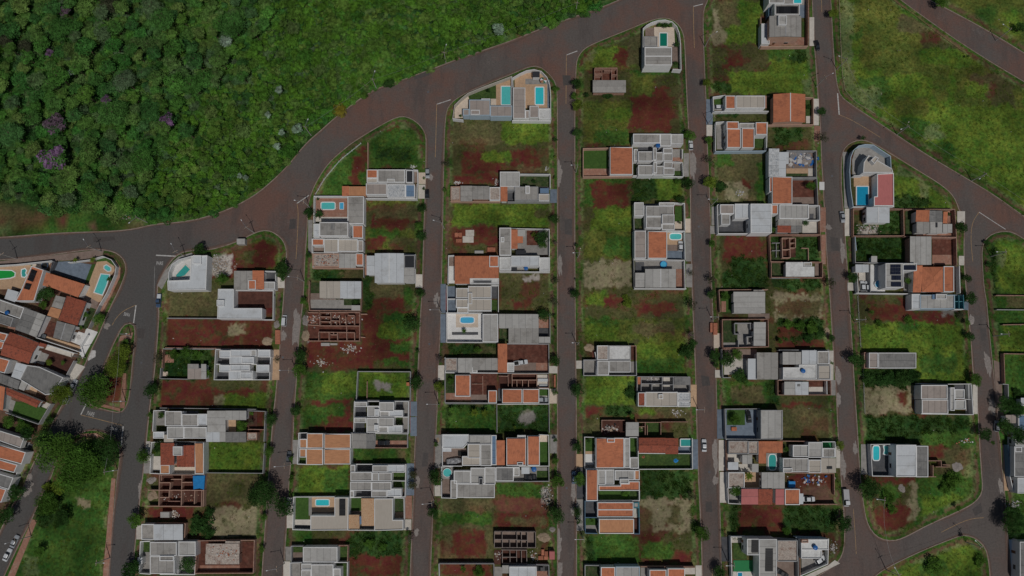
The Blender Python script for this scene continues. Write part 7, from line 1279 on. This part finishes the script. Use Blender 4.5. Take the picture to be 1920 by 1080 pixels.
PREP = {'with', 'beside', 'behind', 'and', 'at', 'on', 'of', 'in', 'around', 'by', 'below', 'above', 'between', 'inside', 'carrying', 'next', 'left', 'wrapped', 'fronted', 'joined', 'under', 'partly', 'strewn', 'round', 'across', 'ringed', 'standing', 'along'}
def short(lb):
    w = lb.split()
    for i in range(3, len(w)):
        if w[i] in PREP:
            p = ' '.join(w[:i])
            if sum(1 for a in ANCH if a[2].startswith(p)) == 1: return p
    return lb
def where(x, y):
    best = min(ANCH, key=lambda a: math.hypot(a[0] - x, a[1] - y)); dx, dy = x - best[0], y - best[1]
    if math.hypot(dx, dy) < 3: rel = 'beside the'
    elif abs(dx) > 1.7 * abs(dy): rel = 'right of the' if dx > 0 else 'left of the'
    elif abs(dy) > 1.7 * abs(dx): rel = 'above the' if dy > 0 else 'below the'
    else: rel = ('upper' if dy > 0 else 'lower') + (' right of the' if dx > 0 else ' left of the')
    return rel + ' ' + short(best[2])
lab = []
for x, y, R, col, shp, h, bush in tr_items:
    kindw = 'shrub' if bush else ('palm' if shp == 'p' else 'tree'); sz = 'small ' if R < 1.3 else ('large ' if R > 3 else ''); lab.append((sz + CN[col][1] + ' ' + kindw + ' ' + where(x, y), kindw))
from collections import defaultdict
byl = defaultdict(list)
for i, (lb, kw) in enumerate(lab): byl[lb].append(i)
ORD = ['leftmost', 'second from left', 'third from left', 'fourth from left', 'fifth from left', 'sixth from left', 'seventh from left', 'eighth from left']
for lb, ids in byl.items():
    ids.sort(key=lambda i: tr_items[i][0])
    for n_, i in enumerate(ids):
        x, y, R, col, shp, h, bush = tr_items[i]
        l2 = lb if len(ids) == 1 else (ORD[n_] + ' ' if len(ids) > 2 else ('left ' if n_ == 0 else 'right ')) + lb
        o = tree_at(x, y, R, CN[col][0], shp, h, 'shrub' if bush else ('palm_tree' if shp == 'p' else 'street_tree'))
        tag(o, l2, lab[i][1], 'street and garden trees' if not bush else 'shrubs on the lots')

# ------------------------------------------------------------------ lamp posts and power poles: base (tile px), arm vector in px
def post_meshes():
    vs, fs = lathe([(.17, 0), (.13, 4), (.10, 8.6)], 10); pole = mesh('pole', vs, fs); pole.materials.append(MATS['concrete'])
    vs, fs = polywall([(0, 0), (1, 0)], .10, 8.25, 8.35, (0, 0, 0)); arm = mesh('arm', vs, fs); arm.materials.append(MATS['metal'])
    lamp = mesh('lamp_head', *box_vf(-.32, .32, -.13, .13, 8.22, 8.4, .06, .03)); lamp.materials.append(MATS['lamp_white'])
    bar = mesh('cross_bar', *box_vf(-.06, .06, -1.0, 1.0, 8.05, 8.2)); bar.materials.append(MATS['timber']); return pole, arm, lamp, bar
PO, AR, LA, BA = post_meshes()
POLES = [((1,0),905,667,18,-60),((1,0),1425,472,18,-60),((1,0),414,1016,20,-50),((2,0),475,108,10,-40),((2,0),1470,932,50,-20),((2,0),1446,350,40,-25),((3,0),360,652,60,-30),((3,0),515,522,-50,-20),((3,0),1708,304,-60,-40),((3,0),965,1010,-50,20),
 ((0,1),130,862,-40,-60),((0,1),762,806,-40,-60),((0,1),1112,592,-50,40),((0,1),1392,842,-30,-60),((0,1),1908,666,-40,-60),((1,1),1412,636,-60,-20),((1,1),362,1032,-70,-8),((1,1),405,478,-80,-10),((2,1),1494,462,-60,0),((2,1),492,852,-40,0),((2,1),478,214,-40,0),((3,1),1525,276,-50,40),((3,1),1668,845,-60,0),
 ((0,2),642,522,60,-10),((0,2),985,360,50,0),((0,2),945,850,50,0),((1,2),1392,186,-60,0),((1,2),300,626,-60,0),((1,2),1372,872,-66,0),((2,2),486,426,-40,0),((2,2),1396,912,-50,0),((2,2),1500,238,-50,0),((3,2),648,256,-60,0),((3,2),1688,362,-50,0),((0,3),882,284,60,-10),((0,3),826,942,50,0),((1,3),268,240,-80,6),((1,3),1338,510,-60,6),((1,3),214,985,-80,14),((2,3),522,772,-56,0),((3,3),784,488,-50,-6),((3,3),1484,826,-40,-40),((3,3),886,1032,-30,-50),((2,3),1612,962,-50,0),((0,3),236,780,-60,20)]
for tl, x, y, ax, ay in POLES:
    T = Tile(*tl); p = T.at(x, y, Z0); q = T.at(x + ax, y + ay, Z0); d = Vector((q[0] - p[0], q[1] - p[1])); L = max(1.4, min(d.length, 3.0))
    lb = 'concrete lamp post ' + where(p[0], p[1]); k2 = 2
    while lb in LABELS: lb = 'concrete lamp post with arm ' + where(p[0], p[1]) if k2 == 2 else f'concrete lamp post with white lamp {where(p[0], p[1])}'; k2 += 1; 
    LABELS[lb] = 1
    r = empty('lamp_post', (p[0], p[1], Z0), math.atan2(d.y, d.x)); tag(r, lb, 'lamp post', 'lamp posts along the streets')
    for nm, me, loc, sc in (('pole', PO, (0, 0, 0), (1, 1, 1)), ('arm', AR, (0, 0, 0), (L, 1, 1)), ('lamp_head', LA, (L + .3, 0, 0), (1, 1, 1)), ('cross_bar', BA, (0, 0, 0), (1, 1, 1))):
        o = bpy.data.objects.new(nm, me); C.objects.link(o); o.parent = r; o.location = loc; o.scale = sc
def wire(pts, label, r=.035, n=10):
    P3 = []
    for a, b in zip(pts[:-1], pts[1:]):
        A, Bv = Vector(a), Vector(b)
        for i in range(n + 1):
            t = i / n; w = A.lerp(Bv, t); w.z -= 1.1 * 4 * t * (1 - t); P3.append(w)
    vs = []; fs = []
    for p in P3: vs += [(p.x - r, p.y, p.z), (p.x, p.y, p.z + r), (p.x + r, p.y, p.z), (p.x, p.y, p.z - r)]
    for i in range(len(P3) - 1):
        for j in range(4): fs.append((i * 4 + j, i * 4 + (j + 1) % 4, i * 4 + 4 + (j + 1) % 4, i * 4 + 4 + j))
    tag(link('power_cable', mesh('power_cable', vs, fs), m='wall_g'), label, 'cable')
def P8(tl, x, y): p = Tile(*tl).at(x, y, Z0); return (p[0], p[1], 8.2)
wire([P8((3,0),515,522), P8((3,0),640,760), P8((3,0),965,1010), P8((3,1),1525,276), P8((3,1),2100,640)], 'power cable strung along the lower edge of the meadow')
wire([P8((1,0),414,1016), P8((1,0),905,667), P8((1,0),1425,472), P8((2,0),475,108)], 'power cable strung along the edge of the wood')
wire([P8((3,3),784,488), P8((3,3),800,780), P8((3,3),886,1032)], 'power cable crossing the lower right junction')
wire([P8((3,3),886,1032), P8((3,3),1484,826), P8((3,3),1900,700)], 'power cable over the bottom corner meadow')
wire([P8((0,3),882,284), P8((0,2),945,850), P8((0,2),985,360)], 'power cable along the triangular island')
# fences of the meadow and of the lots: posts and rails
def fence(tl, pts, m, label, h=.9, step=3.0):
    T = Tile(*tl); p = resample(np.array([T.at(x, y, Z0)[:2] for x, y in pts]), step, False); c = (*p[0], Z0); r = empty('fence', c); tag(r, label, 'fence')
    pm = mesh('post', *box_vf(-.07, .07, -.07, .07, 0, h)); pm.materials.append(MATS[m])
    for x, y in p: o = bpy.data.objects.new('post', pm); C.objects.link(o); o.parent = r; o.location = (x - c[0], y - c[1], 0)
    for z in (.35, .75):
        vs, fs = polywall([tuple(q) for q in p], .06, Z0 + z * h, Z0 + z * h + .07, c); link('rail', mesh('rail', vs, fs), r, m)
fence((3,0),[(530,0),(540,300),(552,560),(575,690),(650,770),(800,860)],'timber','low rail fence along the left side of the meadow')
fence((3,0),[(930,0),(1100,120),(1280,260),(1500,420)],'paint_yellow','low yellow rail fence along the upper side of the meadow')
fence((3,2),[(668,60),(690,440)],'wall_g','thin grey fence beside the red-brown wedge lot'); fence((3,2),[(708,600),(722,940)],'wall_g','thin grey fence beside the dry grass wedge lot')
fence((1,1),[(450,380),(520,260),(640,120),(790,0)],'lamp_white','pale low fence along the curved wedge lawn',h=1.2,step=2.2)
# brick garden wall dividing the wedge lawn
T = Tile(1,1); vs, fs = polywall([T.at(840, y, 1.5)[:2] for y in (-10, 190)], .25, Z0, 1.8, (0, 0, 0)); tag(link('garden_wall', mesh('garden_wall', vs, fs), m='wall_t'), 'long salmon brick wall dividing the two crescent lawns', 'wall')

# free-standing lot walls
for tl, c, h, pts, lb in [((3,2),'b',1.6,[(1710,55),(1980,57)],'low brick wall on the right edge, uppermost of four'),((3,2),'g',1.4,[(1715,162),(1980,164)],'low grey wall on the right edge between grass lots'),((3,2),'b',1.6,[(1760,276),(1980,272)],'low brick wall on the right edge above the bright lot'),((3,2),'b',2.0,[(1980,496),(1768,492),(1776,716)],'cornered brick wall round the lush lot on the right edge'),
 ((0,2),'g',1.9,[(1252,226),(1634,228)],'thin grey wall along the top of the wide red lot'),((0,2),'b',1.9,[(1240,448),(1925,456)],'brick wall along the bottom of the wide red lot'),((0,2),'g',1.9,[(1200,900),(1920,910)],'grey wall below the lower red soil lot'),((0,3),'g',2.0,[(1546,82),(1544,306),(1972,310),(1984,84)],'grey wall round three sides of a square grass lot'),((1,2),'g',1.8,[(1420,868),(1806,868),(1808,1085)],'grey wall cornering the lush lot of the middle block'),((2,2),'g',1.8,[(278,872),(280,1085)],'thin grey wall beside the lush lot near the road'),((3,3),'b',1.8,[(130,306),(496,312),(498,470)],'brick wall round the corner of the junk-strewn dirt yard'),((3,1),'g',1.6,[(400,1003),(30,1004)],'low wall below the small white slab-roofed house')]:
    T = Tile(*tl); p = [T.at(x, y, h)[:2] for x, y in pts]; c0 = (*p[0], Z0); vs, fs = polywall(p, .2, Z0 - .05, Z0 + h + jit(), c0); tag(link('lot_wall', mesh('lot_wall', vs, fs), m='wall_' + c, loc=c0), lb, 'wall', 'walls between open lots')
for t, g, m in [((0,3),[(838,345),(868,350),(815,1085),(772,1085)],'y_brick'),((0,3),[(242,655),(280,662),(112,1085),(58,1085)],'y_brick'),((0,2),[(925,640),(948,640),(936,900),(900,900)],'y_brick'),((0,2),[(905,360),(1000,332),(988,378),(890,402)],'y_brick'),((0,2),[(770,870),(905,905),(900,925),(760,890)],'y_brick'),((0,3),[(600,14),(720,8),(800,50),(780,70),(700,30),(610,36)],'y_brick')]: pave(t, g, m)

mat('asphalt_patch', (.082, .073, .069), .2, 1.2, spot=(.11, .09, .08), spot_amt=.5, spot_scale=.4)
for t, g in [((3,3),[(1535,575),(1600,530),(1615,600),(1550,625)]),((1,0),[(1180,560),(1290,525),(1300,560),(1190,598)]),((2,0),[(380,560),(440,560),(440,640),(382,640)]),((0,2),[(1030,300),(1090,302),(1084,380),(1026,378)]),((1,1),[(250,560),(300,562),(296,640),(248,640)]),((2,1),[(390,560),(450,560),(450,680),(392,680)]),((2,2),[(1420,660),(1480,662),(1482,730),(1424,730)]),((3,1),[(470,700),(530,702),(536,800),(476,800)]),((1,3),[(1250,150),(1290,150),(1288,260),(1246,260)]),((0,1),[(700,700),(860,690),(866,722),(704,736)]),((2,3),[(1450,520),(1500,520),(1504,600),(1454,600)]),((3,2),[(1590,300),(1630,300),(1636,390),(1594,390)])]:
    T = Tile(*t); q = [T.at(x, y, 0)[:2] for x, y in g]; q = [(a + random.uniform(-.3, .3), b + random.uniform(-.3, .3)) for a, b in q]
    tag(link('road_patch', mesh('road_patch', [(a, b, .0085) for a, b in ccw(q)], [(0, 1, 2, 3)]), m='asphalt_patch'), kind='structure')
# manhole covers
vs, fs = lathe([(.42, 0), (.42, .012)], 16); mh = mesh('manhole_cover', vs, fs); mh.materials.append(MATS['wall_d'])
for t, x, y in [((1,0),1290,690),((2,1),405,400),((2,1),1400,620),((1,2),200,520),((1,2),1300,420),((0,2),1060,560),((3,1),480,240),((3,2),560,520),((2,3),410,420),((2,3),1480,300)]:
    c = Tile(*t).at(x, y, 0); o = bpy.data.objects.new('manhole_cover', mh); C.objects.link(o); o.location = (c[0], c[1], .004); tag(o, 'dark round manhole cover ' + where(c[0], c[1]), 'manhole cover', 'manhole covers in the streets')

# ------------------------------------------------------------------ the wood above the avenue
fz = [(-330,-200),(1130,-200),(1160,-30),(1080,17),(1020,37),(960,60),(870,92),(805,117),(750,137),(700,152),(668,170),(620,207),(590,230),(560,255),(528,297),(498,327),(466,354),(428,375),(385,392),(340,402),(285,404),(230,398),(160,390),(80,386),(20,370),(-60,350),(-330,340)]
FZ = np.array([at(u + (4 if u > 20 and v > -60 else 0), v + (4 if u > 270 and v > -60 else 0), 3)[:2] for u, v in fz])
def scatter(n, rmin_f, seed, box):
    r = np.random.default_rng(seed); out = []
    grid = {}
    X = r.uniform(*box[0], n); Yr = r.uniform(*box[1], n); ok = inside(X, Yr, FZ); X, Yr = X[ok], Yr[ok]; U, Vv = to_px(X, Yr, 4); NZ = fbm(X * .06, Yr * .06, 77, 3) - .5
    for x, y, u, v, nz in zip(X.tolist(), Yr.tolist(), U.tolist(), Vv.tolist(), NZ.tolist()):
        e = nz * 260 + r.normal() * 22
        th = (u + e > 335 and v + e * .4 > 210) or u + .55 * v + e > 505
        rad = r.uniform(1.0, 2.0) + (r.uniform(.6, 1.8) if r.random() < .2 else 0) if th else float(np.clip(r.lognormal(.95, .38), 1.5, 6.2))
        k = rmin_f * rad * (1.08 if th else 1); gx, gy = int(x // 4), int(y // 4); okk = True
        for i in range(gx - 2, gx + 3):
            for j in range(gy - 2, gy + 3):
                for (a, b, rr) in grid.get((i, j), ()):
                    if (a - x) ** 2 + (b - y) ** 2 < (k + rmin_f * rr) ** 2: okk = False; break
                if not okk: break
            if not okk: break
        if okk: grid.setdefault((gx, gy), []).append((x, y, rad)); out.append((x, y, rad, th, u, v))
    return out
bx = ((FZ[:, 0].min(), FZ[:, 0].max()), (FZ[:, 1].min(), FZ[:, 1].max()))
pts = scatter(60000, .56, 5, bx)
SPECIAL = [(102,235,24,'leaf_purple_dull','purple-flowering tree, upper of two near the left edge'),(100,298,30,'leaf_purple','widest purple-flowering tree near the left edge of the wood'),(312,226,18,'leaf_purple','purple-flowering tree in the middle of the wood'),(90,98,9,'leaf_purple','small purple-flowering tree in the upper left of the wood'),(198,187,11,'leaf_purple','small purple-flowering tree above the middle of the wood'),
 (422,76,14,'leaf_silver','silver-leaved tree with broad pale leaves in the upper wood'),(935,52,14,'leaf_silver','silver-leaved tree close to the avenue at upper right'),(130,133,8,'leaf_silver','small silver-leaved tree at the left of the wood'),(521,166,9,'leaf_silver','silver-leaved shrub tree in the thicket above the yellow tree'),(556,240,11,'leaf_silver','larger silver-leaved tree at the bend of the avenue'),(526,246,8,'leaf_silver','smaller silver-leaved tree at the bend of the avenue'),(501,213,7,'leaf_silver','silver-leaved tree in the thicket left of the bend'),(518,272,8,'leaf_silver','lowest silver-leaved tree at the bend of the avenue'),(447,328,6,'leaf_silver','small silver-leaved tree above the lower avenue verge'),(458,331,6,'leaf_silver','tiny silver-leaved tree right beside its twin over the verge'),
 (45,84,15,'leaf_thin','grey-green tree in the upper left corner of the wood'),(8,76,16,'leaf_thin','grey-green tree cut by the left edge'),(205,5,22,'leaf_thin','grey-brown tree cut by the top edge'),(120,20,12,'leaf_purple_dull','dull mauve tree in the upper left of the wood')]
for u, v, r, m, lb in SPECIAL:
    R = r / 5.0; x, y, _ = at(u, v, 6.5); pts = [p for p in pts if math.hypot(p[0] - x, p[1] - y) > .55 * (R + p[2])]
    pur = m == 'leaf_purple' or m == 'leaf_purple_dull'
    o = tree_at(x, y, R * (.92 if pur else 1), 'leaf_forest' if pur else m, 's' if R < 2.2 else 'm', 6.2 + R * .3, 'forest_tree', 0.1)
    if pur:
        bl = bpy.data.objects.new('blossom', CR['s'][int(u) % 4]); C.objects.link(bl); bl.parent = o; bl.location = (0, 0, (6.2 + R * .3) * .8 + .25); bl.scale = (R * .98, R * .98, R * .9); bl.rotation_euler = (0, 0, u); setmat(bl, m)
    tag(o, lb, 'tree', 'distinct trees of the wood')
vis = [p for p in pts if -10 < p[4] < 1200 and -15 < p[5] < 440]
big = sorted([p for p in vis if not p[3]], key=lambda p: -p[2])[:190]; med = sorted([p for p in vis if p[3]], key=lambda p: -p[2])[:105]
used = set(id(p) for p in big + med)
fkeys = []
for p in big + med:
    x, y, R, th, u, v = p
    h = random.uniform(1.4, 2.6) + R * .6 if th else (3.4 + R * .95) * random.uniform(.85, 1.5)
    o = tree_at(x, y, R * 1.06, 'leaf_thicket' if th else 'leaf_forest', ('s' if R < 1.7 else 'm') if th else ('m' if R < 4.4 else 'l'), h, 'thicket_tree' if th else 'forest_tree', .1)
    tag(o, 'low bright green bushy tree in the dense thicket along the avenue' if th else 'broad green forest tree in the dense wood at upper left', 'tree', 'thicket trees along the avenue' if th else 'trees of the wood')
# the rest of the wood reads as one mass
def gn_scatter(name, items, objs, kind_label, cat):
    """one object whose points carry copies of small plant meshes"""
    me = bpy.data.meshes.new(name); me.from_pydata([i[:3] for i in items], [], [])
    n = len(items)
    for nm, vals in (('sc', [i[3] for i in items]), ('rz', [i[4] for i in items])):
        a = me.attributes.new(nm, 'FLOAT', 'POINT'); a.data.foreach_set('value', np.array(vals, np.float32))
    a = me.attributes.new('ix', 'INT', 'POINT'); a.data.foreach_set('value', np.array([i[5] for i in items], np.int32))
    ob = link(name, me)
    g = bpy.data.node_groups.new(name, 'GeometryNodeTree'); g.interface.new_socket('Geometry', in_out='INPUT', socket_type='NodeSocketGeometry'); g.interface.new_socket('Geometry', in_out='OUTPUT', socket_type='NodeSocketGeometry')
    N = g.nodes; L = g.links; gi = N.new('NodeGroupInput'); go = N.new('NodeGroupOutput'); ip = N.new('GeometryNodeInstanceOnPoints'); jn = N.new('GeometryNodeJoinGeometry')
    for o in reversed(objs):
        oi = N.new('GeometryNodeObjectInfo'); oi.inputs['Object'].default_value = o; oi.inputs['As Instance'].default_value = True; oi.transform_space = 'ORIGINAL'; L.new(oi.outputs['Geometry'], jn.inputs[0])
    def attr(nm, ty):
        x = N.new('GeometryNodeInputNamedAttribute'); x.data_type = ty; x.inputs['Name'].default_value = nm; return x.outputs[0]
    cx = N.new('ShaderNodeCombineXYZ'); L.new(attr('rz', 'FLOAT'), cx.inputs[2])
    mp = N.new('GeometryNodeMeshToPoints'); L.new(gi.outputs[0], mp.inputs[0])
    L.new(mp.outputs[0], ip.inputs['Points']); L.new(jn.outputs[0], ip.inputs['Instance']); ip.inputs['Pick Instance'].default_value = True
    L.new(attr('ix', 'INT'), ip.inputs['Instance Index']); L.new(cx.outputs[0], ip.inputs['Rotation']); L.new(attr('sc', 'FLOAT'), ip.inputs['Scale']); L.new(ip.outputs[0], go.inputs[0])
    md = ob.modifiers.new('scatter', 'NODES'); md.node_group = g
    tag(ob, kind_label, cat, kind='stuff'); return ob
def source(name, mesh_, m, x, y, R, label, cat):
    """a real plant of the stand whose shape the mass repeats"""
    me = mesh_.copy(); me.materials.clear(); me.materials.append(MATS[m]); o = bpy.data.objects.new(name, me); C.objects.link(o); o.location = (x, y, Z0 - .02); o.scale = (R, R, R); tag(o, label, cat, kind='stuff'); return o
rest = [p for p in pts if id(p) not in used]
fo, th = [p for p in rest if not p[3]], [p for p in rest if p[3]]
srcF = [source('understorey', CR['m'][i], 'leaf_forest', fo[i][0], fo[i][1], fo[i][2], 'understorey of the dense wood', 'wood') for i in range(3)]
srcT = [source('understorey', CR['s'][i], 'leaf_thicket', th[i][0], th[i][1], th[i][2], 'understorey of the bright thicket', 'thicket') for i in range(3)]
gn_scatter('wood_canopy', [(x, y, (2.0 + R * .7) * random.uniform(.35, 1.05), R * 1.15, random.random() * 6.28, random.randrange(3)) for x, y, R, t_, u, v in fo], srcF, 'dense mass of smaller trees filling the wood', 'wood')
gn_scatter('thicket_canopy', [(x, y, random.uniform(.1, 2.8) + R * .4, R * 1.06, random.random() * 6.28, random.randrange(3)) for x, y, R, t_, u, v in th], srcT, 'dense mass of bright bushes along the avenue', 'thicket')
# ground layer below so that no gap looks empty
lo = scatter(14000, .45, 8, bx)
gn_scatter('forest_floor_plants', [(x, y, .3, R * 1.2, random.random() * 6.28, random.randrange(3)) for x, y, R, t_, u, v in lo], srcF, 'low plants covering the forest floor', 'undergrowth')

# ------------------------------------------------------------------ weeds and grass clumps on the lots
fb = [(min(p[0] for p in q), max(p[0] for p in q), min(p[1] for p in q), max(p[1] for p in q), q) for q in FOOT]
def free(X, Yy):
    ok = np.ones(len(X), bool)
    for x0, x1, y0, y1, q in fb:
        c = (X > x0 - .2) & (X < x1 + .2) & (Yy > y0 - .2) & (Yy < y1 + .2) & ok
        if c.any():
            i = np.where(c)[0]; ins = inside(X[i], Yy[i], q); ok[i[ins]] = False
    return ok
def tuft_mesh(seed, n, spread, hgt):
    r = np.random.default_rng(seed); vs = []; fs = []
    for i in range(n):
        a = r.uniform(0, 6.28); d = spread * r.random() ** .6; cx, cy = d * math.cos(a), d * math.sin(a); b = r.uniform(0, 6.28); w = r.uniform(.06, .14); t = r.uniform(.15, .5); h = hgt * r.uniform(.4, 1)
        vs += [(cx - w * math.cos(b), cy - w * math.sin(b), 0), (cx + w * math.cos(b), cy + w * math.sin(b), 0), (cx + t * math.cos(a) + w * .4, cy + t * math.sin(a), h), (cx + t * math.cos(a) - w * .4, cy + t * math.sin(a) + .03, h * .95)]
        fs.append((4 * i, 4 * i + 1, 4 * i + 2, 4 * i + 3))
    return mesh('tuft', vs, fs)
for nm, m, sp, hg, lb in (('weed', 'leaf_weed', .55, .55, 'lush dark weeds covering the lots'), ('grass', 'leaf_grass', .5, .30, 'bright grass clumps covering the lots'), ('dry', 'leaf_dry', .4, .22, 'dry grass clumps covering the lots')):
    arr = TUFTS[nm]
    if not arr: continue
    X = np.array([a[0] for a in arr]); Yy = np.array([a[1] for a in arr]); ok = free(X, Yy); arr = [a for a, k2 in zip(arr, ok) if k2]
    src = [source(nm + '_clump', tuft_mesh(100 + i, 34, sp, hg), m, arr[i][0], arr[i][1], 1.0, lb, 'plants') for i in range(3)]
    gn_scatter(nm + '_clumps', [(a[0] + random.uniform(-.4, .4), a[1] + random.uniform(-.4, .4), a[2] - .03, a[3] * random.uniform(.5, 1.25), random.random() * 6.28, random.randrange(3)) for a in arr], src, lb, 'plants')
for m, (V, Fc) in LIT.items():
    # keep only pieces that lie on open ground
    X = np.array([v[0] for v in V[::8]]); Yy = np.array([v[1] for v in V[::8]]); ok = free(X, Yy); V2 = []; F2 = []
    for i, k2 in enumerate(ok):
        if k2:
            b = len(V2) - 8 * i; V2 += V[8 * i:8 * i + 8]; F2 += [tuple(v + b for v in f) for f in Fc[5 * i:5 * i + 5]]
    if V2: tag(link('litter', mesh('litter', V2, F2), m=m), 'stray pale stones and litter on the lots', 'litter', kind='stuff')
